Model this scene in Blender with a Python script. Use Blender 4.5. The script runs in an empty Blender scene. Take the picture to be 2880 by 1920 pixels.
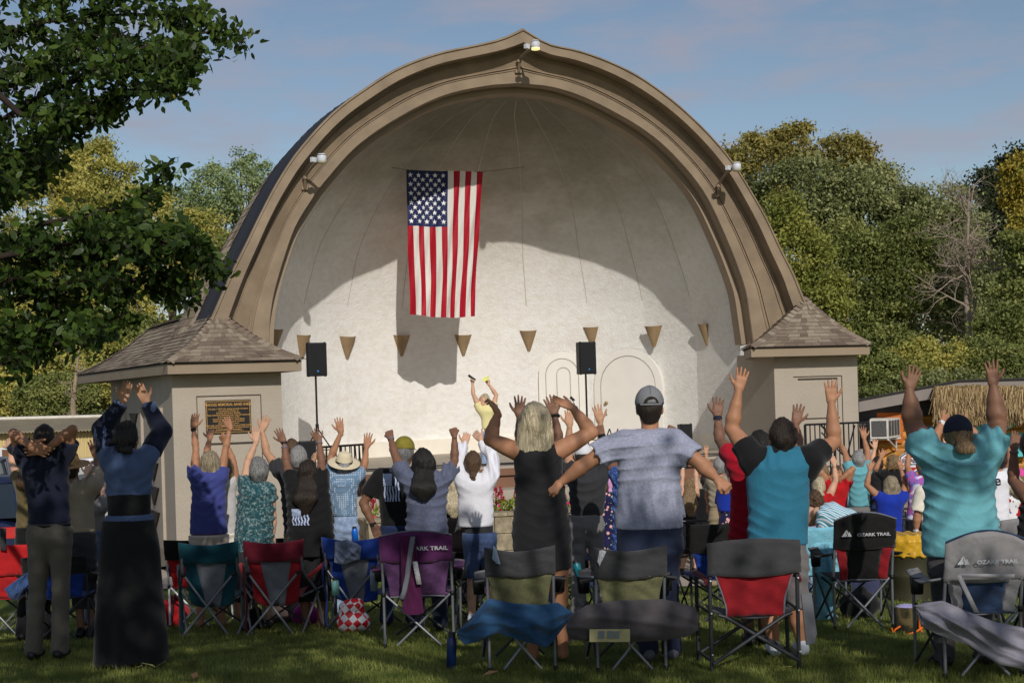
import bpy, math, random
import numpy as np
from mathutils import Vector, Matrix, noise
R = math.radians
# ---------------- camera ----------------
FPX, HX, HY, ROLL, CAMZ = 3800.0, 1440.0, 1100.0, 0.030, 2.85
SC = bpy.context.scene
C = SC.collection
cam_d = bpy.data.cameras.new('camera'); cam = bpy.data.objects.new('camera', cam_d); C.objects.link(cam)
cam_d.sensor_width = 36; cam_d.lens = FPX / 2880 * 36; cam_d.shift_y = (HY - 960) / 2880
cam_d.clip_start = 0.1; cam_d.clip_end = 2000
cr, sr = math.cos(ROLL), math.sin(ROLL)
M = Matrix(((cr, sr, 0, 0), (0, 0, -1, 0), (-sr, cr, 0, CAMZ), (0, 0, 0, 1)))
cam.matrix_world = M
SC.camera = cam
# ---------------- light ----------------
SUN_AZ, SUN_EL = 13.0, 30.0      # azimuth to the right of straight behind the camera, elevation (degrees)
world = bpy.data.worlds.new('World'); SC.world = world; world.use_nodes = True
nt = world.node_tree; nt.nodes.clear()
out = nt.nodes.new('ShaderNodeOutputWorld'); bg = nt.nodes.new('ShaderNodeBackground')
sky = nt.nodes.new('ShaderNodeTexSky'); sky.sky_type = 'NISHITA'; sky.sun_disc = False
sky.sun_elevation = R(SUN_EL); sky.air_density = 1.0; sky.dust_density = 0.6; sky.ozone_density = 1.4
sdir = Vector((math.sin(R(SUN_AZ)) * math.cos(R(SUN_EL)), -math.cos(R(SUN_AZ)) * math.cos(R(SUN_EL)), math.sin(R(SUN_EL))))
sky.sun_rotation = math.atan2(sdir.x, sdir.y)
bg.inputs['Strength'].default_value = 0.078
tc = nt.nodes.new('ShaderNodeTexCoord'); mp = nt.nodes.new('ShaderNodeMapping'); mp.inputs['Scale'].default_value = (2.6, 2.6, 10.0)
mp.inputs['Location'].default_value = (0.3, 0.2, 0.35)
nz = nt.nodes.new('ShaderNodeTexNoise'); nz.inputs['Scale'].default_value = 3.8; nz.inputs['Detail'].default_value = 7; nz.inputs['Roughness'].default_value = 0.55
rp = nt.nodes.new('ShaderNodeValToRGB'); rp.color_ramp.elements[0].position = 0.42; rp.color_ramp.elements[0].color = (0, 0, 0, 1)
rp.color_ramp.elements[1].position = 0.72; rp.color_ramp.elements[1].color = (0.8, 0.8, 0.8, 1)
mx = nt.nodes.new('ShaderNodeMixRGB'); mx.inputs['Color2'].default_value = (4.6, 4.4, 5.2, 1)
L = nt.links.new
L(tc.outputs['Generated'], mp.inputs['Vector']); L(mp.outputs['Vector'], nz.inputs['Vector']); L(nz.outputs['Fac'], rp.inputs['Fac'])
L(rp.outputs['Color'], mx.inputs['Fac']); hs = nt.nodes.new('ShaderNodeHueSaturation'); hs.inputs['Saturation'].default_value = 0.95; L(sky.outputs['Color'], hs.inputs['Color']); L(hs.outputs['Color'], mx.inputs['Color1']); L(mx.outputs['Color'], bg.inputs['Color']); L(bg.outputs['Background'], out.inputs['Surface'])
sun_d = bpy.data.lights.new('sun', 'SUN'); sun_d.energy = 2.85; sun_d.angle = R(0.55); sun_d.color = (1.0, 0.945, 0.87)
sun = bpy.data.objects.new('sun', sun_d); C.objects.link(sun)
sun.rotation_euler = (-sdir).to_track_quat('-Z', 'Y').to_euler(); sun.location = (0, 0, 40)
SC.view_settings.view_transform = 'Standard'; SC.view_settings.look = 'None'; SC.view_settings.exposure = 0.0; SC.view_settings.gamma = 1.0
SC.cycles.max_bounces = 6; SC.cycles.use_denoising = True

# ---------------- helpers ----------------
def W(px, py, d):
    """world point at depth d (metres along +Y) seen at photo pixel (px,py) of 2880x1920"""
    u = (px - HX) / FPX; v = (HY - py) / FPX
    return Vector(((u * cr + v * sr) * d, d, CAMZ + (-u * sr + v * cr) * d))
def gz(y, x=0.0):
    """ground height: a lawn falling gently towards the bandshell"""
    t = (19.0 - y) * 0.1
    if t <= 0: return 0.0
    k = 0.16
    hi = 0.925 + (0.01 * (9 - y) if y < 9 else 0)
    a = max(0.0, min(1.0, 0.5 + 0.5 * (hi - t) / k))
    return t * a + hi * (1 - a) - k * a * (1 - a)
def tag(o, label=None, cat=None, group=None, kind=None):
    if label: o['label'] = label
    if cat: o['category'] = cat
    if group: o['group'] = group
    if kind: o['kind'] = kind
    return o
def empty(name, loc=(0, 0, 0), label=None, cat=None, group=None, rz=0):
    o = bpy.data.objects.new(name, None); C.objects.link(o); o.location = loc; o.rotation_euler.z = rz; o.empty_display_size = 0.1
    return tag(o, label, cat, group)
class MB:
    """collects geometry, then links it as one mesh object"""
    def __init__(s): s.v = []; s.f = []; s.m = []; s.sm = []
    def add(s, vs, fs, mi=0, smooth=False):
        b = len(s.v); s.v += [tuple(p) for p in vs]; s.f += [tuple(i + b for i in f) for f in fs]; s.m += [mi] * len(fs); s.sm += [smooth] * len(fs)
    def box(s, c, d, rot=None, mi=0):
        x, y, z = d[0] / 2, d[1] / 2, d[2] / 2
        vs = [Vector((i * x, j * y, k * z)) for i in (-1, 1) for j in (-1, 1) for k in (-1, 1)]
        if rot is not None: vs = [rot @ p for p in vs]
        c = Vector(c)
        s.add([p + c for p in vs], [(0, 1, 3, 2), (4, 6, 7, 5), (0, 4, 5, 1), (2, 3, 7, 6), (0, 2, 6, 4), (1, 5, 7, 3)], mi)
    def tube(s, pts, r, n=8, mi=0, cap=True):
        pts = [Vector(p) for p in pts]; rs = r if isinstance(r, (list, tuple)) else [r] * len(pts)
        rings = []; prev = None
        for i, p in enumerate(pts):
            t = (pts[min(i + 1, len(pts) - 1)] - pts[max(i - 1, 0)])
            if t.length < 1e-9: t = Vector((0, 0, 1))
            t.normalize()
            a = Vector((0, 0, 1)) if abs(t.z) < 0.9 else Vector((1, 0, 0))
            if prev is not None: a = prev
            u = (a - t * a.dot(t));
            if u.length < 1e-6: u = t.orthogonal()
            u.normalize(); prev = u; w = t.cross(u)
            rings.append([p + (u * math.cos(2 * math.pi * k / n) + w * math.sin(2 * math.pi * k / n)) * rs[i] for k in range(n)])
        vs = [q for rg in rings for q in rg]; fs = []
        for i in range(len(pts) - 1):
            for k in range(n):
                fs.append((i * n + k, i * n + (k + 1) % n, (i + 1) * n + (k + 1) % n, (i + 1) * n + k))
        s.add(vs, fs, mi, True)
        if cap: s.add(vs[:n], [tuple(range(n))[::-1]], mi); s.add(vs[-n:], [tuple(range(n))], mi)
    def grid(s, rows, mi=0, smooth=True, close=False):
        n = len(rows[0]); vs = [p for r in rows for p in r]; fs = []
        for i in range(len(rows) - 1):
            for k in range(n if close else n - 1):
                k2 = (k + 1) % n
                fs.append((i * n + k, i * n + k2, (i + 1) * n + k2, (i + 1) * n + k))
        s.add(vs, fs, mi, smooth)
    def poly(s, pts, mi=0): s.add(pts, [tuple(range(len(pts)))], mi)
    def prism(s, pts, vec, mi=0):
        n = len(pts); v = Vector(vec); a = [Vector(p) for p in pts]; b = [p + v for p in a]
        s.add(a + b, [tuple(range(n))[::-1], tuple(range(n, 2 * n))] + [(i, (i + 1) % n, (i + 1) % n + n, i + n) for i in range(n)], mi)
    def lathe(s, c, prof, n=16, mi=0, axis=None):
        c = Vector(c); q = axis.to_track_quat('Z', 'Y').to_matrix() if axis is not None else None
        rows = []
        for r, z in prof:
            row = [Vector((r * math.cos(2 * math.pi * k / n), r * math.sin(2 * math.pi * k / n), z)) for k in range(n)]
            if q: row = [q @ p for p in row]
            rows.append([p + c for p in row])
        s.grid(rows, mi, True, True)
    def build(s, name, mats, parent=None, loc=None, solid=0, bevel=0, sub=0, world=True, fixn=True):
        me = bpy.data.meshes.new(name); me.from_pydata(s.v, [], s.f)
        for m_ in (mats if isinstance(mats, (list, tuple)) else [mats]): me.materials.append(m_)
        me.polygons.foreach_set('material_index', s.m); me.polygons.foreach_set('use_smooth', s.sm); me.update()
        o = bpy.data.objects.new(name, me); C.objects.link(o)
        if parent is not None:
            o.parent = parent
            if world: o.matrix_parent_inverse = (Matrix.Translation(parent.location) @ parent.rotation_euler.to_matrix().to_4x4()).inverted()
        if loc is not None: o.location = loc
        if bevel:
            b = o.modifiers.new('bevel', 'BEVEL'); b.width = bevel; b.segments = 2; b.limit_method = 'ANGLE'
        if solid:
            b = o.modifiers.new('solid', 'SOLIDIFY'); b.thickness = solid; b.offset = 0
        if sub:
            b = o.modifiers.new('sub', 'SUBSURF'); b.levels = sub; b.render_levels = sub
        return o
def thing(mb, name, mats, label, cat, group=None, **k):
    return tag(mb.build(name, mats, **k), label, cat, group)

MATS = {}
def mat(name, col, rough=0.8, var=0.12, scale=6.0, bump=0.0, bscale=40.0, metal=0.0, col2=None, sheen=0, spec=0.35, stretch=None, trans=0.0, bdist=0.02, det=4):
    if name in MATS: return MATS[name]
    m = bpy.data.materials.new(name); m.use_nodes = True; MATS[name] = m
    t = m.node_tree; b = t.nodes['Principled BSDF']
    b.inputs['Roughness'].default_value = rough; b.inputs['Metallic'].default_value = metal
    b.inputs['Specular IOR Level'].default_value = spec
    if sheen: b.inputs['Sheen Weight'].default_value = sheen
    tcn = t.nodes.new('ShaderNodeTexCoord'); vec = tcn.outputs['Object']
    if stretch:
        mpn = t.nodes.new('ShaderNodeMapping'); mpn.inputs['Scale'].default_value = stretch; t.links.new(vec, mpn.inputs['Vector']); vec = mpn.outputs['Vector']
    n = t.nodes.new('ShaderNodeTexNoise'); n.inputs['Scale'].default_value = scale; n.inputs['Detail'].default_value = det
    t.links.new(vec, n.inputs['Vector'])
    r = t.nodes.new('ShaderNodeValToRGB'); r.color_ramp.elements[0].position = 0.3; r.color_ramp.elements[1].position = 0.72
    c1 = [c * (1 - var) for c in col]; c2 = list(col2) if col2 else [min(1, c * (1 + var)) for c in col]
    r.color_ramp.elements[0].color = (*c1, 1); r.color_ramp.elements[1].color = (*c2, 1)
    t.links.new(n.outputs['Fac'], r.inputs['Fac']); t.links.new(r.outputs['Color'], b.inputs['Base Color'])
    if bump:
        n2 = t.nodes.new('ShaderNodeTexNoise'); n2.inputs['Scale'].default_value = bscale; n2.inputs['Detail'].default_value = 3
        t.links.new(vec, n2.inputs['Vector'])
        bp = t.nodes.new('ShaderNodeBump'); bp.inputs['Strength'].default_value = bump; bp.inputs['Distance'].default_value = bdist
        t.links.new(n2.outputs['Fac'], bp.inputs['Height']); t.links.new(bp.outputs['Normal'], b.inputs['Normal'])
    if trans:
        tr = t.nodes.new('ShaderNodeBsdfTranslucent'); ms = t.nodes.new('ShaderNodeMixShader'); ms.inputs['Fac'].default_value = trans
        o_ = t.nodes['Material Output']
        t.links.new(r.outputs['Color'], tr.inputs['Color']); t.links.new(b.outputs['BSDF'], ms.inputs[1]); t.links.new(tr.outputs['BSDF'], ms.inputs[2]); t.links.new(ms.outputs['Shader'], o_.inputs['Surface'])
    return m
def srgb(r, g, b): return tuple((c / 255 / 12.92) if c / 255 <= 0.04045 else ((c / 255 + 0.055) / 1.055) ** 2.4 for c in (r, g, b))
def textmesh(txt, size, mtl, name, parent, loc, rot, align='CENTER', depth=0.001, sx=1.0, bold=0.0, shear=0.0):
    cu = bpy.data.curves.new(name, 'FONT'); cu.body = txt; cu.size = size; cu.align_x = align; cu.extrude = depth; cu.offset = bold; cu.shear = shear
    tmp = bpy.data.objects.new(name, cu); C.objects.link(tmp)
    dg = bpy.context.evaluated_depsgraph_get(); me = bpy.data.meshes.new_from_object(tmp.evaluated_get(dg))
    bpy.data.objects.remove(tmp)
    me.materials.clear(); me.materials.append(mtl)
    mt = Matrix.Translation(loc) @ rot.to_4x4() @ Matrix.Diagonal((sx, 1, 1, 1))
    me.transform(mt)
    o = bpy.data.objects.new(name, me); C.objects.link(o)
    if parent is not None: o.parent = parent; o.matrix_parent_inverse = (Matrix.Translation(parent.location) @ parent.rotation_euler.to_matrix().to_4x4()).inverted()
    return o
def face_rot(xdir, up=Vector((0, 0, 1))):
    """matrix whose X is xdir, Y is up, Z the outward normal"""
    x = Vector(xdir).normalized(); z = x.cross(up).normalized(); y = z.cross(x)
    return Matrix((x, y, z)).transposed()
# ================= BANDSHELL =================
PSI = R(15.0)
FO = Vector((0.40, 25.0, 0.0)); FX = Vector((math.cos(PSI), math.sin(PSI), 0)); FY = Vector((-math.sin(PSI), math.cos(PSI), 0)); FZ = Vector((0, 0, 1))
CAMP = Vector((0, 0, CAMZ))
def fp(px, py, ly=0.0):
    d = W(px, py, 1.0) - CAMP
    o = FO + FY * ly
    t = (o - CAMP).dot(FY) / d.dot(FY)
    p = CAMP + d * t
    return ((p - FO).dot(FX), p.z)
def FL(x, y, z): return FO + FX * x + FY * y + FZ * z
M_STUC = mat('tan_stucco', srgb(174, 163, 148), 0.9, 0.05, 2.0, 0.5, 28.0, bdist=0.015)
M_TRIM = mat('brown_trim', srgb(140, 123, 102), 0.7, 0.17, 2.6, 0.15, 20.0, stretch=(1, 1, 1))
M_TRIM2 = mat('brown_fascia', srgb(148, 131, 110), 0.65, 0.08, 2.0)
M_DARK = mat('dark_flashing', srgb(38, 35, 37), 0.6, 0.15, 2.0)
M_BRN = mat('stage_fascia_brown', srgb(122, 88, 68), 0.7, 0.12, 1.5)
M_CONC = mat('concrete', srgb(170, 160, 145), 0.85, 0.10, 1.2, 0.2, 30)
M_WDOOR = mat('white_door_paint', srgb(229, 226, 219), 0.6, 0.03, 3.0)
M_BLK = mat('black_paint', (0.012, 0.012, 0.014), 0.45, 0.2, 8)
def shell_mat():
    m = bpy.data.materials.new('white_shell_stucco'); m.use_nodes = True; t = m.node_tree; b = t.nodes['Principled BSDF']; b.inputs['Roughness'].default_value = 0.92; b.inputs['Specular IOR Level'].default_value = 0.2
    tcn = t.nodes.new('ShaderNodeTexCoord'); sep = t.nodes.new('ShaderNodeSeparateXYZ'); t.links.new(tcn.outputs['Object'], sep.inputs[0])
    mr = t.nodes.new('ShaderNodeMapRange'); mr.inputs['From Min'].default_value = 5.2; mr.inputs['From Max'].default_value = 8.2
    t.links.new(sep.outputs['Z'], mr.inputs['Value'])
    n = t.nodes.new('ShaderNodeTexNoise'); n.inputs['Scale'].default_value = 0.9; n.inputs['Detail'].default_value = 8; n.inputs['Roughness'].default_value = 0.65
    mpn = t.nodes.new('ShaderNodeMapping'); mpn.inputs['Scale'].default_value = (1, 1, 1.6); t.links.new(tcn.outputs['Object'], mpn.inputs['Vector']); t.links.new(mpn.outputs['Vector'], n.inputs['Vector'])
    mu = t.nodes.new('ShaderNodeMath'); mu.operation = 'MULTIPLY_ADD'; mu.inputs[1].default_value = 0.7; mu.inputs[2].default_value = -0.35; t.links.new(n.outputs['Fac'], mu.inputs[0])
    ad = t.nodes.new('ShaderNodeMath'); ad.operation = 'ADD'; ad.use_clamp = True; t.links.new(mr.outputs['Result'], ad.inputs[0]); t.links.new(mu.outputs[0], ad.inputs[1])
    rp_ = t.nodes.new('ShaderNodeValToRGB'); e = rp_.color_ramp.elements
    e[0].position = 0.0; e[0].color = (*srgb(230, 229, 226), 1); e[1].position = 1.0; e[1].color = (*srgb(138, 134, 122), 1)  # darker towards the crown: soiled plaster plus interior shade painted into the colour
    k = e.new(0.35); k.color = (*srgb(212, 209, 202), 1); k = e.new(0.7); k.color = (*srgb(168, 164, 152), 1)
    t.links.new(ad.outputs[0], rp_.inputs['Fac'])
    n3 = t.nodes.new('ShaderNodeTexNoise'); n3.inputs['Scale'].default_value = 7; n3.inputs['Detail'].default_value = 6; t.links.new(mpn.outputs['Vector'], n3.inputs['Vector'])
    r3 = t.nodes.new('ShaderNodeValToRGB'); r3.color_ramp.elements[0].position = 0.35; r3.color_ramp.elements[0].color = (0.93, 0.91, 0.88, 1); r3.color_ramp.elements[1].position = 0.6; r3.color_ramp.elements[1].color = (1, 1, 1, 1)
    t.links.new(n3.outputs['Fac'], r3.inputs['Fac'])
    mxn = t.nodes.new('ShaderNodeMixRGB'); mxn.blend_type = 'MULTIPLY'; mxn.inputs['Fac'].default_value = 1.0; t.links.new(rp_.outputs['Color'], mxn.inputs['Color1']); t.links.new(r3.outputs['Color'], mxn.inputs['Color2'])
    t.links.new(mxn.outputs['Color'], b.inputs['Base Color'])
    n2 = t.nodes.new('ShaderNodeTexNoise'); n2.inputs['Scale'].default_value = 22; n2.inputs['Detail'].default_value = 4; n2.inputs['Roughness'].default_value = 0.6; t.links.new(tcn.outputs['Object'], n2.inputs['Vector'])
    bp = t.nodes.new('ShaderNodeBump'); bp.inputs['Strength'].default_value = 0.55; bp.inputs['Distance'].default_value = 0.03; t.links.new(n2.outputs['Fac'], bp.inputs['Height']); t.links.new(bp.outputs['Normal'], b.inputs['Normal'])
    return m
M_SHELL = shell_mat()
def shingle_mat(name, c1, c2, c3):
    m = bpy.data.materials.new(name); m.use_nodes = True; t = m.node_tree; b = t.nodes['Principled BSDF']; b.inputs['Roughness'].default_value = 0.95; b.inputs['Specular IOR Level'].default_value = 0.15
    a = t.nodes.new('ShaderNodeVertexColor') if False else t.nodes.new('ShaderNodeAttribute'); a.attribute_name = 'tone'
    rp_ = t.nodes.new('ShaderNodeValToRGB'); e = rp_.color_ramp.elements; e[0].color = (*c1, 1); e[1].color = (*c3, 1); k = e.new(0.5); k.color = (*c2, 1)
    t.links.new(a.outputs['Fac'], rp_.inputs['Fac'])
    n = t.nodes.new('ShaderNodeTexNoise'); n.inputs['Scale'].default_value = 60; tcn = t.nodes.new('ShaderNodeTexCoord'); t.links.new(tcn.outputs['Object'], n.inputs['Vector'])
    mxn = t.nodes.new('ShaderNodeMixRGB'); mxn.blend_type = 'OVERLAY'; mxn.inputs['Fac'].default_value = 0.35; t.links.new(rp_.outputs['Color'], mxn.inputs['Color1']); t.links.new(n.outputs['Fac'], mxn.inputs['Color2'])
    t.links.new(mxn.outputs['Color'], b.inputs['Base Color'])
    return m
M_SHIN = shingle_mat('roof_shingles', srgb(112, 98, 86), srgb(138, 124, 108), srgb(158, 146, 128))
def shingles(mb_tones, pts_fn, nu, nv, rnd, lift=0.018):
    """rows of individual lifted shingle tabs on a patch pts_fn(u,v): u across, v up; returns verts, faces, tones"""
    V, F, T = mb_tones
    for j in range(nv):
        v0, v1 = j / nv, min(1.0, (j + 1.25) / nv)
        u = 0.0 - rnd.random() / nu
        while u < 1:
            w = (0.7 + 0.7 * rnd.random()) / nu
            u0, u1 = max(0, u), min(1, u + w); u += w
            if u1 - u0 < 1e-4: continue
            a, b_, c, d = pts_fn(u0, v0), pts_fn(u1, v0), pts_fn(u1, v1), pts_fn(u0, v1)
            n = (b_ - a).cross(d - a)
            if n.length < 1e-7: n = (c - a).cross(d - a)
            if n.length < 1e-9: continue
            n.normalize(); n = n * lift * (0.8 + 0.5 * rnd.random())
            k = len(V); g = (b_ - a) * 0.012
            V += [a + n + g, b_ + n - g, c + n * 0.15 - g, d + n * 0.15 + g, a + g, b_ - g]
            F += [(k, k + 1, k + 2, k + 3), (k + 4, k + 5, k + 1, k)]
            tt = rnd.random(); T += [tt, tt * 0.4]
def build_shingles(name, V, F, T, parent, label=None):
    me = bpy.data.meshes.new(name); me.from_pydata([tuple(p) for p in V], [], F); me.materials.append(M_SHIN)
    at = me.attributes.new('tone', 'FLOAT', 'FACE'); at.data.foreach_set('value', T); me.update()
    o = bpy.data.objects.new(name, me); C.objects.link(o); o.parent = parent
    o.matrix_parent_inverse = Matrix.Translation(-parent.location)
    if label: o['label'] = label
    return o

shell = empty('bandshell', FO, 'large half-dome bandshell with a tan pointed arch, white ribbed interior and a raised stage', 'bandshell')
OUT = [(560, 975), (608, 866), (653, 764), (694, 682), (728, 612), (776, 520), (840, 423), (938, 316), (1040, 240), (1125, 189), (1231, 150), (1338, 127), (1401, 112), (1440, 97), (1472, 81),
       (1508, 104), (1550, 125), (1628, 142), (1713, 172), (1798, 214), (1883, 274), (1951, 333), (2010, 393), (2065, 461), (2116, 542), (2159, 618), (2197, 699), (2235, 774), (2262, 840), (2310, 940)]
INN = [(757, 975), (759, 907), (771, 825), (800, 723), (832, 635), (878, 560), (913, 512), (1006, 410), (1125, 329), (1253, 268), (1389, 240), (1460, 236),
       (1529, 242), (1606, 261), (1704, 304), (1819, 372), (1904, 448), (1980, 543), (2036, 657), (2077, 759), (2100, 836), (2118, 965)]
def resamp(pts, n):
    pts = [Vector(p) for p in pts]
    d = [0]
    for a, b in zip(pts, pts[1:]): d.append(d[-1] + (b - a).length)
    res = []
    for i in range(n + 1):
        t = d[-1] * i / n; k = 0
        while k < len(pts) - 2 and d[k + 1] < t: k += 1
        u = (t - d[k]) / max(1e-9, d[k + 1] - d[k])
        p0, p1, p2, p3 = pts[max(k - 1, 0)], pts[k], pts[k + 1], pts[min(k + 2, len(pts) - 1)]
        q = p1 + (p2 - p0) * 0.5 * u + (p0 * 2 - p1 * 5 + p2 * 4 - p3) * 0.5 * u * u + (p1 * 3 - p0 - p2 * 3 + p3) * 0.5 * u ** 3
        res.append(q if 0 < k < len(pts) - 2 else p1.lerp(p2, u))
    return res
NA = 44
Oc = resamp([fp(x, y, -0.45) for x, y in OUT[:15]], NA)[:-1] + resamp([fp(x, y, -0.45) for x, y in OUT[14:]], NA)
Ic = resamp([fp(x, y, 0.0) for x, y in INN[:12]], NA)[:-1] + resamp([fp(x, y, 0.0) for x, y in INN[11:]], NA)
def band(prof, mi=0):
    return [[FL(*( (o.lerp(i, f)).x, y, (o.lerp(i, f)).y)) for o, i in zip(Oc, Ic)] for f, y in prof]
def hard_rows(mb, rows, mi=0):
    for a, b in zip(rows, rows[1:]): mb.grid([a, b], mi, True)
mb = MB(); hard_rows(mb, band([(-0.02, -0.42), (0.0, -0.46), (0.035, -0.46), (0.05, -0.43), (0.27, -0.43), (0.275, -0.12), (0.31, -0.12)]))
mb.build('outer_fascia', M_TRIM, shell)
mb = MB(); hard_rows(mb, band([(0.31, -0.12), (0.36, -0.10), (0.37, -0.13), (0.385, -0.13), (0.39, -0.10), (0.64, -0.02), (0.645, -0.045), (0.665, -0.045), (0.67, -0.01), (0.695, -0.01), (0.70, -0.04), (0.72, -0.04), (0.73, -0.02), (0.99, -0.02), (1.0, 0.0), (1.005, 0.10)]))
mb.build('arch_band', M_TRIM, shell)
# reveal ring between front lip and the plaster shell
def inner_ring(off, y):
    cx = (Ic[0].x + Ic[-1].x) / 2
    return [FL(p.x + (cx - p.x) * off, y, p.y + (3.0 - p.y) * off * 0.9) for p in Ic]
mb = MB(); hard_rows(mb, [inner_ring(0.0, 0.06), inner_ring(0.0, 0.30), inner_ring(0.022, 0.30), inner_ring(0.022, 0.60)])
mb.build('arch_soffit', M_TRIM2, shell)
# dark flashing and shingled back hull
cx = (Oc[0].x + Oc[-1].x) / 2
def hull(sc, y, lift=0):
    zm = max(q.y for q in Oc); res = []
    for p in Oc:
        k = p.y / zm; s2 = 1 + (sc - 1) * (1 - k ** 2) if sc > 1 else sc
        s2 = s2 - max(0, y - 0.3) * 0.015 * k ** 3
        res.append(FL(cx + (p.x - cx) * s2 - .20 * ((min(y, .55) + .44) * (1 if y > -.42 else 0) + max(0, min(y, 1.6) - .55) * max(0, 1 - (k / .72) ** 3)), y, p.y * (1 + min(0, s2 - 1) * 0.8) - 0.02 * max(0, y) * k - .16 * max(0, y - .55) * k ** 2 + lift))
    return res
mb = MB(); mb.grid([hull(1.0, -0.44), hull(1.004, -0.40), hull(1.006, 0.1), hull(1.010, 0.55)], 0, True)
mb.build('dark_flashing', M_DARK, shell)
hp = [(1.010, 0.55), (1.05, 0.9), (1.05, 1.6), (1.0, 3.4), (0.86, 4.9), (0.62, 5.8)]
rowsH = [hull(s_, y_) for s_, y_ in hp]
V, F, T = [], [], []
rnd = random.Random(3)
def hullpt(u, v):
    a = u * (len(rowsH) - 1); i = min(int(a), len(rowsH) - 2); fa = a - i
    b_ = v * (len(Oc) - 1); j = min(int(b_), len(Oc) - 2); fb = b_ - j
    return rowsH[i][j].lerp(rowsH[i + 1][j], fa).lerp(rowsH[i][j + 1].lerp(rowsH[i + 1][j + 1], fa), fb)
shingles((V, F, T), lambda u, v: hullpt(1 - u, v), 20, 110, rnd, 0.012)
build_shingles('shingle_roof', V, F, T, shell)
mb = MB(); mb.grid([hull(s_ * 0.992, y_) for s_, y_ in hp], 0, True); mb.poly(hull(0.62 * .992, 5.8)); mb.build('back_hull', M_DARK, shell)
# inner plaster shell: ten facets rising from the stage and converging to the crown
zS = fp(1500, 1303, -0.6)[1]          # stage floor height
def halfw(z):
    """left and right x of the opening at height z"""
    ls = [p for p in Ic[:NA + 1]]; rs = [p for p in Ic[NA:]]
    def at(c, z):
        c = sorted(c, key=lambda p: p.y)
        if z <= c[0].y: return c[0].x
        for a, b in zip(c, c[1:]):
            if a.y <= z <= b.y: return a.x + (b.x - a.x) * (z - a.y) / max(1e-6, b.y - a.y)
        return c[-1].x
    return at(ls, z), at(rs, z)
ztop = max(p.y for p in Ic) - 0.06
xtop = [p for p in Ic if p.y > ztop]; 
NF = 10; D0 = 4.3; Y0 = 0.55
rows = []
rowlev = [zS + (ztop - zS) * math.sin(math.pi / 2 * i / 46) for i in range(47)]
phis = [math.pi * (1 - k / NF) for k in range(NF + 1)]
def shell_pt(k, z):
    l, r = halfw(min(z, ztop)); l += 0.02; r -= 0.02
    if z >= ztop - 1e-6: m_ = (l + r) / 2; l = r = m_
    cxx, w = (l + r) / 2, (r - l) / 2
    wm = (halfw(zS)[1] - halfw(zS)[0]) / 2
    ph = phis[k]
    return (cxx + w * math.cos(ph), Y0 + D0 * (w / wm) * math.sin(ph) ** 0.8, z)
mb = MB()
def sm(p): return FL(*p)
for k in range(NF):
    # each facet is a shallow concave strip
    cols = []
    for q in (0.0, 0.5, 1.0):
        col = []
        for z in rowlev:
            a, b = shell_pt(k, z), shell_pt(k + 1, z)
            p = [a[i] + (b[i] - a[i]) * q for i in range(3)]
            if q == 0.5: p[1] += 0.20 * max(0.0, (1 - (z - zS) / (ztop - zS)))
            col.append(sm(p))
        cols.append(col)
    mb.grid([list(x) for x in zip(*cols)], 0, True)
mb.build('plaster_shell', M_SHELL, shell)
M_SEAM = mat('seam_plaster', srgb(186, 181, 168), .9, .08, 4)
for k in range(1, NF): mb = MB(); mb.tube([Vector(sm(shell_pt(k, z))) + FY * .002 for z in rowlev[14:-1]], .009, 5); mb.build('crease_seam', M_SEAM, shell)
# base band
mb = MB()
for k in range(NF):
    a, b = shell_pt(k, zS), shell_pt(k + 1, zS)
    A, B_ = Vector(FL(a[0], a[1] - 0.05, zS)), Vector(FL(b[0], b[1] - 0.05, zS))
    mb.prism([A, B_, B_ + FY * 0.3, A + FY * 0.3], (0, 0, 0.32))
mb.build('plaster_plinth', mat('white_plinth', srgb(232, 226, 212), 0.85, 0.05, 3), shell)
# jambs below the opening (white returns beside the towers)
mb = MB()
l0, r0 = Ic[0].x, Ic[-1].x
RZ = Matrix.Rotation(PSI, 3, 'Z')
mb.box(FL(l0 - 0.12, 0.35, 2.2), (0.5, 0.5, 2.6), RZ); mb.build('door_jamb', mat('white_jamb', srgb(235, 228, 214), 0.8, 0.04, 2), shell)
mb = MB(); mb.box(FL(r0 + 0.02, -0.15, 2.2), (0.16, 0.5, 2.3), RZ); mb.build('pilaster', M_STUC, shell)
# stage
ys = -1.0
mb = MB(); mb.prism([FL(-6.2, ys, zS - 0.16), FL(6.4, ys, zS - 0.16), FL(6.4, 5.2, zS - 0.16), FL(-6.2, 5.2, zS - 0.16)], (0, 0, 0.16)); mb.build('stage_floor', M_CONC, shell)
mb = MB(); mb.box(FL(0.1, ys + 0.06, zS - 0.10), (12.4, 0.16, 0.12), Matrix.Rotation(PSI, 3, 'Z'))
mb.box(FL(0.1, ys + 0.13, zS - 0.30), (12.4, 0.16, 0.28), Matrix.Rotation(PSI, 3, 'Z')); mb.build('stage_fascia', M_BRN, shell)
zT = zS - 0.38
mb = MB(); mb.prism([FL(-6.2, ys - 0.55, 0), FL(6.4, ys - 0.55, 0), FL(6.4, ys + 0.3, 0), FL(-6.2, ys + 0.3, 0)], (0, 0, zT)); mb.build('stage_step', M_CONC, shell)
# cable on stage
mb = MB()
pts = [FL(-5 + 0.5 * i, -0.2 + 0.12 * math.sin(i * 1.3), zS + 0.012) for i in range(20)]
mb.tube(pts, 0.012, 5); pts = [FL(-4.4 + 0.5 * i, -0.75 + 0.08 * math.sin(i * 1.9 + 1), zS + 0.012) for i in range(20)]; mb.tube(pts, 0.01, 5)
thing(mb, 'cable', M_BLK, 'black cables lying along the stage floor', 'cable')
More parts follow.
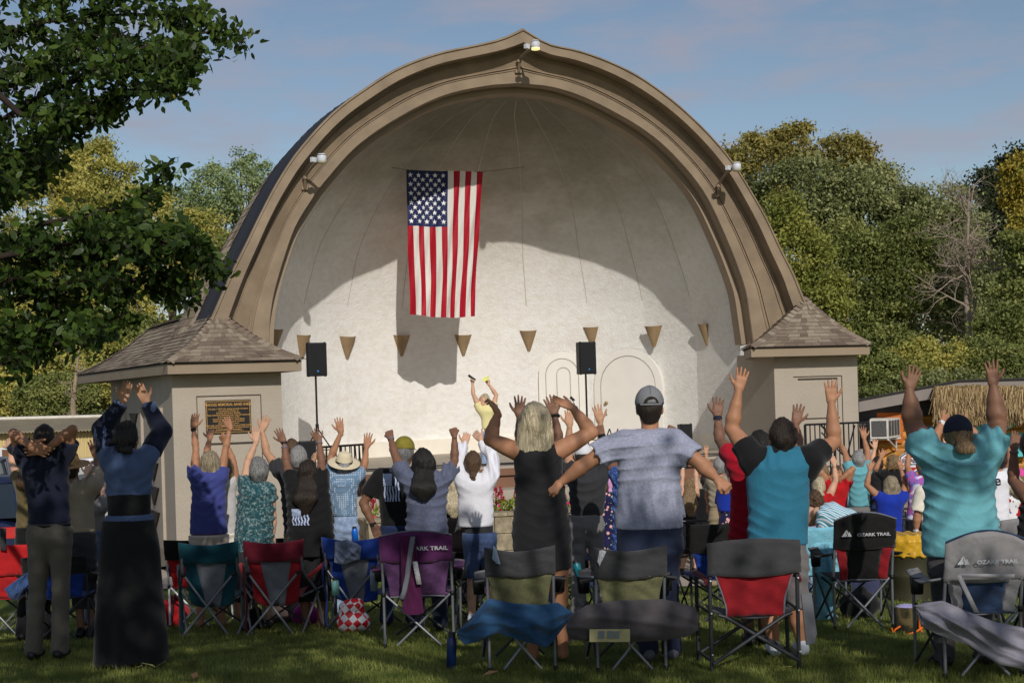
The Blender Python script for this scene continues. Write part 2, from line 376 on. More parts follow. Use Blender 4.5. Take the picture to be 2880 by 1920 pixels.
# half-cone wall sconces at the creases
M_SCON = mat('brown_sconce', srgb(140, 118, 88), 0.75, 0.12, 5)
for i, (px, py) in enumerate([(768, 950), (847, 966), (975, 970), (1128, 966), (1302, 965), (1486, 953), (1665, 943), (1838, 940), (1988, 934)]):
    # crease or facet point nearest to this pixel
    best = None
    for k in range(NF):
        for q in (0, .25, .5, .75, 1):
            zz = zS + 2.3
            a, b = shell_pt(k, zz), shell_pt(k + 1, zz); p = [a[j] + (b[j] - a[j]) * q for j in range(3)]
            x_, z_ = fp(px, py - 22, p[1])
            if best is None or abs(x_ - p[0]) < best[0]: best = (abs(x_ - p[0]), x_, p[1], z_)
    _, x_, y_, z_ = best
    ang = (x_ + 0.2) / 4.4; nx, ny = -ang * 0.8, -1.0; nl = math.hypot(nx, ny); nx /= nl; ny /= nl
    mb = MB(); rr, hh = 0.20, 0.44
    top, low, tin = [], [], []
    for j in range(9):
        t_ = math.pi * j / 8; c_, s_ = math.cos(t_), math.sin(t_)
        dx, dy = (-ny) * c_ * 1.0 + nx * s_, nx * c_ + ny * s_
        top.append(FL(x_ + dx * rr, y_ + dy * rr * 0.8, z_ + 0.02 * abs(c_) ** 3)); low.append(FL(x_ + dx * 0.03, y_ + dy * 0.03, z_ - hh)); tin.append(FL(x_ + dx * rr * .86, y_ + dy * rr * .66, z_ - 0.01))
    mb.grid([low, top], 0, True); mb.grid([top, tin], 0, True); mb.poly(low); mb.poly(tin[::-1])
    tag(mb.build('wall_sconce', M_SCON, shell))
# doors on the shell wall
def wall_y(x, z):
    best = 9
    for k in range(NF):
        a, b = shell_pt(k, z), shell_pt(k + 1, z)
        if min(a[0], b[0]) <= x <= max(a[0], b[0]): return a[1] + (b[1] - a[1]) * (x - a[0]) / (b[0] - a[0]) + 0.05
    return 3
def arch_pts(w, h, n=14, ins=0.0):
    r = w / 2 - ins; pts = [Vector((-r, 0)), Vector((-r, h - w / 2))]
    pts += [Vector((r * math.cos(math.pi - math.pi * i / n), h - w / 2 + r * math.sin(math.pi - math.pi * i / n))) for i in range(1, n)]
    return pts + [Vector((r, h - w / 2)), Vector((r, 0))]
for i, (x0, x1, yt, kind) in enumerate([(1518, 1636, 990, 0), (1690, 1832, 982, 1)]):
    yy = 3.9 if i == 0 else 3.6
    for _ in range(5):
        xa, zt = fp(x0, yt, yy); xb, _z = fp(x1, yt, yy); xc = (xa + xb) / 2
        ya, yb = wall_y(xa, 3), wall_y(xb, 3); yy = (ya + yb) / 2
    ya, yb = ya - 0.05, yb - 0.05; w = xb - xa; h = zt - zS
    dx, dy = (xb - xa), (yb - ya); ln = math.hypot(dx, dy)
    A0 = FL(xc, (ya + yb) / 2, zS); ux = (FX * dx + FY * dy).normalized(); un = ux.cross(FZ).normalized()
    P = lambda v, o: A0 + ux * v.x + FZ * v.y + un * o
    mb = MB(); o_ = arch_pts(ln, h); i_ = arch_pts(ln, h, ins=0.15); i_ = [Vector((v.x, v.y if k not in () else v.y)) for k, v in enumerate(i_)]
    i_ = arch_pts(ln - 0.3, h - 0.15)
    mb.grid([[P(v, -0.06) for v in o_], [P(v, 0.03) for v in o_], [P(v, 0.035) for v in i_], [P(v, 0.0) for v in i_]], 0, False)
    fr = mb.build('door_frame', M_WDOOR, shell)
    mb = MB(); mb.poly([P(v, 0.018) for v in arch_pts(ln - 0.31, h - 0.16)]); dr = mb.build('door', M_WDOOR, shell)
    mb = MB(); g1 = arch_pts(ln - 0.30, h - 0.15); g2 = arch_pts(ln - 0.325, h - 0.162); mb.grid([[P(v, 0.022) for v in g1], [P(v, 0.022) for v in g2]], 0, False)
    mb.build('door_gap', mat('gap_dark', srgb(120, 108, 92), 0.9), dr)
    if kind == 0:
        mb = MB(); q1 = arch_pts((ln - .3) * 0.42, h * 0.42); q2 = arch_pts((ln - .3) * 0.42 - 0.03, h * 0.42 - 0.015)
        mb.grid([[P(v + Vector((0.03, h * 0.42)), 0.03) for v in q1], [P(v + Vector((0.03, h * 0.42)), 0.03) for v in q2]], 0, False); mb.build('door_panel', M_CONC, dr)
    else:
        mb = MB(); mb.lathe(P(Vector((-ln * .32, h * 0.46)), 0.03), [(0.0, 0.0), (0.035, 0.0), (0.04, 0.02), (0.03, 0.05), (0, 0.055)], 10, 0, un); mb.build('door_knob', mat('brass', srgb(150, 120, 70), 0.4, metal=0.8), dr)
        mb = MB(); mb.tube([P(Vector((-ln * .32, h * 0.40)), 0.03), P(Vector((-ln * .32, h * 0.39)), 0.07), P(Vector((-ln * .32, h * 0.35)), 0.07), P(Vector((-ln * .32, h * 0.34)), 0.03)], 0.01, 6); mb.build('door_handle', M_BLK, dr)
# arch lamps
M_LWHT = mat('lamp_white', (0.62, 0.64, 0.68), 0.5); M_LENS = mat('lamp_lens', srgb(190, 185, 150), 0.3)
M_GLOW = bpy.data.materials.new('lamp_lens_lit'); M_GLOW.use_nodes = True; _b = M_GLOW.node_tree.nodes['Principled BSDF']; _b.inputs['Base Color'].default_value = (.8, .75, .5, 1); _b.inputs['Emission Color'].default_value = (1, .85, .35, 1); _b.inputs['Emission Strength'].default_value = 0.9
for i, (hx_, hy_, bx_, by_) in enumerate([(905, 447, 857, 497), (1506, 128, 1458, 170), (2072, 470, 2018, 520)]):
    lab = ['white arm lamp on the left flank of the tan arch', 'lit white arm lamp at the crown of the tan arch', 'white arm lamp on the right flank of the tan arch beside the trees'][i]
    xb, zb = fp(bx_, by_, -0.08); xh, zh = fp(hx_, hy_, -0.85)
    e = empty('arch_lamp', FL(xb, -0.05, zb), lab, 'lamp', 'lamps on the arch')
    mb = MB(); mb.tube([FL(xb, -0.03, zb - 0.22), FL(xb, -0.10, zb - 0.2), FL(xb, -0.12, zb)] + [FL(xb + (xh - xb) * t, -0.12 - 0.62 * t, zb + (zh - zb) * math.sin(t * math.pi / 2)) for t in (0.2, .4, .6, .8, 1)], 0.028, 8)
    mb.lathe(FL(xb, -0.12, zb - 0.05), [(0.045, 0), (0.045, 0.05)], 8); mb.box(FL(xb, -0.05, zb - .2), (0.12, 0.06, 0.06), Matrix.Rotation(PSI, 3, 'Z')); mb.build('arm', M_TRIM, e)
    mb = MB(); c = FL(xh, -0.85, zh); mb.lathe(c, [(0, 0.085), (0.065, 0.085), (0.076, 0.07), (0.076, 0.06), (0.082, 0.05), (0.082, -0.04), (0.076, -0.05), (0, -0.05)], 18); mb.box(FL(xh - 0.13, -0.75, zh), (0.1, 0.06, 0.08), Matrix.Rotation(PSI + .6, 3, 'Z')); mb.build('housing', M_LWHT, e)
    mb = MB(); mb.lathe(c, [(0.078, -0.048), (0.076, -0.078), (0.0, -0.08)], 18); mb.build('lens', M_GLOW if i == 1 else M_LENS, e)
    mb = MB(); mb.lathe(c, [(0.0808, 0.056), (0.0808, 0.066), (0.077, 0.068)], 18); mb.build('trim_ring', M_BLK, e)
# ---- towers ----
def frame_rot(ux): return face_rot(ux)
def hip_roof(parent, eave, ridge, drop, nu, seed, conc=0.06):
    """eave: 4 corners CCW seen from above starting front-left; ridge: (back,front) points. slopes as shingle patches"""
    rb, rf = ridge; V, F, T = [], [], []; rnd = random.Random(seed); E = eave
    def patch(a, b, c, d, nu_, nv_):
        def fn(u, v):
            p = a.lerp(b, u).lerp(d.lerp(c, u), v); p = p.copy(); p.z -= conc * 4 * v * (1 - v); return p
        shingles((V, F, T), fn, nu_, nv_, rnd)
    patch(E[0], E[1], rf, rf, nu[0], 13); patch(E[1], E[2], rb, rf, nu[1], 13); patch(E[2], E[3], rb, rb, nu[0], 13); patch(E[3], E[0], rf, rb, nu[1], 13)
    # hip caps
    for a, b in ((E[0], rf), (E[1], rf), (E[2], rb), (E[3], rb), (rf, rb)):
        n_ = 17; side = (b - a).cross(FZ).normalized() * 0.11
        for i in range(n_):
            p = a.lerp(b, i / n_); q = a.lerp(b, min(1, (i + 1.2) / n_)); k1 = conc * 4 * (i / n_) * (1 - i / n_) if a is not rf else 0
            up = FZ * (0.035 - k1 if a is not rf else 0.035); dn = FZ * (-0.02 - (k1 if a is not rf else 0))
            k = len(V); V += [p + side + dn, p + up + FZ * .01, p - side + dn, q + side + dn - FZ * .01, q + up - FZ * .01, q - side + dn - FZ * .01]
            F += [(k, k + 1, k + 4, k + 3), (k + 1, k + 2, k + 5, k + 4)]; tt = rnd.random(); T += [tt, tt]
    rf_ = build_shingles('roof', V, F, T, parent)
    # solid under-roof, fascia and soffit
    mb = MB(); c_ = [p - FZ * 0.012 for p in E]; f2, b2 = rf - FZ * (0.03), rb - FZ * 0.03
    def slab(a, b, c, d):
        rows = []
        for j in range(7):
            v = j / 6; r_ = []
            for i in range(5):
                p = a.lerp(b, i / 4).lerp(d.lerp(c, i / 4), v).copy(); p.z -= conc * 4 * v * (1 - v) + .01; r_.append(p)
            rows.append(r_)
        mb.grid(rows, 0, False)
    slab(c_[0], c_[1], f2, f2); slab(c_[1], c_[2], b2, f2); slab(c_[2], c_[3], b2, b2); slab(c_[3], c_[0], f2, b2)
    mb.build('roof_deck', M_DARK, parent)
    mb = MB(); cen = (E[0] + E[1] + E[2] + E[3]) / 4
    o1 = [p + (cen - p).normalized() * 0.04 - FZ * 0.015 for p in E]; o2 = [p - FZ * drop for p in o1]; o3 = [p + (cen - p).normalized() * 0.05 for p in o2]; o4 = [p + (cen - p).normalized() * 0.75 for p in o2]
    mb.grid([o1, o2, o3, [p + FZ * .03 for p in o3], [p + FZ * 0.03 for p in o4]], 0, False, True)
    mb.build('eave_fascia', M_TRIM2, parent)
# left tower
lyt = -1.5
ax, _ = fp(490, 1300, lyt); bx, _ = fp(798, 1300, lyt)
ax0, ez = fp(471, 1053, lyt - 0.35); bx0, _ = fp(842, 1038, lyt - 0.35)
zE = ez + 0.02
A = FL(ax, lyt, 0); B = FL(bx, lyt, 0); Cc = Vector((W(318, 1300, A.y + 6.6).x, A.y + 6.6, 0)); Dd = B + (Cc - A) * 0.9
tl = empty('ticket_booth', A.lerp(B, .5), 'tan stucco side tower with shingled hip roof and dark memorial plaque, left of the shell', 'tower', 'towers flanking the bandshell')
mb = MB()
def wallbox(mb, a, b, z0, z1, mi=0): mb.add([a + FZ * z0, b + FZ * z0, b + FZ * z1, a + FZ * z1], [(0, 1, 2, 3)], mi)
for a, b in ((A, B), (B, Dd), (Dd, Cc), (Cc, A)): wallbox(mb, a, b, -0.2, zE + .05)
mb.build('wall', M_STUC, tl)
uf = (B - A).normalized(); nf = uf.cross(FZ).normalized(); us = (A - Cc).normalized(); ns = us.cross(FZ).normalized()
def panel(p0, u, n, x0, x1, z0, z1, o0, w=0.02, mb=None):
    own = mb is None; mb = mb or MB()
    a, b = p0 + u * x0, p0 + u * x1
    c = (a + b) / 2 + FZ * (z0 + z1) / 2 + n * (o0 + w / 2)
    mb.box(c, ((b - a).length, w, z1 - z0), Matrix((u, -n, FZ)).transposed())
    return mb
def FPXZ(px, py, ly=lyt):
    x, z = fp(px, py, ly); return x, z
# plaque niche
x0, z1 = FPXZ(552, 1115); x1, z0 = FPXZ(737, 1240); o = ax
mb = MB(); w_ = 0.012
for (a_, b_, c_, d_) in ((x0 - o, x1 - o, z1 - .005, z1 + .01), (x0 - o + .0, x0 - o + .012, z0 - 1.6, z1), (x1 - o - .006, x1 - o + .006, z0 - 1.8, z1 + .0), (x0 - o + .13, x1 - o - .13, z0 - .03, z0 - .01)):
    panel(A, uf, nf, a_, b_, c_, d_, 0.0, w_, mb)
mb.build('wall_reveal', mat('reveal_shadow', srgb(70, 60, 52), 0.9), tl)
mb = panel(A, uf, nf, x0 - o + .13, x1 - o - .13, z0, z1 - .05, 0.004, 0.02); mb.build('niche_panel', M_TRIM2 if False else M_STUC, tl)
px0, pz1 = FPXZ(577, 1126); px1, pz0 = FPXZ(707, 1216)
pl = panel(A, uf, nf, px0 - o, px1 - o, pz0, pz1, 0.024, 0.03).build('plaque', mat('plaque_black', (0.012, 0.011, 0.010), 0.35, 0.2, 10), tl, bevel=0.006)
M_GOLD = mat('plaque_gold', srgb(196, 150, 84), 0.4, 0.1, 10, metal=0.3)
pw, ph = px1 - px0, pz1 - pz0; pc = A + uf * ((px0 + px1) / 2 - o) + FZ * ((pz0 + pz1) / 2) + nf * 0.0555
mb = MB(); rot_ = Matrix((uf, -nf, FZ)).transposed()
for (cx_, cz_, w1, h1) in ((0, ph / 2 - .022, pw - .03, .008), (0, -ph / 2 + .022, pw - .03, .008), (-pw / 2 + .018, 0, .008, ph - .04), (pw / 2 - .018, 0, .008, ph - .04)):
    mb.box(pc + uf * cx_ + FZ * cz_, (w1, .003, h1), rot_)
mb.build('plaque_border', M_GOLD, pl, world=True) if False else mb.build('plaque_border', M_GOLD, tl)
RT = face_rot(uf)
lines = ['On June 1, 2010, this unique acoustic structure', 'was named in Honor of', 'Kenneth and Arthur Rhodee.', 'These individuals dedicated their lives and resources', 'to the management of the', 'Oconomowoc American Legion Band', 'which has provided summer concerts', 'each season for 75 years.', 'Their goal, commitment and passion to provide musical', 'entertainment to the residents of Oconomowoc', 'is memorialized in this naming.']
textmesh('RHODEE MEMORIAL BAND SHELL', 0.062, M_GOLD, 'plaque_title', tl, pc + FZ * (ph / 2 - 0.095), RT, sx=0.80, bold=0.0008)
for i, s_ in enumerate(lines): textmesh(s_, 0.036, M_GOLD, 'plaque_line', tl, pc + FZ * (ph / 2 - 0.155 - 0.0335 * i), RT, sx=0.92, bold=0.0006)
textmesh('Presented by the City of Oconomowoc with gratitude to all who played', 0.02, M_GOLD, 'plaque_line', tl, pc + FZ * (-ph / 2 + 0.045), RT, sx=0.8)
# side panels with lattice ornament
Ls = (A - Cc).length
for k in range(3):
    xx = Ls * (0.10 + 0.29 * k)
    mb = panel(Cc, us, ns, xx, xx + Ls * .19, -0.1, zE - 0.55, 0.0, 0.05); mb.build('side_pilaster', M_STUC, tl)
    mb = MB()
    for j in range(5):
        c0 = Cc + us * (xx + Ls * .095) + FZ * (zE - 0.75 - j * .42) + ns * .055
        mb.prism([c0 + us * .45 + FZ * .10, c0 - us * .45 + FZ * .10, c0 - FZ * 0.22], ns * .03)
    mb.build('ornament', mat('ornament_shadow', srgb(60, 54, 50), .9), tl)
mb = panel(Cc, us, ns, 0.5, 1.6, zE - 0.62, zE - 0.2, 0.0, 0.04); mb.build('louvre_vent', M_BLK, tl)
E0 = [FL(ax0, lyt - .42, zE + .17), FL(bx0 + .05, lyt - .42, zE + .17), None, None]
dep = (Cc - A); E0[3] = E0[0] + dep + dep.normalized() * .9; E0[2] = E0[1] + dep * .95
e3 = W(215, 1042, E0[3].y); E0[3] = Vector((e3.x, e3.y, zE + .17))
rx, rz_ = fp(610, 868, -0.15); Rf = FL(rx, -0.15, rz_); Rb0 = W(424, 885, Rf.y + 4.4); Rb = Vector((Rb0.x, Rb0.y, rz_ - .05))
hip_roof(tl, [E0[0], E0[1], E0[2], E0[3]], (Rb, Rf), 0.17, (12, 20), 5, 0.10)
mb = MB()
mb.box(A + uf * .9 + FZ * .12 + nf * .02, ((B - A).length + .1, .06, .5), Matrix((uf, -nf, FZ)).transposed()); mb.box(Cc.lerp(A, .5) + FZ * .12 + ns * .02, ((Cc - A).length + .06, .06, .5), Matrix((us, -ns, FZ)).transposed()); mb.build('base_course', mat('grey_base', srgb(150, 140, 126), .9, .1, 3, .3, 20), tl)
# right tower
lyr = -1.4
ax_, _ = fp(2182, 1200, lyr); bx_, _ = fp(2416, 1200, lyr); _, ezr = fp(2173, 1002, lyr - .35)
zR = ezr + .02
A2 = FL(ax_, lyr, 0); B2 = FL(bx_, lyr, 0); C2 = FL(ax_ - .05, 0.1, 0); D2 = FL(bx_, 2.2, 0)
tr_ = empty('side_tower', A2.lerp(B2, .5), 'tan stucco side tower with blank recessed panel and shingled hip roof, right of the shell', 'tower', 'towers flanking the bandshell')
mb = MB()
for a, b in ((A2, B2), (B2, D2), (D2, C2), (C2, A2)): wallbox(mb, a, b, -.2, zR + .05)
mb.build('wall', M_STUC, tr_)
xx0, zz1 = fp(2231, 1060, lyr); xx1, zz0 = fp(2370, 1170, lyr); mb = MB(); o = ax_
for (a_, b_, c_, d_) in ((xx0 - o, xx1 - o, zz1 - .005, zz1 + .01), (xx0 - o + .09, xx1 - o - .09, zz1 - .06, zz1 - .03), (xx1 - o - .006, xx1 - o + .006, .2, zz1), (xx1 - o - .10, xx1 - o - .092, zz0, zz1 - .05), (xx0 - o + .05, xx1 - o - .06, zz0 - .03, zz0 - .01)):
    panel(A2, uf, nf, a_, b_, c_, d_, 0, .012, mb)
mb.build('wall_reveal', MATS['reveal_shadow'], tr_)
el = [FL(fp(2090, 985, lyr - .1)[0] , lyr - .4, zR + .15), FL(fp(2452, 983, lyr - .4)[0], lyr - .4, zR + .15), FL(fp(2452, 983, lyr - .4)[0], 1.2, zR + .15), FL(fp(2090, 985, lyr - .4)[0] + .85, .1, zR + .15)]
rx, rz_ = fp(2257, 835, -0.15)
hip_roof(tr_, el, (FL(rx + .05, .25, rz_ - .02), FL(rx, -0.25, rz_)), .16, (10, 12), 8, 0.08)
# ================= GROUND, PLANTERS, BACKGROUND =================
rnd = random.Random(11)
def grass_mat():
    m = bpy.data.materials.new('grass_lawn'); m.use_nodes = True; t = m.node_tree; b = t.nodes['Principled BSDF']; b.inputs['Roughness'].default_value = 0.9; b.inputs['Specular IOR Level'].default_value = 0.1
    tcn = t.nodes.new('ShaderNodeTexCoord'); n = t.nodes.new('ShaderNodeTexNoise'); n.inputs['Scale'].default_value = 1.1; n.inputs['Detail'].default_value = 9; n.inputs['Roughness'].default_value = .75
    t.links.new(tcn.outputs['Object'], n.inputs['Vector'])
    r = t.nodes.new('ShaderNodeValToRGB'); e = r.color_ramp.elements; e[0].position = .3; e[0].color = (0.05, 0.08, 0.016, 1); e[1].position = .7; e[1].color = (0.16, 0.20, 0.045, 1)
    t.links.new(n.outputs['Fac'], r.inputs['Fac']); t.links.new(r.outputs['Color'], b.inputs['Base Color'])
    n2 = t.nodes.new('ShaderNodeTexNoise'); n2.inputs['Scale'].default_value = 90; bp = t.nodes.new('ShaderNodeBump'); bp.inputs['Strength'].default_value = .8; bp.inputs['Distance'].default_value = .03
    t.links.new(tcn.outputs['Object'], n2.inputs['Vector']); t.links.new(n2.outputs['Fac'], bp.inputs['Height']); t.links.new(bp.outputs['Normal'], b.inputs['Normal'])
    return m
M_GRS = grass_mat()
ysg = [-40, -20, -8] + [i * 0.5 for i in range(0, 44)] + [24, 30, 40, 60, 100, 200, 400]
xsg = [-300, -120, -60, -30, -18, -12, -8, -6, -4, -3, -2, -1, 0, 1, 2, 3, 4, 6, 8, 12, 18, 30, 60, 120, 300]
mb = MB(); mb.grid([[Vector((x, y, gz(y) - 0.004)) for x in xsg] for y in ysg], 0, True)
tag(mb.build('lawn_ground', M_GRS), 'green lawn sloping down to the bandshell', 'lawn', kind='structure')
# near grass blades
def blades():
    M_B = mat('grass_blades', (0.14, 0.20, 0.036), 0.75, 0.55, 2.2, trans=0.3, col2=(0.38, 0.40, 0.11), spec=.15)
    rs = np.random.RandomState(5); Vs = []; Fs = []; tot = 0
    for (y0, y1, dens, h, wd) in ((8.2, 9.6, 3200, .034, .0042), (9.6, 11.4, 1900, .034, .005), (11.4, 14.0, 900, .036, .007), (14, 18, 260, .038, .011)):
        xw = y1 * 0.40; n = int((y1 - y0) * 2 * xw * dens)
        x = rs.uniform(-xw, xw, n); y = rs.uniform(y0, y1, n); z = np.array([gz(float(v)) for v in np.round(y, 2)])
        a = rs.uniform(0, np.pi, n); hh = h * rs.uniform(.5, 1.35, n) * (1 + 0.35 * np.sin(x * 2.1 + 1.3 * np.sin(y * 3.3)) * np.sin(y * 1.7 + x)); dx = np.cos(a) * wd / 2; dy = np.sin(a) * wd / 2
        lx = rs.normal(0, .35, n) * hh; ly = rs.normal(0, .35, n) * hh
        v = np.stack([np.stack([x - dx, y - dy, z - .004], 1), np.stack([x + dx, y + dy, z - .004], 1), np.stack([x + lx, y + ly, z + hh], 1)], 1).reshape(-1, 3)
        Vs.append(v); Fs.append(np.arange(n * 3).reshape(-1, 3) + tot); tot += n * 3
    v = np.concatenate(Vs); f = np.concatenate(Fs)
    me = bpy.data.meshes.new('grass'); me.vertices.add(len(v)); me.vertices.foreach_set('co', v.astype(np.float32).ravel()); me.loops.add(f.size); me.loops.foreach_set('vertex_index', f.ravel().astype(np.int32))
    me.polygons.add(len(f)); me.polygons.foreach_set('loop_start', (np.arange(len(f)) * 3).astype(np.int32)); me.update(calc_edges=True); me.materials.append(M_B)
    o = bpy.data.objects.new('grass', me); C.objects.link(o); tag(o, 'short mown green grass blades', 'grass', kind='stuff')
blades()
# patio under the benches, walk by the left tower, parking asphalt
def ground_patch(name, pts, m, label, cat, dz=0.012):
    mb = MB(); mb.poly([Vector((x, y, gz(y) + dz)) for x, y in pts]); tag(mb.build(name, m), label, cat, kind='structure')
def gpx(px, py, zz=0.0):
    """ground point seen at pixel, on plane z"""
    d = W(px, py, 1) - CAMP; t = (zz - CAMZ) / d.z; return CAMP + d * t
ground_patch('patio', [(1.3, 19.2), (9.5, 19.2), (12, 26.5), (0.6, 23.0)], mat('patio_concrete', srgb(176, 164, 148), .9, .1, 2, .3, 30), 'pale concrete patio under the benches', 'patio')
ground_patch('path', [(-14, 20.0), (-2.9, 20.7), (-2.6, 23.2), (-14, 22.4)], MATS['patio_concrete'], 'pale concrete walk by the tower', 'path', 0.014)
ground_patch('parking_lot', [(-40, 23.5), (-7.6, 23.5), (-9.5, 46), (-40, 46)], mat('asphalt', (0.09, 0.088, 0.085), .9, .15, 3, .3, 40), 'grey asphalt parking lot', 'parking lot', 0.012)
# planter of stone blocks with flowers
M_BLOCK = mat('stone_block', srgb(140, 128, 106), .95, .18, 8, .6, 25, col2=srgb(176, 162, 136))
M_SOIL = mat('soil', (0.04, 0.03, 0.02), .95)
def planter(x0, x1, y0, y1, h, label, seed):
    """x,y in the shell frame"""
    e = empty('planter', FL((x0 + x1) / 2, (y0 + y1) / 2, 0), label, 'planter', 'stone planters in front of the stage')
    rr = random.Random(seed); mb = MB(); nrow = 3; bh = (h - 0.06) / nrow
    for r_ in range(nrow):
        x = x0 - rr.random() * .2
        while x < x1:
            w = .42; a, b = max(x, x0), min(x + w, x1); x += w
            if b - a < .05: continue
            mb.box(FL((a + b) / 2, y0 + .12 + rr.uniform(-.008, .008), bh * (r_ + .5)), (b - a - .008, .24, bh - .008), Matrix.Rotation(PSI, 3, 'Z'))
        for xe in (x0 + .12, x1 - .12): mb.box(FL(xe, (y0 + y1) / 2, bh * (r_ + .5)), (.24, y1 - y0 - .3, bh - .008), Matrix.Rotation(PSI, 3, 'Z'))
    mb.build('block_wall', M_BLOCK, e, bevel=.008)
    mb = MB(); x = x0 - .03
    while x < x1:
        b = min(x + .46, x1 + .03); mb.box(FL((x + b) / 2, y0 + .13, h - .03), (b - x - .006, .32, .06), Matrix.Rotation(PSI, 3, 'Z')); x += .46
    mb.build('cap_stone', M_BLOCK, e, bevel=.006)
    mb = MB(); mb.prism([FL(x0 + .2, y0 + .25, h - .16), FL(x1 - .2, y0 + .25, h - .16), FL(x1 - .2, y1, h - .16), FL(x0 + .2, y1, h - .16)], (0, 0, .08)); mb.build('soil', M_SOIL, e)
M_LG = mat('planter_leaf', srgb(120, 140, 40), .6, .35, 6, col2=srgb(170, 185, 70), trans=.3)
M_CEL = mat('celosia_red', srgb(150, 14, 42), .8, .25, 30, col2=srgb(190, 30, 66)); M_PET = mat('petunia_pink', srgb(216, 34, 110), .7, .15, 20, trans=.2); M_ALY = mat('alyssum_white', srgb(225, 222, 214), .8, .1, 10); M_VIO = mat('violet_flower', srgb(110, 80, 160), .8, .1, 10); M_CORAL = mat('coral_flower', srgb(226, 60, 70), .7)
def leaf_quad(mb, p, d, n_, l, w, mi=0):
    d = d.normalized(); s_ = d.cross(n_).normalized() * w / 2
    mb.add([p, p + d * l * .4 + s_, p + d * l, p + d * l * .4 - s_], [(0, 1, 2, 3)], mi)
def rv(rr): return Vector((rr.gauss(0, 1), rr.gauss(0, 1), rr.gauss(0, 1))).normalized()
ORD = ['first', 'second', 'third', 'fourth', 'fifth', 'sixth', 'seventh', 'eighth', 'ninth', 'tenth', 'eleventh', 'twelfth', 'thirteenth', 'fourteenth', 'fifteenth', 'sixteenth']
def flowers(x0, x1, y0, y1, z, seed, where):
    rr = random.Random(seed); x = x0
    kinds = [('celosia', 'tall crimson plumed celosia'), ('petunia', 'low magenta petunias'), ('foliage', 'mixed bedding plants')]
    i = 0
    while x < x1:
        w = .34; p0 = FL(x + w / 2, (y0 + y1) / 2, z); e = empty('flowering_plant', p0, 'crimson plumes over pink petunias, %s clump from the left in the %s planter' % (ORD[min(i, 15)], where), 'flowers', 'bedding flowers in the planters'); mb = MB()
        for k in range(130):
            q = p0 + FX * rr.uniform(-w * .6, w * .6) + FY * rr.uniform(-.28, .22) + FZ * rr.uniform(0, .22)
            dd = rv(rr) + Vector((0, 0, .9)); leaf_quad(mb, q, dd, rv(rr), rr.uniform(.07, .14), rr.uniform(.03, .06), 0)
        mb.build('foliage', M_LG, e)
        for k in range(rr.randint(2, 3)):
            mb = MB(); b_ = p0 + FX * rr.uniform(-w * .5, w * .5) + FY * rr.uniform(-.05, .22) + FZ * .16; hh = rr.uniform(.16, .30)
            mb.tube([b_ - FZ * .1, b_ + FZ * hh * .9], .012, 5)
            for j in range(70):
                t = rr.random(); rad = .055 * (1 - t) + .008; a = rr.random() * 6.28
                q = b_ + FZ * (hh * t) + Vector((math.cos(a) * rad, math.sin(a) * rad, 0)); leaf_quad(mb, q, Vector((math.cos(a) * .4, math.sin(a) * .4, 1)), rv(rr), .05, .022, 0)
            mb.build('flower_plume', M_CEL, e)
        for k in range(rr.randint(5, 8)):
            q = p0 + FX * rr.uniform(-w * .6, w * .6) - FY * rr.uniform(.1, .34) + FZ * rr.uniform(.02, .18); nn = (Vector((0, -1, .6)) + rv(rr) * .5).normalized(); mi = rr.choice([M_PET, M_PET, M_PET, M_CORAL, M_ALY])
            u = nn.orthogonal().normalized(); v = nn.cross(u); c = [q + (u * math.cos(a) + v * math.sin(a)) * (.036 if j % 2 else .028) for j, a in enumerate([6.283 * j / 10 for j in range(10)])]
            mb = MB(); mb.add([q - nn * .015] + c, [(0, 1 + j, 1 + (j + 1) % 10) for j in range(10)]); mb.build('bloom', mi, e)
        mb = MB()
        for k in range(70):
            q = p0 + FX * rr.uniform(-w * .6, w * .6) - FY * rr.uniform(.24, .40) + FZ * rr.uniform(-.04, .05); leaf_quad(mb, q, rv(rr), rv(rr), .022, .02, rr.choice([0, 0, 1]))
        mb.build('edging', [M_ALY, M_VIO], e)
        x += w * 1.12; i += 1
planter(-3.6, 2.2, -2.9, -1.6, .90, 'long stone block planter full of red flowers below the stage centre', 1)
flowers(-3.4, 2.0, -2.65, -1.75, .80, 2, 'long centre')
planter(3.3, 8.6, -3.6, -1.9, .85, 'stone block planter by the right stair railing, with reddish plants', 3)
flowers(3.6, 8.4, -3.2, -2.2, .74, 4, 'right-hand')
# boulder in the left part
def rock(c, r, name, label, m, seed, sq=.7):
    mb = MB(); n_, k_ = 14, 10; rows = []
    for i in range(k_ + 1):
        th = math.pi * i / k_; row = []
        for j in range(n_):
            a = 2 * math.pi * j / n_; d = Vector((math.sin(th) * math.cos(a), math.sin(th) * math.sin(a), math.cos(th) * sq)); rr_ = r * (1 + .35 * (noise.noise(d * 1.7 + Vector((seed, 0, 0)))) + .12 * noise.noise(d * 5 + Vector((seed, 3, 0))))
            row.append(Vector(c) + d * rr_)
        rows.append(row)
    mb.grid(rows, 0, False, True); return thing(mb, name, m, label, 'rock', None)
g_ = gpx(1010, 1600); rock((g_.x, 20.5, .25), .55, 'boulder', 'weathered grey boulder beside the stone planter', M_BLOCK, 3)
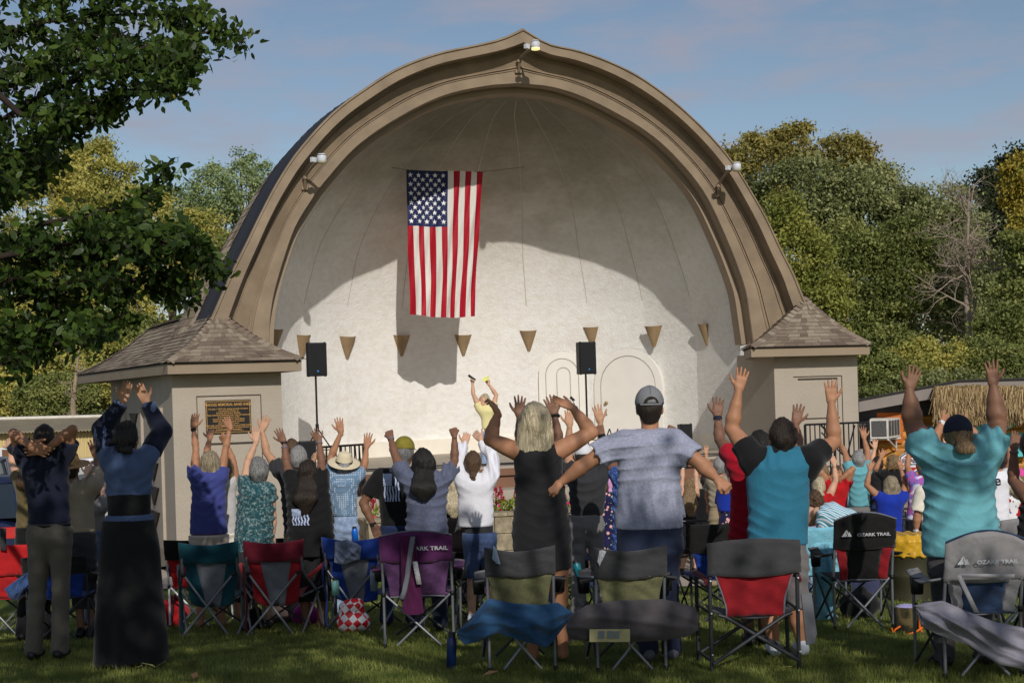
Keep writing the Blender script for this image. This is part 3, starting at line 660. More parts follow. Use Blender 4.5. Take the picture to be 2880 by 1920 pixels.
# railings
M_RAIL = mat('railing_black', (0.01, 0.01, 0.012), .4, .2, 6)
def railing(a, b, z0, z1, label, nb, lat=True):
    e = empty('railing', a.lerp(b, .5), label, 'railing'); mb = MB(); u = (b - a)
    for z in (z0 + .08, z1): mb.tube([a + FZ * z, b + FZ * z], .018, 6)
    mb.build('rail', M_RAIL, e)
    mb = MB()
    for i in range(nb + 1): p = a + u * (i / nb); mb.tube([p + FZ * (z0 + .08), p + FZ * z1], .011 if i not in (0, nb, nb // 2) else .024, 6)
    mb.build('baluster', M_RAIL, e)
    if lat:
        mb = MB()
        for (t0, t1) in ((.0, .3), (.7, 1.0)):
            for s_ in (0, 1, 2):
                p, q = a + u * (t0 + (t1 - t0) * s_ / 3), a + u * (t0 + (t1 - t0) * (s_ + 1) / 3)
                mb.tube([p + FZ * (z0 + .08), q + FZ * z1], .009, 5); mb.tube([p + FZ * z1, q + FZ * (z0 + .08)], .009, 5)
        mb.build('lattice', M_RAIL, e)
ra, rb_ = W(905, 1257, 22.2), W(1022, 1258, 22.9); z1 = ra.z
railing(Vector((ra.x, ra.y, 0)), Vector((rb_.x, rb_.y, 0)), .55, z1, 'black iron railing with lattice beside the left stage stairs', 9)
ra, rb_ = W(2264, 1194, 23.2), W(2440, 1196, 23.6); z1 = ra.z
railing(Vector((ra.x, ra.y, 0)), Vector((rb_.x, rb_.y, 0)), .3, z1, 'black iron stair railing in front of the right tower', 13, False)
rc = W(2310, 1196, 23.0); rd = W(2400, 1290, 22.0); mb = MB(); mb.tube([rc, rd], .018, 6); mb.tube([rc - FZ * .12, rd - FZ * .12], .012, 6)
mb.tube([W(2404, 1195, 23.1), W(2380, 1290, 23.1)], .014, 6); thing(mb, 'stair_handrail', M_RAIL, 'sloping black handrail running down from the right railing', 'railing')
# ---- speakers ----
def speaker(name, px0, px1, py0, py1, d, label, group=None, tilt=0.0, pole=True, stand_label=None):
    c = W((px0 + px1) / 2, (py0 + py1) / 2, d); w = (px1 - px0) / FPX * d; h = (py1 - py0) / FPX * d
    e = empty(name, c - FZ * h / 2, label, 'speaker', group); rot = Matrix.Rotation(PSI * 1.6, 3, 'Z'); r4 = rot
    mb = MB(); dp = w * .78; P_ = lambda x, y, z: c + rot @ Vector((x, y, z)); 
    prof = [(-w / 2, -dp * .35), (-w * .42, -dp / 2), (w * .42, -dp / 2), (w / 2, -dp * .35), (w * .34, dp / 2), (-w * .34, dp / 2)]
    mb.prism([P_(x, y, -h / 2) for x, y in prof], (0, 0, h)); mb.build('cabinet', mat('speaker_black', (0.014, 0.015, 0.017), .55, .2, 20, .3, 60), e, bevel=.012)
    mb = MB(); mb.box(P_(0, -dp / 2 - .006, 0), (w * .80, .012, h * .90), rot); mb.build('grille', mat('speaker_grille', (0.02, 0.021, 0.024), .7, .25, 120, .8, 300), e)
    mb = MB(); mb.box(P_(.0, -dp / 2 - .014, -h * .35), (w * .07, .004, w * .07), rot); mb.build('badge', mat('badge_blue', srgb(50, 150, 220), .4), e)
    mb = MB()
    for sx in (-1, 1):
        for sz in (-1, 1): mb.box(P_(sx * w * .4, -dp * .3, sz * h * .5), (.03, .03, .02), rot)
    mb.build('foot', M_BLK, e)
    if pole:
        base = Vector((c.x, c.y, zS)); st = empty('speaker_stand', base, stand_label, 'stand', 'tripod speaker stands on the stage')
        mb = MB(); mb.tube([base + FZ * .3, c - FZ * h / 2], .019, 8); mb.lathe(base + FZ * ((c.z - h / 2 - zS) * .45), [(.032, -.06), (.032, .06)], 8); mb.build('pole', M_BLK, st)
        for k in range(3):
            a = 2.1 * k + .5; dv = Vector((math.cos(a), math.sin(a), 0)); mb = MB(); mb.tube([base + FZ * .75, base + dv * .5 + FZ * .01], .013, 6); mb.tube([base + FZ * .35, base + dv * .28 + FZ * .34], .009, 6); mb.build('leg', M_BLK, st)
    return e
speaker('loudspeaker', 857, 916, 964, 1058, 24.7, 'black loudspeaker on a pole beside the left tower', 'pole-mounted loudspeakers', stand_label='black speaker stand on the left of the stage')
speaker('loudspeaker', 1619, 1673, 962, 1052, 25.6, 'black loudspeaker on a pole in front of the arched doors', 'pole-mounted loudspeakers', stand_label='black speaker stand in front of the arched doors')
speaker('floor_speaker', 836, 886, 1240, 1330, 23.9, 'black floor speaker low behind the left railing', None, pole=False)
speaker('floor_speaker', 1905, 1945, 1192, 1268, 26.3, 'black floor speaker standing at the right of the stage', None, pole=False)
# microphone on stand
mb = MB(); b_ = W(1650, 1280, 25.2); b_.z = zS; t_ = W(1640, 1150, 25.2); mb.tube([b_, W(1650, 1165, 25.2)], .01, 6); mb.tube([W(1650, 1200, 25.2), W(1608, 1122, 25.0)], .008, 6)
mb.lathe(b_, [(0, 0), (.12, 0), (.12, .02), (0, .03)], 12); mb.tube([W(1604, 1116, 25.0), W(1616, 1126, 25.0)], [.028, .016], 8)
for k in range(4):
    q = W(1690 + 12 * k, 1205 + 35 * (k % 2), 25.2); mb.tube([q, W(1702 + 12 * k, 1240 - 35 * (k % 2), 25.2)], .012, 5)
thing(mb, 'microphone_stand', M_BLK, 'black microphone stand near the pole speaker on stage', 'microphone stand')
# ---- flag ----
def flag():
    e = empty('flag', None or FL(0, 0, 0), 'large american flag hanging vertically inside the bandshell, stars upper left', 'flag')
    ly = 2.55; tl_, tr2 = fp(1143, 478, ly), fp(1357, 484, ly); bl, br = fp(1155, 883, ly), fp(1337, 889, ly)
    e.location = FL((tl_[0] + tr2[0]) / 2, ly, tl_[1])
    mats_ = [mat('flag_red', srgb(180, 22, 44), .6, .05, 4, trans=.25, spec=.3), mat('flag_white', srgb(235, 232, 225), .6, .03, 4, trans=.25), mat('flag_blue', srgb(34, 44, 92), .6, .06, 4, trans=.2)]
    def P(u, v):
        x = (tl_[0] * (1 - u) + tr2[0] * u) * (1 - v) + (bl[0] * (1 - u) + br[0] * u) * v; z = (tl_[1] * (1 - u) + tr2[1] * u) * (1 - v) + (bl[1] * (1 - u) + br[1] * u) * v
        z -= .05 * math.sin(math.pi * u) * v
        fold = .055 * math.sin(u * 17 + v * 3.2 + 1.4 * math.sin(v * 4)) * (0.25 + v) + .018 * math.sin(u * 43 + v * 14) + .05 * math.sin(u * 6 + v * 2.5)
        return FL(x + .012 * math.sin(v * 9 + u * 4) * v, ly + fold, z)
    NU, NV = 78, 60; su = NU // 13; mb = MB(); vs = [P(i / NU, j / NV) for j in range(NV + 1) for i in range(NU + 1)]; fs = [[], [], []]
    for j in range(NV):
        for i in range(NU):
            st = i // su; v = j / NV; red = st % 2 == 0
            mi = 0 if red else 1
            if i < su * 7 and v < .382: mi = 2
            fs[mi].append((j * (NU + 1) + i, j * (NU + 1) + i + 1, (j + 1) * (NU + 1) + i + 1, (j + 1) * (NU + 1) + i))
    mb.v = [tuple(p) for p in vs]
    for mi in range(3): mb.f += fs[mi]; mb.m += [mi] * len(fs[mi]); mb.sm += [True] * len(fs[mi])
    o = mb.build('stripes_and_canton', mats_, e); 
    us_ = 7 / 13; M_ST = mat('flag_star', (.85, .85, .85), .6)
    for r_ in range(11):
        n_ = 5 if r_ % 2 == 0 else 4
        for c_ in range(n_):
            v = .382 * (r_ + 1) / 12.0; u = us_ * ((c_ + .5) / 5 if n_ == 5 else (c_ + 1) / 5)
            ctr = P(u, v); du = (P(u + .01, v) - P(u - .01, v)).normalized(); dv = (P(u, v - .01) - P(u, v + .01)).normalized(); nn = du.cross(dv).normalized()
            if nn.dot(FY) > 0: nn = -nn
            pts = []
            for k in range(10):
                a = math.pi / 2 + k * math.pi / 5; rr_ = .058 if k % 2 == 0 else .023; pts.append(ctr + nn * .010 + (du * math.cos(a) + dv * math.sin(a)) * rr_)
            mb = MB(); mb.add([ctr + nn * .010] + pts, [(0, 1 + k, 1 + (k + 1) % 10) for k in range(10)]); mb.build('star', M_ST, e)
    mb = MB(); mb.tube([FL(fp(1025, 458, ly + .3)[0], ly + .3, fp(1025, 458, ly + .3)[1]), P(0, 0), P(.5, 0) - FZ * .01, P(1, 0), FL(fp(1475, 470, ly + .3)[0], ly + .3, fp(1475, 470, ly + .3)[1])], .004, 4); mb.build('hanging_wire', M_BLK, e)
flag()
# ================= IMPLICIT SURFACES FOR FIGURES AND CLOTH =================
class Field:
    """signed distance field on a grid, filled primitive by primitive with smooth unions"""
    def __init__(s, h): s.h = h; s.pr = []; s.cuts = []; s.disp = None
    def cone(s, a, b, ra, rb, k=.02, ky=1.0, c=None): s.pr.append(('c', Vector(a), Vector(b), ra, rb, k, ky, c)); return s
    def ell(s, c, r, k=.02, rot=None, cut=None): s.pr.append(('e', Vector(c), Vector(r), rot, k, cut)); return s
    def prof(s, rows, cy, ky, k=.04, cut=None, lean=0.0): s.pr.append(('p', rows, cy, ky, k, cut, lean)); return s
    def bounds(s):
        lo = np.full(3, 1e9); hi = np.full(3, -1e9)
        for p in s.pr: a, b = s.pb(p); lo = np.minimum(lo, a); hi = np.maximum(hi, b)
        return lo, hi
    def pb(s, p):
        if p[0] == 'c':
            a, b = np.array(p[1]), np.array(p[2]); r = max(p[3], p[4]); return np.minimum(a, b) - r, np.maximum(a, b) + r
        if p[0] == 'e':
            c = np.array(p[1]); r = max(p[2]) if p[3] is not None else np.array(p[2]); return c - r, c + r
        rows, cy, ky = p[1], p[2], p[3]; z = [r[0] for r in rows]
        return np.array([min(r[1] - r[2] for r in rows), cy - max(r[2] for r in rows) / ky - abs(p[6]) , min(z)]), np.array([max(r[1] + r[2] for r in rows), cy + max(r[2] for r in rows) / ky + abs(p[6]), max(z)])
    def mesh(s):
        h = s.h; lo, hi = s.bounds(); lo = lo - 3.2 * h; hi = hi + 3.2 * h; n = np.ceil((hi - lo) / h).astype(int) + 1
        F = np.full(n, 1.0, np.float32)
        ax = [(lo[i] + h * np.arange(n[i])).astype(np.float32) for i in range(3)]
        for p in s.pr:
            a, b = s.pb(p); k = p[5] if p[0] == 'c' else p[4]; m = k + 3.5 * h
            i0 = np.maximum(((a - m - lo) / h).astype(int), 0); i1 = np.minimum(((b + m - lo) / h).astype(int) + 2, n)
            X, Y, Z = np.meshgrid(ax[0][i0[0]:i1[0]], ax[1][i0[1]:i1[1]], ax[2][i0[2]:i1[2]], indexing='ij', sparse=True)
            if p[0] == 'c':
                A, B, ra, rb, k, ky, cut = p[1:]
                d = B - A; L2 = max(1e-9, d.x ** 2 + (d.y * ky) ** 2 + d.z ** 2)
                x, y, z = X - A.x, (Y - A.y) * ky, Z - A.z
                t = np.clip((x * d.x + y * d.y * ky + z * d.z) / L2, 0, 1)
                D = np.sqrt((x - t * d.x) ** 2 + (y - t * d.y * ky) ** 2 + (z - t * d.z) ** 2) - (ra + (rb - ra) * t)
            elif p[0] == 'e':
                c, r, rot, k, cut = p[1:]
                x, y, z = X - c.x, Y - c.y, Z - c.z
                if rot is not None:
                    q = rot.transposed(); x, y, z = q[0][0] * x + q[0][1] * y + q[0][2] * z, q[1][0] * x + q[1][1] * y + q[1][2] * z, q[2][0] * x + q[2][1] * y + q[2][2] * z
                D = (np.sqrt((x / r.x) ** 2 + (y / r.y) ** 2 + (z / r.z) ** 2) - 1) * min(r)
            else:
                rows, cy, ky, k, cut, lean = p[1:]
                zz = [r[0] for r in rows][::-1]; cx_ = np.interp(Z, zz, [r[1] for r in rows][::-1]); rr = np.interp(Z, zz, [r[2] for r in rows][::-1])
                cyy = cy + lean * (Z - zz[0]) / max(.01, zz[-1] - zz[0])
                D = (np.sqrt((X - cx_) ** 2 + ((Y - cyy) * ky) ** 2) - rr) * .92
                D = np.maximum(D, np.maximum(Z - zz[-1], zz[0] - Z))
            if cut is not None:
                for (cp, cn) in cut: D = np.maximum(D, (X - cp[0]) * cn[0] + (Y - cp[1]) * cn[1] + (Z - cp[2]) * cn[2])
            G = F[i0[0]:i1[0], i0[1]:i1[1], i0[2]:i1[2]]
            if k > 0:
                hh = np.clip(.5 + .5 * (G - D) / k, 0, 1); G[:] = G * (1 - hh) + D * hh - k * hh * (1 - hh)
            else: G[:] = np.minimum(G, D)
        X, Y, Z = np.meshgrid(*ax, indexing='ij', sparse=True)
        if s.disp is not None: F = F + s.disp(X, Y, Z).astype(np.float32)
        for (cp, cn) in s.cuts: F = np.maximum(F, (X - cp[0]) * cn[0] + (Y - cp[1]) * cn[1] + (Z - cp[2]) * cn[2])
        return nets(F, lo, h)
def nets(F, lo, h):
    S = F < 0
    c = [S[i:S.shape[0] - 1 + i, j:S.shape[1] - 1 + j, k:S.shape[2] - 1 + k] for i in (0, 1) for j in (0, 1) for k in (0, 1)]
    tot = sum(x.astype(np.int8) for x in c); act = (tot > 0) & (tot < 8)
    idx = np.argwhere(act); 
    if len(idx) == 0: return np.zeros((0, 3)), np.zeros((0, 4), int)
    num = np.full(act.shape, -1, np.int32); num[act] = np.arange(len(idx))
    P = np.zeros((len(idx), 3)); W_ = np.zeros(len(idx))
    val = np.stack([F[idx[:, 0] + i, idx[:, 1] + j, idx[:, 2] + k] for i in (0, 1) for j in (0, 1) for k in (0, 1)], 1)
    offs = np.array([(i, j, k) for i in (0, 1) for j in (0, 1) for k in (0, 1)], float)
    for a in range(8):
        for b in range(a + 1, 8):
            if abs(offs[a] - offs[b]).sum() != 1: continue
            va, vb = val[:, a], val[:, b]; m = (va < 0) != (vb < 0)
            t = np.where(m, va / np.where(m, va - vb, 1), 0)[:, None]
            P += np.where(m[:, None], offs[a] + (offs[b] - offs[a]) * t, 0); W_ += m
    V = (idx + P / W_[:, None]) * h + lo
    Q = []
    for ax in range(3):
        o1, o2 = [(1, 2), (2, 0), (0, 1)][ax]
        sl0 = [slice(None)] * 3; sl1 = [slice(None)] * 3; sl0[ax] = slice(0, -1); sl1[ax] = slice(1, None)
        ch = S[tuple(sl0)] != S[tuple(sl1)]; e = np.argwhere(ch); sg = S[tuple(sl0)][ch]
        ok = (e[:, o1] > 0) & (e[:, o2] > 0) & (e[:, o1] < act.shape[o1]) & (e[:, o2] < act.shape[o2]); e = e[ok]; sg = sg[ok]
        def g(d1, d2):
            q = e.copy(); q[:, o1] -= d1; q[:, o2] -= d2; return num[q[:, 0], q[:, 1], q[:, 2]]
        q = np.stack([g(0, 0), g(1, 0), g(1, 1), g(0, 1)], 1); q[~sg] = q[~sg][:, ::-1]; Q.append(q)
    Q = np.concatenate(Q); Q = Q[(Q >= 0).all(1)]
    return V, Q[:, ::-1] if False else Q
def mesh_obj(name, parts, m, parent, mats_extra=()):
    vs = np.concatenate([p[0] for p in parts]); k = 0; fs = []
    for p in parts: fs.append(p[1] + k); k += len(p[0])
    f = np.concatenate(fs)
    me = bpy.data.meshes.new(name)
    if len(vs) == 0: return None
    me.vertices.add(len(vs)); me.vertices.foreach_set('co', vs.astype(np.float32).ravel()); me.loops.add(f.size); me.loops.foreach_set('vertex_index', f.ravel().astype(np.int32))
    me.polygons.add(len(f)); me.polygons.foreach_set('loop_start', (np.arange(len(f)) * 4).astype(np.int32)); me.polygons.foreach_set('use_smooth', np.ones(len(f), bool)); me.update(calc_edges=True)
    me.materials.append(m)
    if parent is not None:
        me.transform(Matrix.Translation(-parent.location))
    o = bpy.data.objects.new(name, me); C.objects.link(o); o.parent = parent
    return o
def n3(X, Y, Z, f, seed):
    a = seed * 1.7
    return (np.sin(X * f + 1.3 * np.sin(Z * f * .7 + a) + a) * np.sin(Z * f * .83 + 1.1 * np.sin(X * f * .61 + a * 2) + 2 * a) + .5 * np.sin(Y * f * 1.3 + X * f * .5 + a * 3)) / 1.5

def cloth(name, col, rough=.85, var=.10, scale=9, pat=None, c2=None, c3=None, weave=True, sheen=.15):
    """fabric: base colour with woven bump; pat: stripes / tiedye / floral / dots / heather"""
    if name in MATS: return MATS[name]
    m = bpy.data.materials.new(name); m.use_nodes = True; MATS[name] = m; t = m.node_tree; b = t.nodes['Principled BSDF']; b.inputs['Roughness'].default_value = rough; b.inputs['Sheen Weight'].default_value = sheen; b.inputs['Specular IOR Level'].default_value = .15
    N = t.nodes.new; K = t.links.new; tcn = N('ShaderNodeTexCoord'); vec = tcn.outputs['Object']
    n = N('ShaderNodeTexNoise'); n.inputs['Scale'].default_value = scale; n.inputs['Detail'].default_value = 5; K(vec, n.inputs['Vector'])
    r = N('ShaderNodeValToRGB'); e = r.color_ramp.elements; e[0].position = .3; e[1].position = .7
    e[0].color = (*[c * (1 - var) for c in col], 1); e[1].color = (*[min(1, c * (1 + var)) for c in col], 1); K(n.outputs['Fac'], r.inputs['Fac']); cur = r.outputs['Color']
    def mix(fac, ca, cb):
        q = N('ShaderNodeMixRGB'); K(fac, q.inputs['Fac'])
        if isinstance(ca, tuple): q.inputs['Color1'].default_value = (*ca, 1)
        else: K(ca, q.inputs['Color1'])
        if isinstance(cb, tuple): q.inputs['Color2'].default_value = (*cb, 1)
        else: K(cb, q.inputs['Color2'])
        return q.outputs['Color']
    def ramp(src, p0, p1):
        q = N('ShaderNodeValToRGB'); q.color_ramp.elements[0].position = p0; q.color_ramp.elements[1].position = p1; K(src, q.inputs['Fac']); return q.outputs['Color']
    if pat == 'stripes':
        w = N('ShaderNodeTexWave'); w.wave_type = 'BANDS'; w.bands_direction = 'DIAGONAL'; w.inputs['Scale'].default_value = 17; w.inputs['Distortion'].default_value = .6; K(vec, w.inputs['Vector']); cur = mix(ramp(w.outputs['Fac'], .62, .72), cur, c2)
    elif pat == 'tiedye':
        w = N('ShaderNodeTexNoise'); w.inputs['Scale'].default_value = 7; w.inputs['Distortion'].default_value = 2; K(vec, w.inputs['Vector']); cur = mix(ramp(w.outputs['Fac'], .42, .56), cur, c2)
        w = N('ShaderNodeTexNoise'); w.inputs['Scale'].default_value = 5; w.inputs['Distortion'].default_value = 1.5; K(vec, w.inputs['Vector']); cur = mix(ramp(w.outputs['Fac'], .52, .62), cur, c3)
    elif pat in ('floral', 'dots'):
        w = N('ShaderNodeTexVoronoi'); w.inputs['Scale'].default_value = 13 if pat == 'floral' else 42; w.inputs['Randomness'].default_value = 1.0 if pat == 'floral' else .15; K(vec, w.inputs['Vector'])
        q = N('ShaderNodeMath'); q.operation = 'LESS_THAN'; q.inputs[1].default_value = .30 if pat == 'floral' else .28; K(w.outputs['Distance'], q.inputs[0]); cur = mix(q.outputs[0], cur, c2)
        if c3:
            w = N('ShaderNodeTexVoronoi'); w.inputs['Scale'].default_value = 21; K(vec, w.inputs['Vector']); q = N('ShaderNodeMath'); q.operation = 'LESS_THAN'; q.inputs[1].default_value = .22; K(w.outputs['Distance'], q.inputs[0]); cur = mix(q.outputs[0], cur, c3)
    elif pat == 'mottle':
        w = N('ShaderNodeTexNoise'); w.inputs['Scale'].default_value = 38; w.inputs['Detail'].default_value = 6; w.inputs['Roughness'].default_value = .8; K(vec, w.inputs['Vector']); cur = mix(ramp(w.outputs['Fac'], .50, .62), cur, c2)
    elif pat == 'denim':
        w = N('ShaderNodeTexNoise'); w.inputs['Scale'].default_value = 16; w.inputs['Detail'].default_value = 8; w.inputs['Roughness'].default_value = .8; K(vec, w.inputs['Vector']); cur = mix(ramp(w.outputs['Fac'], .40, .75), cur, c2 or tuple(min(1, c * 1.9) for c in col))
    K(cur, b.inputs['Base Color'])
    n1 = N('ShaderNodeTexNoise'); n1.inputs['Scale'].default_value = 7; n1.inputs['Detail'].default_value = 6; n1.inputs['Roughness'].default_value = .55; n1.inputs['Distortion'].default_value = 1.2; K(vec, n1.inputs['Vector'])
    bp = N('ShaderNodeBump'); bp.inputs['Strength'].default_value = .22; bp.inputs['Distance'].default_value = .05; K(n1.outputs['Fac'], bp.inputs['Height'])
    n2 = N('ShaderNodeTexNoise'); n2.inputs['Scale'].default_value = 260; K(vec, n2.inputs['Vector']); b2 = N('ShaderNodeBump'); b2.inputs['Strength'].default_value = .25; b2.inputs['Distance'].default_value = .003; K(n2.outputs['Fac'], b2.inputs['Height']); K(bp.outputs['Normal'], b2.inputs['Normal'])
    K(b2.outputs['Normal'], b.inputs['Normal'])
    return m
def skin(name, c, var=.10):
    if name in MATS: return MATS[name]
    m = mat(name, c, .55, var, 14, .25, 90, spec=.3, bdist=.002); b = m.node_tree.nodes['Principled BSDF']
    b.inputs['Subsurface Weight'].default_value = .12; b.inputs['Subsurface Radius'].default_value = (.02, .008, .004); b.inputs['Subsurface Scale'].default_value = 1.0
    return m
def hairm(name, c, c2): return mat(name, c, .5, .45, 22, .9, 60, stretch=(7, 7, .55), col2=c2, spec=.35, bdist=.006, det=5)
SK = dict(fair=skin('skin_fair', srgb(206, 162, 134)), tan=skin('skin_tan', srgb(172, 124, 94)), deep=skin('skin_deep', srgb(128, 92, 72)), mid=skin('skin_mid', srgb(188, 144, 114)), pink=skin('skin_pink', srgb(200, 142, 122)))
HR = dict(black=hairm('hair_black', (.006, .005, .005), (.03, .025, .022)), dark=hairm('hair_dark', (.012, .008, .006), (.045, .03, .02)), brown=hairm('hair_brown', (.05, .025, .012), (.16, .09, .045)), blonde=hairm('hair_blonde', (.36, .27, .15), (.80, .70, .48)),
          ash=hairm('hair_ash_blonde', (.14, .10, .06), (.50, .42, .28)), grey=hairm('hair_grey', (.16, .155, .15), (.46, .45, .44)), silver=hairm('hair_silver', (.13, .13, .13), (.34, .34, .33)), light=hairm('hair_light_brown', (.13, .075, .035), (.36, .24, .12)))

def hand(wr, dirv, side, pose, sc, h, nrm):
    """hand mesh: palm, four unequal bent fingers and a thumb leaving the side of the palm; side=+1 when the thumb points to +u"""
    d = dirv.normalized(); n = (nrm - d * nrm.dot(d)).normalized(); u = d.cross(n).normalized() * side
    f = Field(h); S_ = sc
    f.cone(wr - d * .02, wr + d * .02 * S_, .026 * S_, .026 * S_, .012, 1)
    for q, (o, r1, r2) in enumerate(((-.027, .016, .014), (-.009, .017, .0145), (.009, .017, .0145), (.026, .017, .0145))):
        f.cone(wr + d * .012 * S_ + u * o * .75 * S_, wr + d * .088 * S_ + u * o * 1.12 * S_, r1 * S_, r2 * S_, .012)
    curl = dict(open=.12, relax=.35, cup=.7, fist=1.75, grip=1.3, flat=.03)[pose]; spl = dict(open=.12, relax=.05, cup=.03, fist=-.02, grip=.0, flat=.02)[pose]
    for q, (o, L_) in enumerate(((-.031, .062), (-.0105, .076), (.0105, .082), (.031, .073))):
        base = wr + d * .092 * S_ + u * o * S_; a = -(1.5 - q) * spl * 1.15; dd = (d * math.cos(a) - u * math.sin(a) * -1).normalized() if False else (d * math.cos(a) + u * math.sin(a)).normalized()
        p = base; seg = [L_ * .45, L_ * .31, L_ * .24]; th = 0
        for i, sg in enumerate(seg):
            th += curl * (.55 if i == 0 else .8) * (1 + .12 * math.sin(q * 2.1 + i)); dv = dd * math.cos(th) + n * math.sin(th)
            q2 = p + dv * sg * S_; r_ = (.0098, .0090, .0082, .0072); f.cone(p, q2, r_[i] * S_, r_[i + 1] * S_, .004 if i else .008); p = q2
    tb = wr + d * .030 * S_ + u * .024 * S_; t1 = tb + (d * .62 + u * (.75 if pose in ('open', 'relax', 'flat') else .5) + n * .15).normalized() * .040 * S_
    if pose in ('fist', 'grip'): t2 = t1 + (d * .7 + n * .55 - u * .05).normalized() * .032 * S_; t3 = t2 + (n * .8 - u * .75 + d * .2).normalized() * .026 * S_
    else: t2 = t1 + (d * .78 + u * .6).normalized() * .032 * S_; t3 = t2 + (d * .9 + u * .35).normalized() * .026 * S_
    f.cone(tb, t1, .016 * S_, .0125 * S_, .014); f.cone(t1, t2, .0120 * S_, .0102 * S_, .006); f.cone(t2, t3, .0102 * S_, .0080 * S_, .004)
    return f.mesh()

def decal(obj, polys, m, name, parent, off=.004, dirv=(0, 1, 0)):
    """print on cloth: 2D polygons (world x,z) pushed on to the garment's back"""
    from mathutils.bvhtree import BVHTree
    me = obj.data; loc = parent.location
    bv = BVHTree.FromPolygons([v.co + loc for v in me.vertices], [tuple(p.vertices) for p in me.polygons]); mb = MB(); D = Vector(dirv)
    for poly in polys:
        pts = []
        for (x, z) in poly:
            hit = bv.ray_cast(Vector((x, loc.y - 1.2, z)), D)
            if hit[0] is None: pts = None; break
            pts.append(hit[0] - D * off)
        if pts: mb.poly(pts)
    if mb.v: return mb.build(name, m, parent)
def sub_rect(x0, x1, z0, z1, nx=6, nz=6):
    r = []
    for i in range(nx):
        for j in range(nz): a, b, c, d = x0 + (x1 - x0) * i / nx, x0 + (x1 - x0) * (i + 1) / nx, z0 + (z1 - z0) * j / nz, z0 + (z1 - z0) * (j + 1) / nz; r.append([(a, c), (b, c), (b, d), (a, d)])
    return r
PEOPLE = {}
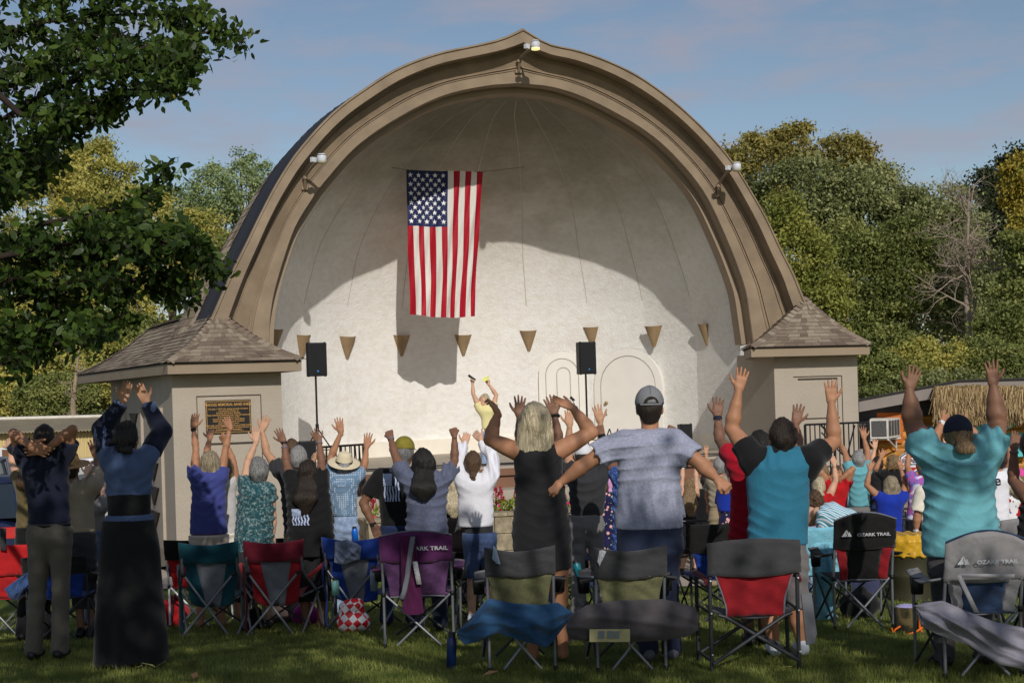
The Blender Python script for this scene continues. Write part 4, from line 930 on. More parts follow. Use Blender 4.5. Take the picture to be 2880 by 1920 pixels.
def person(key, label, s, head, sh, el, wr, tip, torso, skin_='mid', hair=('short', 'dark'), top=None, sleeve=.55, bottom=None, legs='pants', pose=('open', 'open'), fem=False, foot=None, grp='audience standing on the lawn and patio',
           hem=None, waist=None, arm=1.0, yaw=0.0, side=(1, -1), adepth=(1, 1), hdepth=0, hat=None, shoe=None, crotch=None, fold=1.0, kd=.62, coll=None, stance=None, neck=True, zbase=None, leglen=None, hw=1.0, watch=None, below=None, adz=(None, None), thumb=(None, None), nrm=(None, None)):
    d = FPX / s; near = s > 320; h = .011 if near else (.013 if s > 250 else .017)
    P = lambda q, dd=0.0: W(q[0], q[1], d + dd)
    yz = gz(d) if zbase is None else zbase
    shL, shR = P(sh[0]), P(sh[1]); hc = P(head, hdepth + .02)
    base = Vector(((shL.x + shR.x) / 2, d, yz)); root = empty('person', base, label, 'person', grp); PEOPLE[key] = root
    tall = (hc.z + .12 - yz); H = max(.55, min(1.08, tall / 1.72)); fa = .90 if fem else 1.0
    body = Field(h); arms = []
    nb = (shL + shR) / 2; nb = Vector((hc.x * .5 + nb.x * .5, d, (shL.z + shR.z) / 2 + .035))
    rows = []
    for (y, xl, xr) in torso:
        a, b = P((xl, y)), P((xr, y)); rows.append(((a.z + b.z) / 2, (a.x + b.x) / 2, (b.x - a.x) / 2))
    rows.sort(key=lambda r: -r[0])
    rw = (rows[0][2])
    # arms
    for i, (S0, e_, w_, t_) in enumerate(((shL, el[0], wr[0], tip[0]), (shR, el[1], wr[1], tip[1]))):
        if e_ is None: arms.append(None); continue
        def ext(a, q, L_, sgn, dprev=None):
            p = W(q[0], q[1], a.y); pl = (p - a).length
            dy = math.sqrt(max(0, L_ * L_ - pl * pl)) * sgn; return W(q[0], q[1], a.y + dy)
        E_ = ext(S0, e_, .285 * H, adepth[i]); Wr = ext(E_, w_, .245 * H, adz[i] if adz[i] is not None else adepth[i] * .6); T_ = ext(Wr, t_, .17 * H, adepth[i] * .7)
        arms.append((S0, E_, Wr, T_))
    def add_arms(f, off, frac, k=.03, flare=.0):
        for a in arms:
            if a is None: continue
            S0, E_, Wr, T_ = a; ru, re, rw_ = .050 * arm * fa, .039 * arm * fa, .0265 * min(arm, 1.12) * fa
            S1 = S0 - FZ * .0
            if frac is None:
                f.cone(S1, S1.lerp(E_, .5), ru, ru * .90, .03); f.cone(S1.lerp(E_, .08), S1.lerp(E_, .26), ru * 1.12, ru * 1.04, .03); f.cone(S1.lerp(E_, .45) + Vector((0, -.006, 0)), S1.lerp(E_, .70), ru * .98, ru * .88, .02); f.cone(S1.lerp(E_, .5), E_, ru * .95, re, .02); m_ = E_.lerp(Wr, .28); f.cone(E_, m_, re * .96, re * 1.12, .015); f.cone(m_, E_.lerp(Wr, .62), re * 1.12, re * .86, .012); f.cone(E_.lerp(Wr, .62), Wr, re * .86, rw_ * .94, .012)
            elif frac <= 1:
                e = S1.lerp(E_, frac); dr = (E_ - S1).normalized(); f.cone(S1, e + dr * .05, ru * 1.12 + off * 1.2, (ru * 1.02 + off * 1.9 + .004) , k, 1.0, [(e, dr)])
            else:
                e = E_.lerp(Wr, frac - 1); dr = (Wr - E_).normalized(); f.cone(S1, E_, ru * 1.1 + off * 1.3, re * 1.08 + off * 1.5, k); f.cone(E_, e + dr * .03, re + off * 1.5, rw_ + off * 1.2, .02, 1.0, [(e, dr)])
    def torso_f(f, off, lo_clip=None, hi_clip=None, k=.05):
        rr = [(z, x, max(.05, r + off)) for z, x, r in rows]
        f.prof(rr, d + .0, 1 / kd, k)
        a, b = shL.lerp(shR, .12) - FZ * .015, shR.lerp(shL, .12) - FZ * .015
        f.cone(a, b, .062 + off, .062 + off, .05, 1.0)
        f.cone(Vector((shL.x * .7 + shR.x * .3, d, rows[0][0] + .01)), Vector((shR.x * .7 + shL.x * .3, d, rows[0][0] + .01)), min(.11, rw * .6) + off, min(.11, rw * .6) + off, .06, 1.0)
        f.cone(nb - FZ * .01, nb.lerp(shL, .72) , .046 + off * .6, .048 + off, .05); f.cone(nb - FZ * .01, nb.lerp(shR, .72), .046 + off * .6, .048 + off, .05)
    torso_f(body, -.036 if top is None or not sleeve or arm < 1.1 else -.055)
    # neck, head
    hk = H ** .4 * hw; Rz = Matrix.Rotation(yaw, 3, 'Z')
    def hp_(x, y, z): return hc + Rz @ Vector((x * hk, y * hk, z * hk))
    if neck: body.cone(nb - FZ * .03, hc - FZ * .06, .056 * fa * max(1, arm) ** .55, .054 * fa * max(1, arm) ** .5, .03)
    body.ell(hc + FZ * .012, Vector((.074, .092, .108)) * hk, .02, Rz); body.ell(hp_(0, .035, -.055), Vector((.055, .055, .06)) * hk, .03, Rz)
    body.ell(hp_(0, .086, -.012), Vector((.014, .022, .028)) * hk, .012, Rz)
    for sg in (-1, 1): body.ell(hp_(sg * .077, -.002, -.012), Vector((.011, .018, .032)) * hk, .006, Rz)
    add_arms(body, 0, None)
    # legs
    hipz = rows[-1][0]; hx = rows[-1][1]; hr = rows[-1][2]
    wz = P((0, waist))[2] if waist else hipz
    if waist: wz = W(sh[0][0] * .5 + sh[1][0] * .5, waist, d).z
    cz = yz + .47 * (tall) if crotch is None else W(head[0], crotch, d).z
    if foot: fl, fr = [gzp(q, d) for q in foot]
    else: q = .11 if stance is None else stance; fl, fr = Vector((hx - q, d, yz)), Vector((hx + q, d, yz))
    ft = [fl, fr]; pw_ = min(hr, .21)
    hips = [Vector((hx - pw_ * .5, d, cz + .06)), Vector((hx + pw_ * .5, d, cz + .06))]
    knees = [hips[i].lerp(ft[i] + FZ * .06, .52) + Vector((0, .02, 0)) for i in (0, 1)]; anks = [ft[i] + FZ * .075 for i in (0, 1)]
    def add_legs(f, off, upto, flare=0, k=.03):
        f.cone(Vector((hx - pw_ * .30, d + .0, cz + .13)), Vector((hx + pw_ * .30, d, cz + .13)), pw_ * .70 + off, pw_ * .70 + off, .05, 1.12)
        for i in (0, 1):
            r0, r1, r2, r3 = pw_ * .47, pw_ * .30, pw_ * .29, .038
            if upto >= 2: f.cone(hips[i], knees[i], r0 + off, r1 + off, k); mm = knees[i].lerp(anks[i], .3); f.cone(knees[i], mm, r1 + off, r2 + off, k); f.cone(mm, anks[i], r2 + off, r3 + off + flare, k)
            elif upto >= 1:
                e = knees[i].lerp(anks[i], upto - 1); dr = (anks[i] - knees[i]).normalized(); f.cone(hips[i], knees[i], r0 + off, r1 + off + .01, k); f.cone(knees[i], e + dr * .03, r1 + off + .01, r1 + off + .012, k, 1, [(e, dr)])
            else:
                e = hips[i].lerp(knees[i], upto); dr = (knees[i] - hips[i]).normalized(); f.cone(hips[i], e + dr * .04, r0 + off, r0 + off * 1.2 - (r0 - r1) * upto, k, 1, [(e, dr)])
    if legs != 'none':
        for i in (0, 1):
            r0, r1, r2, r3 = pw_ * .40, pw_ * .29, pw_ * .285, .038; mm = knees[i].lerp(anks[i], .3)
            body.cone(hips[i] - FZ * .04, knees[i], r0, r1, .02); body.cone(knees[i], mm, r1, r2, .02); body.cone(mm, anks[i], r2, r3, .02)
            if shoe is None: body.cone(anks[i] - FZ * .03, ft[i] + Vector((0, .14, .03)), .036, .026, .03)
    parts = [body.mesh()]
    for i, a in enumerate(arms):
        if a is None or pose[i] is None: continue
        S0, E_, Wr, T_ = a; nr = Vector(nrm[i]) if nrm[i] is not None else Vector((0, 1, .0)); th = side[i] if thumb[i] is None else thumb[i]
        if abs((T_ - Wr).normalized().dot(nr.normalized())) > .93: nr = Vector((0, .3, 1))
        parts.append(hand(Wr, T_ - Wr, th, pose[i], (1.0 if not fem else .93) * H ** .5, .0046 if near else (.0055 if s > 240 else .0075), nr))
    mesh_obj('body', parts, SK[skin_], root)
    # garments
    zt = rows[0][0]; xm = (shL.x + shR.x) / 2; sd = (sum(ord(c) for c in key) % 17) + 1
    raised = sum(1 for a in arms if a and a[1].z > a[0].z) >= 1
    def folds(X, Y, Z):
        w = max(.12, rw); u = (X - xm) / w; ph = n3(X, Y, Z, 9, sd)
        lam = .085; sw = 1 - 2 * np.abs(np.sin((Z - .075 * u * u * (1 if raised else -.4)) * 3.1416 / lam + .8 * ph + .45 * np.sin(u * 2.2 + sd))) ** .65
        env = np.clip(.35 + .65 * n3(X, Y, Z, 5, sd + 3), 0, 1); vert = np.sin(X * 6.283 / .075 + 1.8 * np.sin(Z * 9 + sd) + sd)
        ve = np.clip((Z - (zt - .02)) / .18 + .55 * n3(X, Y, Z, 6, sd + 7), 0, 1) if raised else np.clip((zt - .25 - Z) / .2, 0, 1)
        return (.0165 * -sw * env * (1 - ve) + .0145 * vert * ve * np.clip(.5 + n3(X, Y, Z, 7, sd + 5), 0, 1) + .004 * n3(X, Y, Z, 23, sd)).clip(-.02, .009) * fold
    shirt = None
    if top is not None:
        f = Field(h); torso_f(f, 0.004); 
        if sleeve: add_arms(f, .019, sleeve)
        hz = hipz if hem is None else W(head[0], hem, d).z
        f.disp = folds; f.cuts.append(((0, 0, hz), (0, 0, -1))); 
        if not sleeve or sleeve < 0.05:
            pass
        shirt = mesh_obj('dress' if legs == 'dress' else 'shirt', [f.mesh()], top, root)
        if coll is not None:
            mb = MB(); c_ = nb + FZ * .012; mb.grid([[c_ + Vector((math.cos(t) * r_, math.sin(t) * r_ * .95 , z_ - .01 * math.sin(t))) for t in [6.283 * k / 20 for k in range(20)]] for r_, z_ in ((.082, -.02), (.068, .03), (.06, .032), (.060, -.01))], 0, True, True); mb.build('collar', coll, root)
    if bottom is not None and legs in ('pants', 'jeans', 'shorts', 'capri'):
        f = Field(h); up = dict(pants=1.97, jeans=1.97, shorts=.86, capri=1.45)[legs]; add_legs(f, .014, min(up, 1.99) if up < 1.9 else 2, .02)
        lowr = [r for r in rows[-1:]]; f.prof([(wz + .02, hx, hr * .96), (cz + .10, hx, hr * .97), (cz + .02, hx, hr * .5)], d, 1 / .66, .04)
        f.cuts.append(((0, 0, wz + .01), (0, 0, 1))); 
        if up > 1.9: f.cuts.append(((0, 0, yz + .035), (0, 0, -1)))
        f.disp = lambda X, Y, Z: .006 * np.sin(Z * 6.283 / .10 + 3.6 * n3(X, Y, Z, 9, sd) + 9 * (X - hx)) * np.clip(.4 + n3(X, Y, Z, 6, sd + 2), 0, 1) + .0035 * n3(X, Y, Z, 25, sd + 1)
        mesh_obj('trousers' if legs in ('pants', 'jeans', 'capri') else 'shorts', [f.mesh()], bottom, root)
    if legs in ('skirt',) and bottom is not None:
        f = Field(h); w0 = wz + .01; hemz = yz + .03 if crotch is None else W(head[0], crotch, d).z; rws = [(w0, hx, hr * .93), (w0 - .16, hx, hr * 1.06), (w0 - .5, hx, hr * 1.16), (hemz, hx, hr * 1.40)]
        f.prof(rws, d, 1 / .62, .02); f.disp = lambda X, Y, Z: .020 * np.sin((X - hx) * 30 + .9 * np.sin(Z * 4)) * np.clip((w0 - .25 - Z) / .6, 0, 1) + .003 * n3(X, Y, Z, 12, sd)
        mesh_obj('skirt', [f.mesh()], bottom, root)
    if below is not None:   # a strip of another layer showing between top and bottom
        y0_, y1_, xl_, xr_, bm = below; a, b = P((xl_, y0_)), P((xr_, y1_)); f = Field(h); f.prof([(a.z, (a.x + b.x) / 2, (b.x - a.x) / 2), (b.z, (a.x + b.x) / 2, (b.x - a.x) / 2 * .98)], d, 1 / .66, 0); mesh_obj('undershirt', [f.mesh()], bm, root)
    # shoes
    if shoe is not None and legs != 'none':
        for i in (0, 1):
            f = Field(max(h * .7, .008)); f.cone(ft[i] + Vector((0, -.045, .042)), ft[i] + Vector((0, .15, .034)), .043, .040, .02, 1); f.cone(ft[i] + Vector((0, -.02, .07)), ft[i] + Vector((0, .03, .065)), .042, .040, .02); f.cuts.append(((0, 0, ft[i].z + .002), (0, 0, -1))); mesh_obj('shoe', [f.mesh()], shoe, root)
    # hair
    hs = .012 if s < 250 else (.009 if s < 350 else .0075)
    if hair is not None:
        st, hcol = hair[0], HR[hair[1]]; L_ = hair[2] if len(hair) > 2 else .3; f = Field(hs)
        cutf = [(hp_(0, .045, .04), tuple(Rz @ Vector((0, .8, -.6))))]
        if st in ('short', 'buzz', 'pony', 'bun', 'hat'):
            g_ = .006 if st == 'buzz' else (.010 if st == 'hat' else .014)
            f.ell(hp_(0, -.008, .020), Vector((.076 + g_, .094 + g_, .108 + g_)) * hk, .01, Rz, [(hp_(0, .05, .02), tuple(Rz @ Vector((0, .75, -.66))))])
            f.cone(hp_(0, -.050, -.01), hp_(0, -.040, -.055), (.052 + g_) * hk, .050 * hk, .03, 1.0)
            f.cuts.append((hp_(0, 0, -.088 if st != 'buzz' else -.075), tuple(Rz @ Vector((0, .1, -1)))))
        if st in ('bob', 'long', 'curly'):
            lo = {'bob': .16, 'long': .16, 'curly': .15}[st] if len(hair) < 4 else hair[3]
            f.ell(hp_(0, -.010, .022), Vector((.094, .110, .122)) * hk, .01, Rz, [(hp_(0, .062, .03), tuple(Rz @ Vector((0, .9, -.43))))])
            f.cone(hp_(-.025, -.03, 0), hp_(-.035, -.025, -lo), .078 * hk, .080 * hk, .02, 1.15); f.cone(hp_(.025, -.03, 0), hp_(.035, -.025, -lo), .078 * hk, .080 * hk, .02, 1.15)
            if st != 'long': f.cuts.append((hp_(0, 0, -lo - .03), (0, 0, -1)))
            f.cuts.append((hp_(0, .055, 0), tuple(Rz @ Vector((0, 1, 0)))))
        if st == 'long':
            q = hp_(0, -.10, -.12); q2 = Vector((q.x + (hair[4] if len(hair) > 4 else 0), d - rw * kd - .02, q.z - L_)); m_ = q.lerp(q2, .5); m_.y = min(q.y, q2.y) - .01
            f.cone(q + Vector((-.035, 0, 0)), m_ + Vector((-.05, 0, 0)), .07, .062, .04, 1.5); f.cone(q + Vector((.035, 0, 0)), m_ + Vector((.05, 0, 0)), .07, .062, .04, 1.5); f.cone(m_ + Vector((-.045, 0, 0)), q2 + Vector((-.02, 0, 0)), .062, .03, .05, 1.6); f.cone(m_ + Vector((.045, 0, 0)), q2 + Vector((.02, 0, 0)), .062, .032, .05, 1.6)
        if st == 'pony':
            q = hp_(0, -.105, hair[3] if len(hair) > 3 else -.02); q1 = q + Vector((.0, -.035, -.05)); q2 = q + Vector((.01, -.03, -L_ * .6)); q3 = q + Vector((-.015, -.01, -L_)); w_ = hair[4] if len(hair) > 4 else 1.0
            f.ell(q, (.024, .024, .022), .01); f.cone(q, q1, .022 * w_, .034 * w_, .02); f.cone(q1, q2, .034 * w_, .032 * w_, .02); f.cone(q2, q3, .032 * w_, .010, .02)
        if st == 'bun': f.ell(hp_(.035, -.12, -.07), (.042, .035, .038), .01)
        if st == 'braid':
            f.ell(hp_(0, -.008, .020), Vector((.088, .106, .12)) * hk, .01, Rz, [(hp_(0, .05, .02), tuple(Rz @ Vector((0, .75, -.66))))]); f.cone(hp_(0, -.05, 0), hp_(-.0, -.085, -.10), .065 * hk, .035, .03)
            for k in range(7): f.ell(hp_(-.004 + .012 * math.sin(k * 2.2) - .004 * k, -.105 + .004 * k, -.11 - .032 * k), (.03 - .0018 * k, .024, .024), .006)
            f.cone(hp_(-.03, -.085, -.32), hp_(.0, -.075, -.37), .02, .006, .01)
        if hat is not None: f.cuts.append((hp_(0, 0, .032), tuple(Rz @ Vector((0, .10, 1)))))
        am = .0048 if st in ('short', 'bob', 'long', 'pony', 'braid', 'bun') else (.0015 if st != 'curly' else .0)
        if st == 'curly': f.disp = lambda X, Y, Z: .013 * n3(X, Y, Z, 95, sd) + .008 * np.sin(X * 140 + sd) * np.sin(Z * 150) * np.sin(Y * 130)
        else: f.disp = lambda X, Y, Z: am * (.6 * np.sin(X * 170 + 2.8 * np.sin(Z * 13 + X * 21 + sd) + Y * 60) + .7 * np.sin(X * 330 + 3 * np.sin(Z * 19 + sd) - Y * 150)) + .007 * n3(X, Y, Z, 34, sd)
        mesh_obj('hair', [f.mesh()], hcol, root)
    if hat is not None:
        kind = hat[0]
        if kind in ('cap', 'trucker', 'capback'):
            f = Field(hs); f.ell(hp_(0, -.006, .035), Vector((.092, .112, .108)) * hk, 0, Rz, [(hp_(0, 0, .022), tuple(Rz @ Vector((0, -.10, -1))))])
            if kind == 'trucker' or kind == 'capback': pass
            f.disp = lambda X, Y, Z: .0012 * n3(X, Y, Z, 60, sd); ho = mesh_obj('cap', [f.mesh()], hat[1], root)
            mb = MB(); by = hp_(0, .10, .032); rws = []
            for j in range(5): rws.append([hp_((i / 6 - 1) * .078 * (1 - .10 * j / 4), .075 + .085 * (j / 4) * math.sqrt(max(0, 1 - ((i / 6 - 1) * .85) ** 2)), .030 - .018 * ((i / 6 - 1) ** 2) - .006 * j / 4) for i in range(13)])
            mb.grid(rws, 0, True); mb.build('cap_brim', hat[1] if len(hat) < 3 else hat[2], root, solid=.004)
            if kind == 'trucker':   # opening and strap at the back, seams
                mb = MB(); 
                mb.grid([[hp_(math.sin(a) * .048 * q, -.116 - .0 + .010 * abs(math.sin(a)) * q * .6, .028 + .048 * q * max(0, math.cos(a))) for a in [math.pi * (-.5 + k / 12) for k in range(13)]] for q in (1.0, .02)], 0, True); mb.build('cap_opening', HR['dark'], root)
                mb = MB(); mb.tube([hp_(math.sin(a) * .094, -.006 - math.cos(a) * .1135, .026) for a in [-.75 + 1.5 * k / 10 for k in range(11)]], .0075, 6); mb.build('cap_strap', hat[3], root)
                mb = MB(); mb.tube([hp_(0, -.006 - math.cos(b) * .1135, .035 + math.sin(b) * .1095) for b in [.5 + 1.0 * k / 8 for k in range(9)]], .0035, 4)
                for sg in (-1, 1): mb.tube([hp_(sg * .093 * math.sin(.9) * math.cos(b), -.006 - .1135 * math.cos(.9) * math.cos(b), .035 + math.sin(b) * .1095) for b in [.02 + 1.5 * k / 8 for k in range(9)]], .003, 4)
                mb.build('cap_seam', hat[3], root)
        if kind == 'straw':
            mb = MB(); c_ = hp_(0, 0, .05); ax_ = (Rz @ Vector(hat[3] if len(hat) > 3 else (.02, -.22, 1))).normalized()
            mb.lathe(c_, [(0, .118), (.035, .125), (.062, .112), (.078, .085), (.090, .03), (.098, .0), (.125, -.012), (.165, -.018), (.185, -.010), (.185, -.004), (.16, -.010), (.12, -.004), (.095, .004)], 28, 0, ax_); mb.build('hat', hat[1], root)
            mb = MB(); mb.lathe(c_, [(.0995, .003), (.0965, .028)], 28, 0, ax_); mb.build('hat_band', hat[2], root)
    if watch:
        for (i, t_, r_, m_, nm) in watch:
            S0, E_, Wr, T_ = arms[i]; p = Wr.lerp(E_, t_); dr = (Wr - E_).normalized(); mb = MB(); mb.lathe(p, [(r_ - .002, -.011), (r_ + .003, -.009), (r_ + .003, .009), (r_ - .002, .011)], 16, 0, dr)
            if nm == 'watch': mb.box(p - Vector((0, 1, 0)) * (r_ + .003), (.032, .010, .036), Matrix.Identity(3), 0)
            mb.build(nm, m_, root)
    return root, shirt, arms
def gzp(q, d):
    p = W(q[0], q[1], d); p.z = gz(d); return p
# ================= PEOPLE =================
cl = cloth
NAVY = cloth('cloth_navy', (.010, .013, .030)); BLACK = cloth('cloth_black', (.010, .010, .011)); BLACK2 = cloth('cloth_black_soft', (.016, .016, .018)); CHAR = cloth('cloth_charcoal', (.035, .036, .04)); GREYT = cloth('cloth_heather_grey', srgb(152, 156, 176), var=.16, scale=60)
SLATE = cloth('cloth_slate_blue', srgb(92, 98, 120), var=.2, scale=60); DENIM = cloth('cloth_denim', srgb(62, 78, 112), pat='denim'); LDEN = cloth('cloth_light_denim', srgb(120, 142, 176), pat='denim', c2=srgb(186, 202, 222)); DDEN = cloth('cloth_dark_denim', srgb(30, 42, 74), pat='denim')
GTR = cloth('cloth_grey_trousers', srgb(96, 92, 84)); KHAKI = cloth('cloth_khaki', srgb(150, 134, 108)); WHITE = cloth('cloth_white', (.78, .78, .84), var=.03); AQUA = cloth('cloth_aqua', srgb(104, 168, 178), var=.06); TEAL = cloth('cloth_teal', srgb(46, 112, 138), var=.07)
PURP = cloth('cloth_periwinkle', srgb(64, 72, 136), var=.08); RED = cloth('cloth_red', srgb(170, 20, 42), var=.08); BRED = cloth('cloth_bright_red', srgb(180, 26, 32)); BLUE = cloth('cloth_royal_blue', srgb(28, 54, 160)); STEEL = cloth('cloth_steel_blue', srgb(74, 92, 128), var=.08)
TEALP = cloth('cloth_teal_pattern', srgb(30, 74, 82), pat='mottle', c2=srgb(150, 168, 168)); DOTS = cloth('cloth_dotted_blue', srgb(110, 138, 166), pat='dots', c2=srgb(222, 230, 236)); FLOR = cloth('cloth_floral_navy', srgb(34, 32, 72), pat='floral', c2=srgb(226, 168, 160), c3=srgb(150, 170, 150))
BFLOR = cloth('cloth_floral_blue', srgb(36, 66, 134), pat='mottle', c2=srgb(120, 150, 200)); TIE = cloth('cloth_tie_dye', srgb(88, 112, 190), pat='tiedye', c2=srgb(196, 80, 156), c3=srgb(226, 222, 236)); STRI = cloth('cloth_aqua_stripes', srgb(98, 162, 186), pat='stripes', c2=(.85, .9, .92))
WFLO = cloth('cloth_white_floral', (.8, .8, .82), pat='floral', c2=srgb(176, 40, 44), c3=srgb(90, 100, 160)); OLIVE = cloth('cloth_olive', srgb(108, 96, 64)); YEL = cloth('cloth_pale_yellow', srgb(230, 220, 160), var=.04); PINK = cloth('cloth_pink', srgb(222, 160, 208)); TANS = cloth('cloth_tan_shirt', srgb(150, 138, 118)); GREEN = cloth('cloth_grey_green', srgb(150, 152, 130)); LGREY = cloth('cloth_light_grey', srgb(190, 188, 186)); MGREY = cloth('cloth_mid_grey', srgb(120, 118, 116)); LAV = cloth('cloth_lavender', srgb(170, 164, 214)); CREAM = cloth('cloth_cream', srgb(226, 220, 204))
SHB = mat('shoe_black', (.01, .01, .01), .5); SHW = mat('shoe_white', (.7, .74, .78), .6); SHG = mat('shoe_grey', (.12, .13, .16), .7); STRAW = mat('straw_hat', srgb(226, 212, 180), .85, .1, 80, .4, 200); TSTR = mat('tan_straw', srgb(176, 140, 92), .85, .2, 60, .5, 160)
WATB = mat('watch_black', (.012, .013, .016), .35); WATW = mat('watch_white', (.75, .75, .75), .4); BEAD = mat('bead_bracelet', srgb(120, 110, 120), .5, .4, 90)
CAPM = mat('cap_mesh_grey', srgb(150, 152, 156), .8, .18, 150, .8, 260); CAPN = mat('cap_navy', (.012, .016, .034), .8); CAPO = mat('cap_olive', srgb(132, 122, 44), .85, .15, 20, .4, 40); CAPW = mat('cap_white', (.72, .72, .74), .8)
person('a', 'man in navy polo and grey trousers, hands clasped behind his head, at the far left', 348, (125, 1240), ((72, 1292), (178, 1288)), ((38, 1218), (204, 1208)), ((84, 1252), (132, 1262)), ((122, 1268), (86, 1266)),
       [(1318, 62, 192), (1360, 70, 193), (1420, 80, 196), (1480, 80, 198)], 'tan', ('buzz', 'dark'), NAVY, .62, GTR, 'pants', ('relax', 'relax'), foot=((95, 1832), (168, 1832)), hem=1472, waist=1472, shoe=SHB, adepth=(-.4, -.4), adz=(-1, -1), hdepth=.03, crotch=1548, coll=NAVY)
mb = MB(); d_ = FPX / 348
def belt(key, y, xl, xr, s, m, kd=.66, hgt=.036):
    d = FPX / s; a, b = W(xl, y, d), W(xr, y, d); cx_ = (a.x + b.x) / 2; r = (b.x - a.x) / 2; mb = MB(); n = 28
    mb.grid([[Vector((cx_ + math.cos(6.283 * k / n) * rr, d + math.sin(6.283 * k / n) * rr * kd, (a.z + b.z) / 2 + zz)) for k in range(n)] for rr, zz in ((r, -hgt / 2), (r + .006, -hgt / 2), (r + .006, hgt / 2), (r, hgt / 2))], 0, True, True); mb.build('belt', m, PEOPLE[key])
belt('a', 1474, 80, 197, 348, WATB)
r_, sh_, _a = person('b', 'dark-haired person with low bun in blue top and long black skirt, arms meeting overhead', 372, (354, 1236), ((308, 1296), (412, 1290)), ((288, 1208), (456, 1212)), ((345, 1128), (412, 1132)), ((362, 1070), (386, 1075)),
       [(1322, 296, 428), (1380, 298, 426), (1430, 300, 424), (1468, 296, 434), (1520, 286, 442)], 'mid', ('bun', 'black'), STEEL, 1.95, BLACK, 'skirt', ('flat', 'flat'), True, hem=1392, waist=1464, shoe=SHW, foot=((330, 1840), (440, 1842)), arm=1.12, fold=.8, below=(1388, 1452, 301, 425, BLACK))
d_ = FPX / 372
f = Field(.011); a_, b_ = W(298, 1448, d_), W(430, 1474, d_); f.prof([(a_.z, (a_.x + b_.x) / 2, (b_.x - a_.x) / 2 * 1.0), (b_.z, (a_.x + b_.x) / 2, (b_.x - a_.x) / 2 * 1.06)], d_, 1 / .66, 0); mesh_obj('shirt_tail', [f.mesh()], STEEL, r_)
for ar in _a:   # navy sleeves over the blue yoke
    f = Field(.011); S0, E_, Wr, T_ = ar; f.cone(S0.lerp(E_, .22), E_, .086, .077, .03, 1, [(S0.lerp(E_, .28), tuple(-(E_ - S0).normalized()))]); f.cone(E_, Wr.lerp(E_, .0), .077, .052, .02, 1, [(E_.lerp(Wr, .93), tuple((Wr - E_).normalized()))]); f.disp = lambda X, Y, Z: .004 * n3(X, Y, Z, 42, 3); mesh_obj('sleeve', [f.mesh()], NAVY, r_)
person('c', 'woman with short streaked blonde hair in periwinkle cold-shoulder top, wristband on left arm', 274, (592, 1306), ((548, 1338), (622, 1340)), ((551, 1262), (633, 1268)), ((544, 1203), (647, 1202)), ((551, 1152), (634, 1172)),
       [(1350, 536, 632), (1400, 540, 634), (1450, 536, 634), (1505, 534, 640)], 'tan', ('bob', 'ash', .3, .09), PURP, .30, cloth('cloth_beige_shorts', srgb(190, 180, 170)), 'shorts', ('relax', 'open'), True, hem=1500, arm=.95, watch=[(0, .08, .028, WATB, 'watch')], hdepth=.0, thumb=(-1, 1))
person('d', 'person in pale grey tank top raising both bare arms, just behind the periwinkle top', 255, (632, 1322), ((596, 1350), (660, 1352)), ((581, 1275), (657, 1300)), ((590, 1232), (637, 1246)), ((593, 1206), (614, 1212)),
       [(1368, 600, 662), (1420, 600, 664), (1500, 600, 668)], 'tan', ('bob', 'light', .3, .07), LGREY, 0, CREAM, 'shorts', ('relax', 'cup'), True, hem=1510)
person('e', 'woman with short grey hair in teal patterned blouse, left arm up and right arm hanging', 282, (730, 1326), ((690, 1372), (756, 1378)), ((696, 1302), (768, 1452)), ((720, 1242), (766, 1512)), ((720, 1196), (764, 1552)),
       [(1388, 666, 772), (1430, 666, 774), (1490, 662, 770), (1550, 656, 772)], 'fair', ('short', 'silver'), TEALP, .42, CHAR, 'capri', ('open', 'relax'), True, hem=1550, shoe=SHB, hw=1.08, yaw=-.25, adepth=(1, .3))
person('f', 'man with cropped grey hair in dark grey shirt, one tattooed arm raised by the plaque', 262, (840, 1290), ((792, 1332), (872, 1336)), ((750, 1272), (880, 1400)), ((737, 1210), (876, 1450)), ((752, 1170), (876, 1480)),
       [(1352, 790, 884), (1400, 790, 884), (1500, 800, 880)], 'mid', ('buzz', 'grey'), CHAR, .5, KHAKI, 'shorts', ('open', 'relax'), hem=1500, hw=1.08, yaw=-.2)
r_, sh_, _a = person('g', 'woman with long dark hair in black tee with flag print, shaded raised arms with bracelets', 284, (866, 1330), ((822, 1362), (906, 1362)), ((806, 1304), (904, 1298)), ((799, 1244), (898, 1244)), ((780, 1202), (880, 1206)),
       [(1376, 806, 926), (1420, 806, 932), (1500, 808, 940), (1562, 812, 944)], 'deep', ('long', 'dark', .24), BLACK, .5, BLACK2, 'capri', ('open', 'open'), True, hem=1562, shoe=None, watch=[(0, .22, .032, BEAD, 'bracelet'), (0, .02, .030, WATB, 'bracelet'), (1, .02, .031, BEAD, 'bracelet')], arm=1.08, foot=((862, 1778), (905, 1782)))
PRW = cloth('print_pale_blue', srgb(176, 190, 222), var=.15, scale=50)
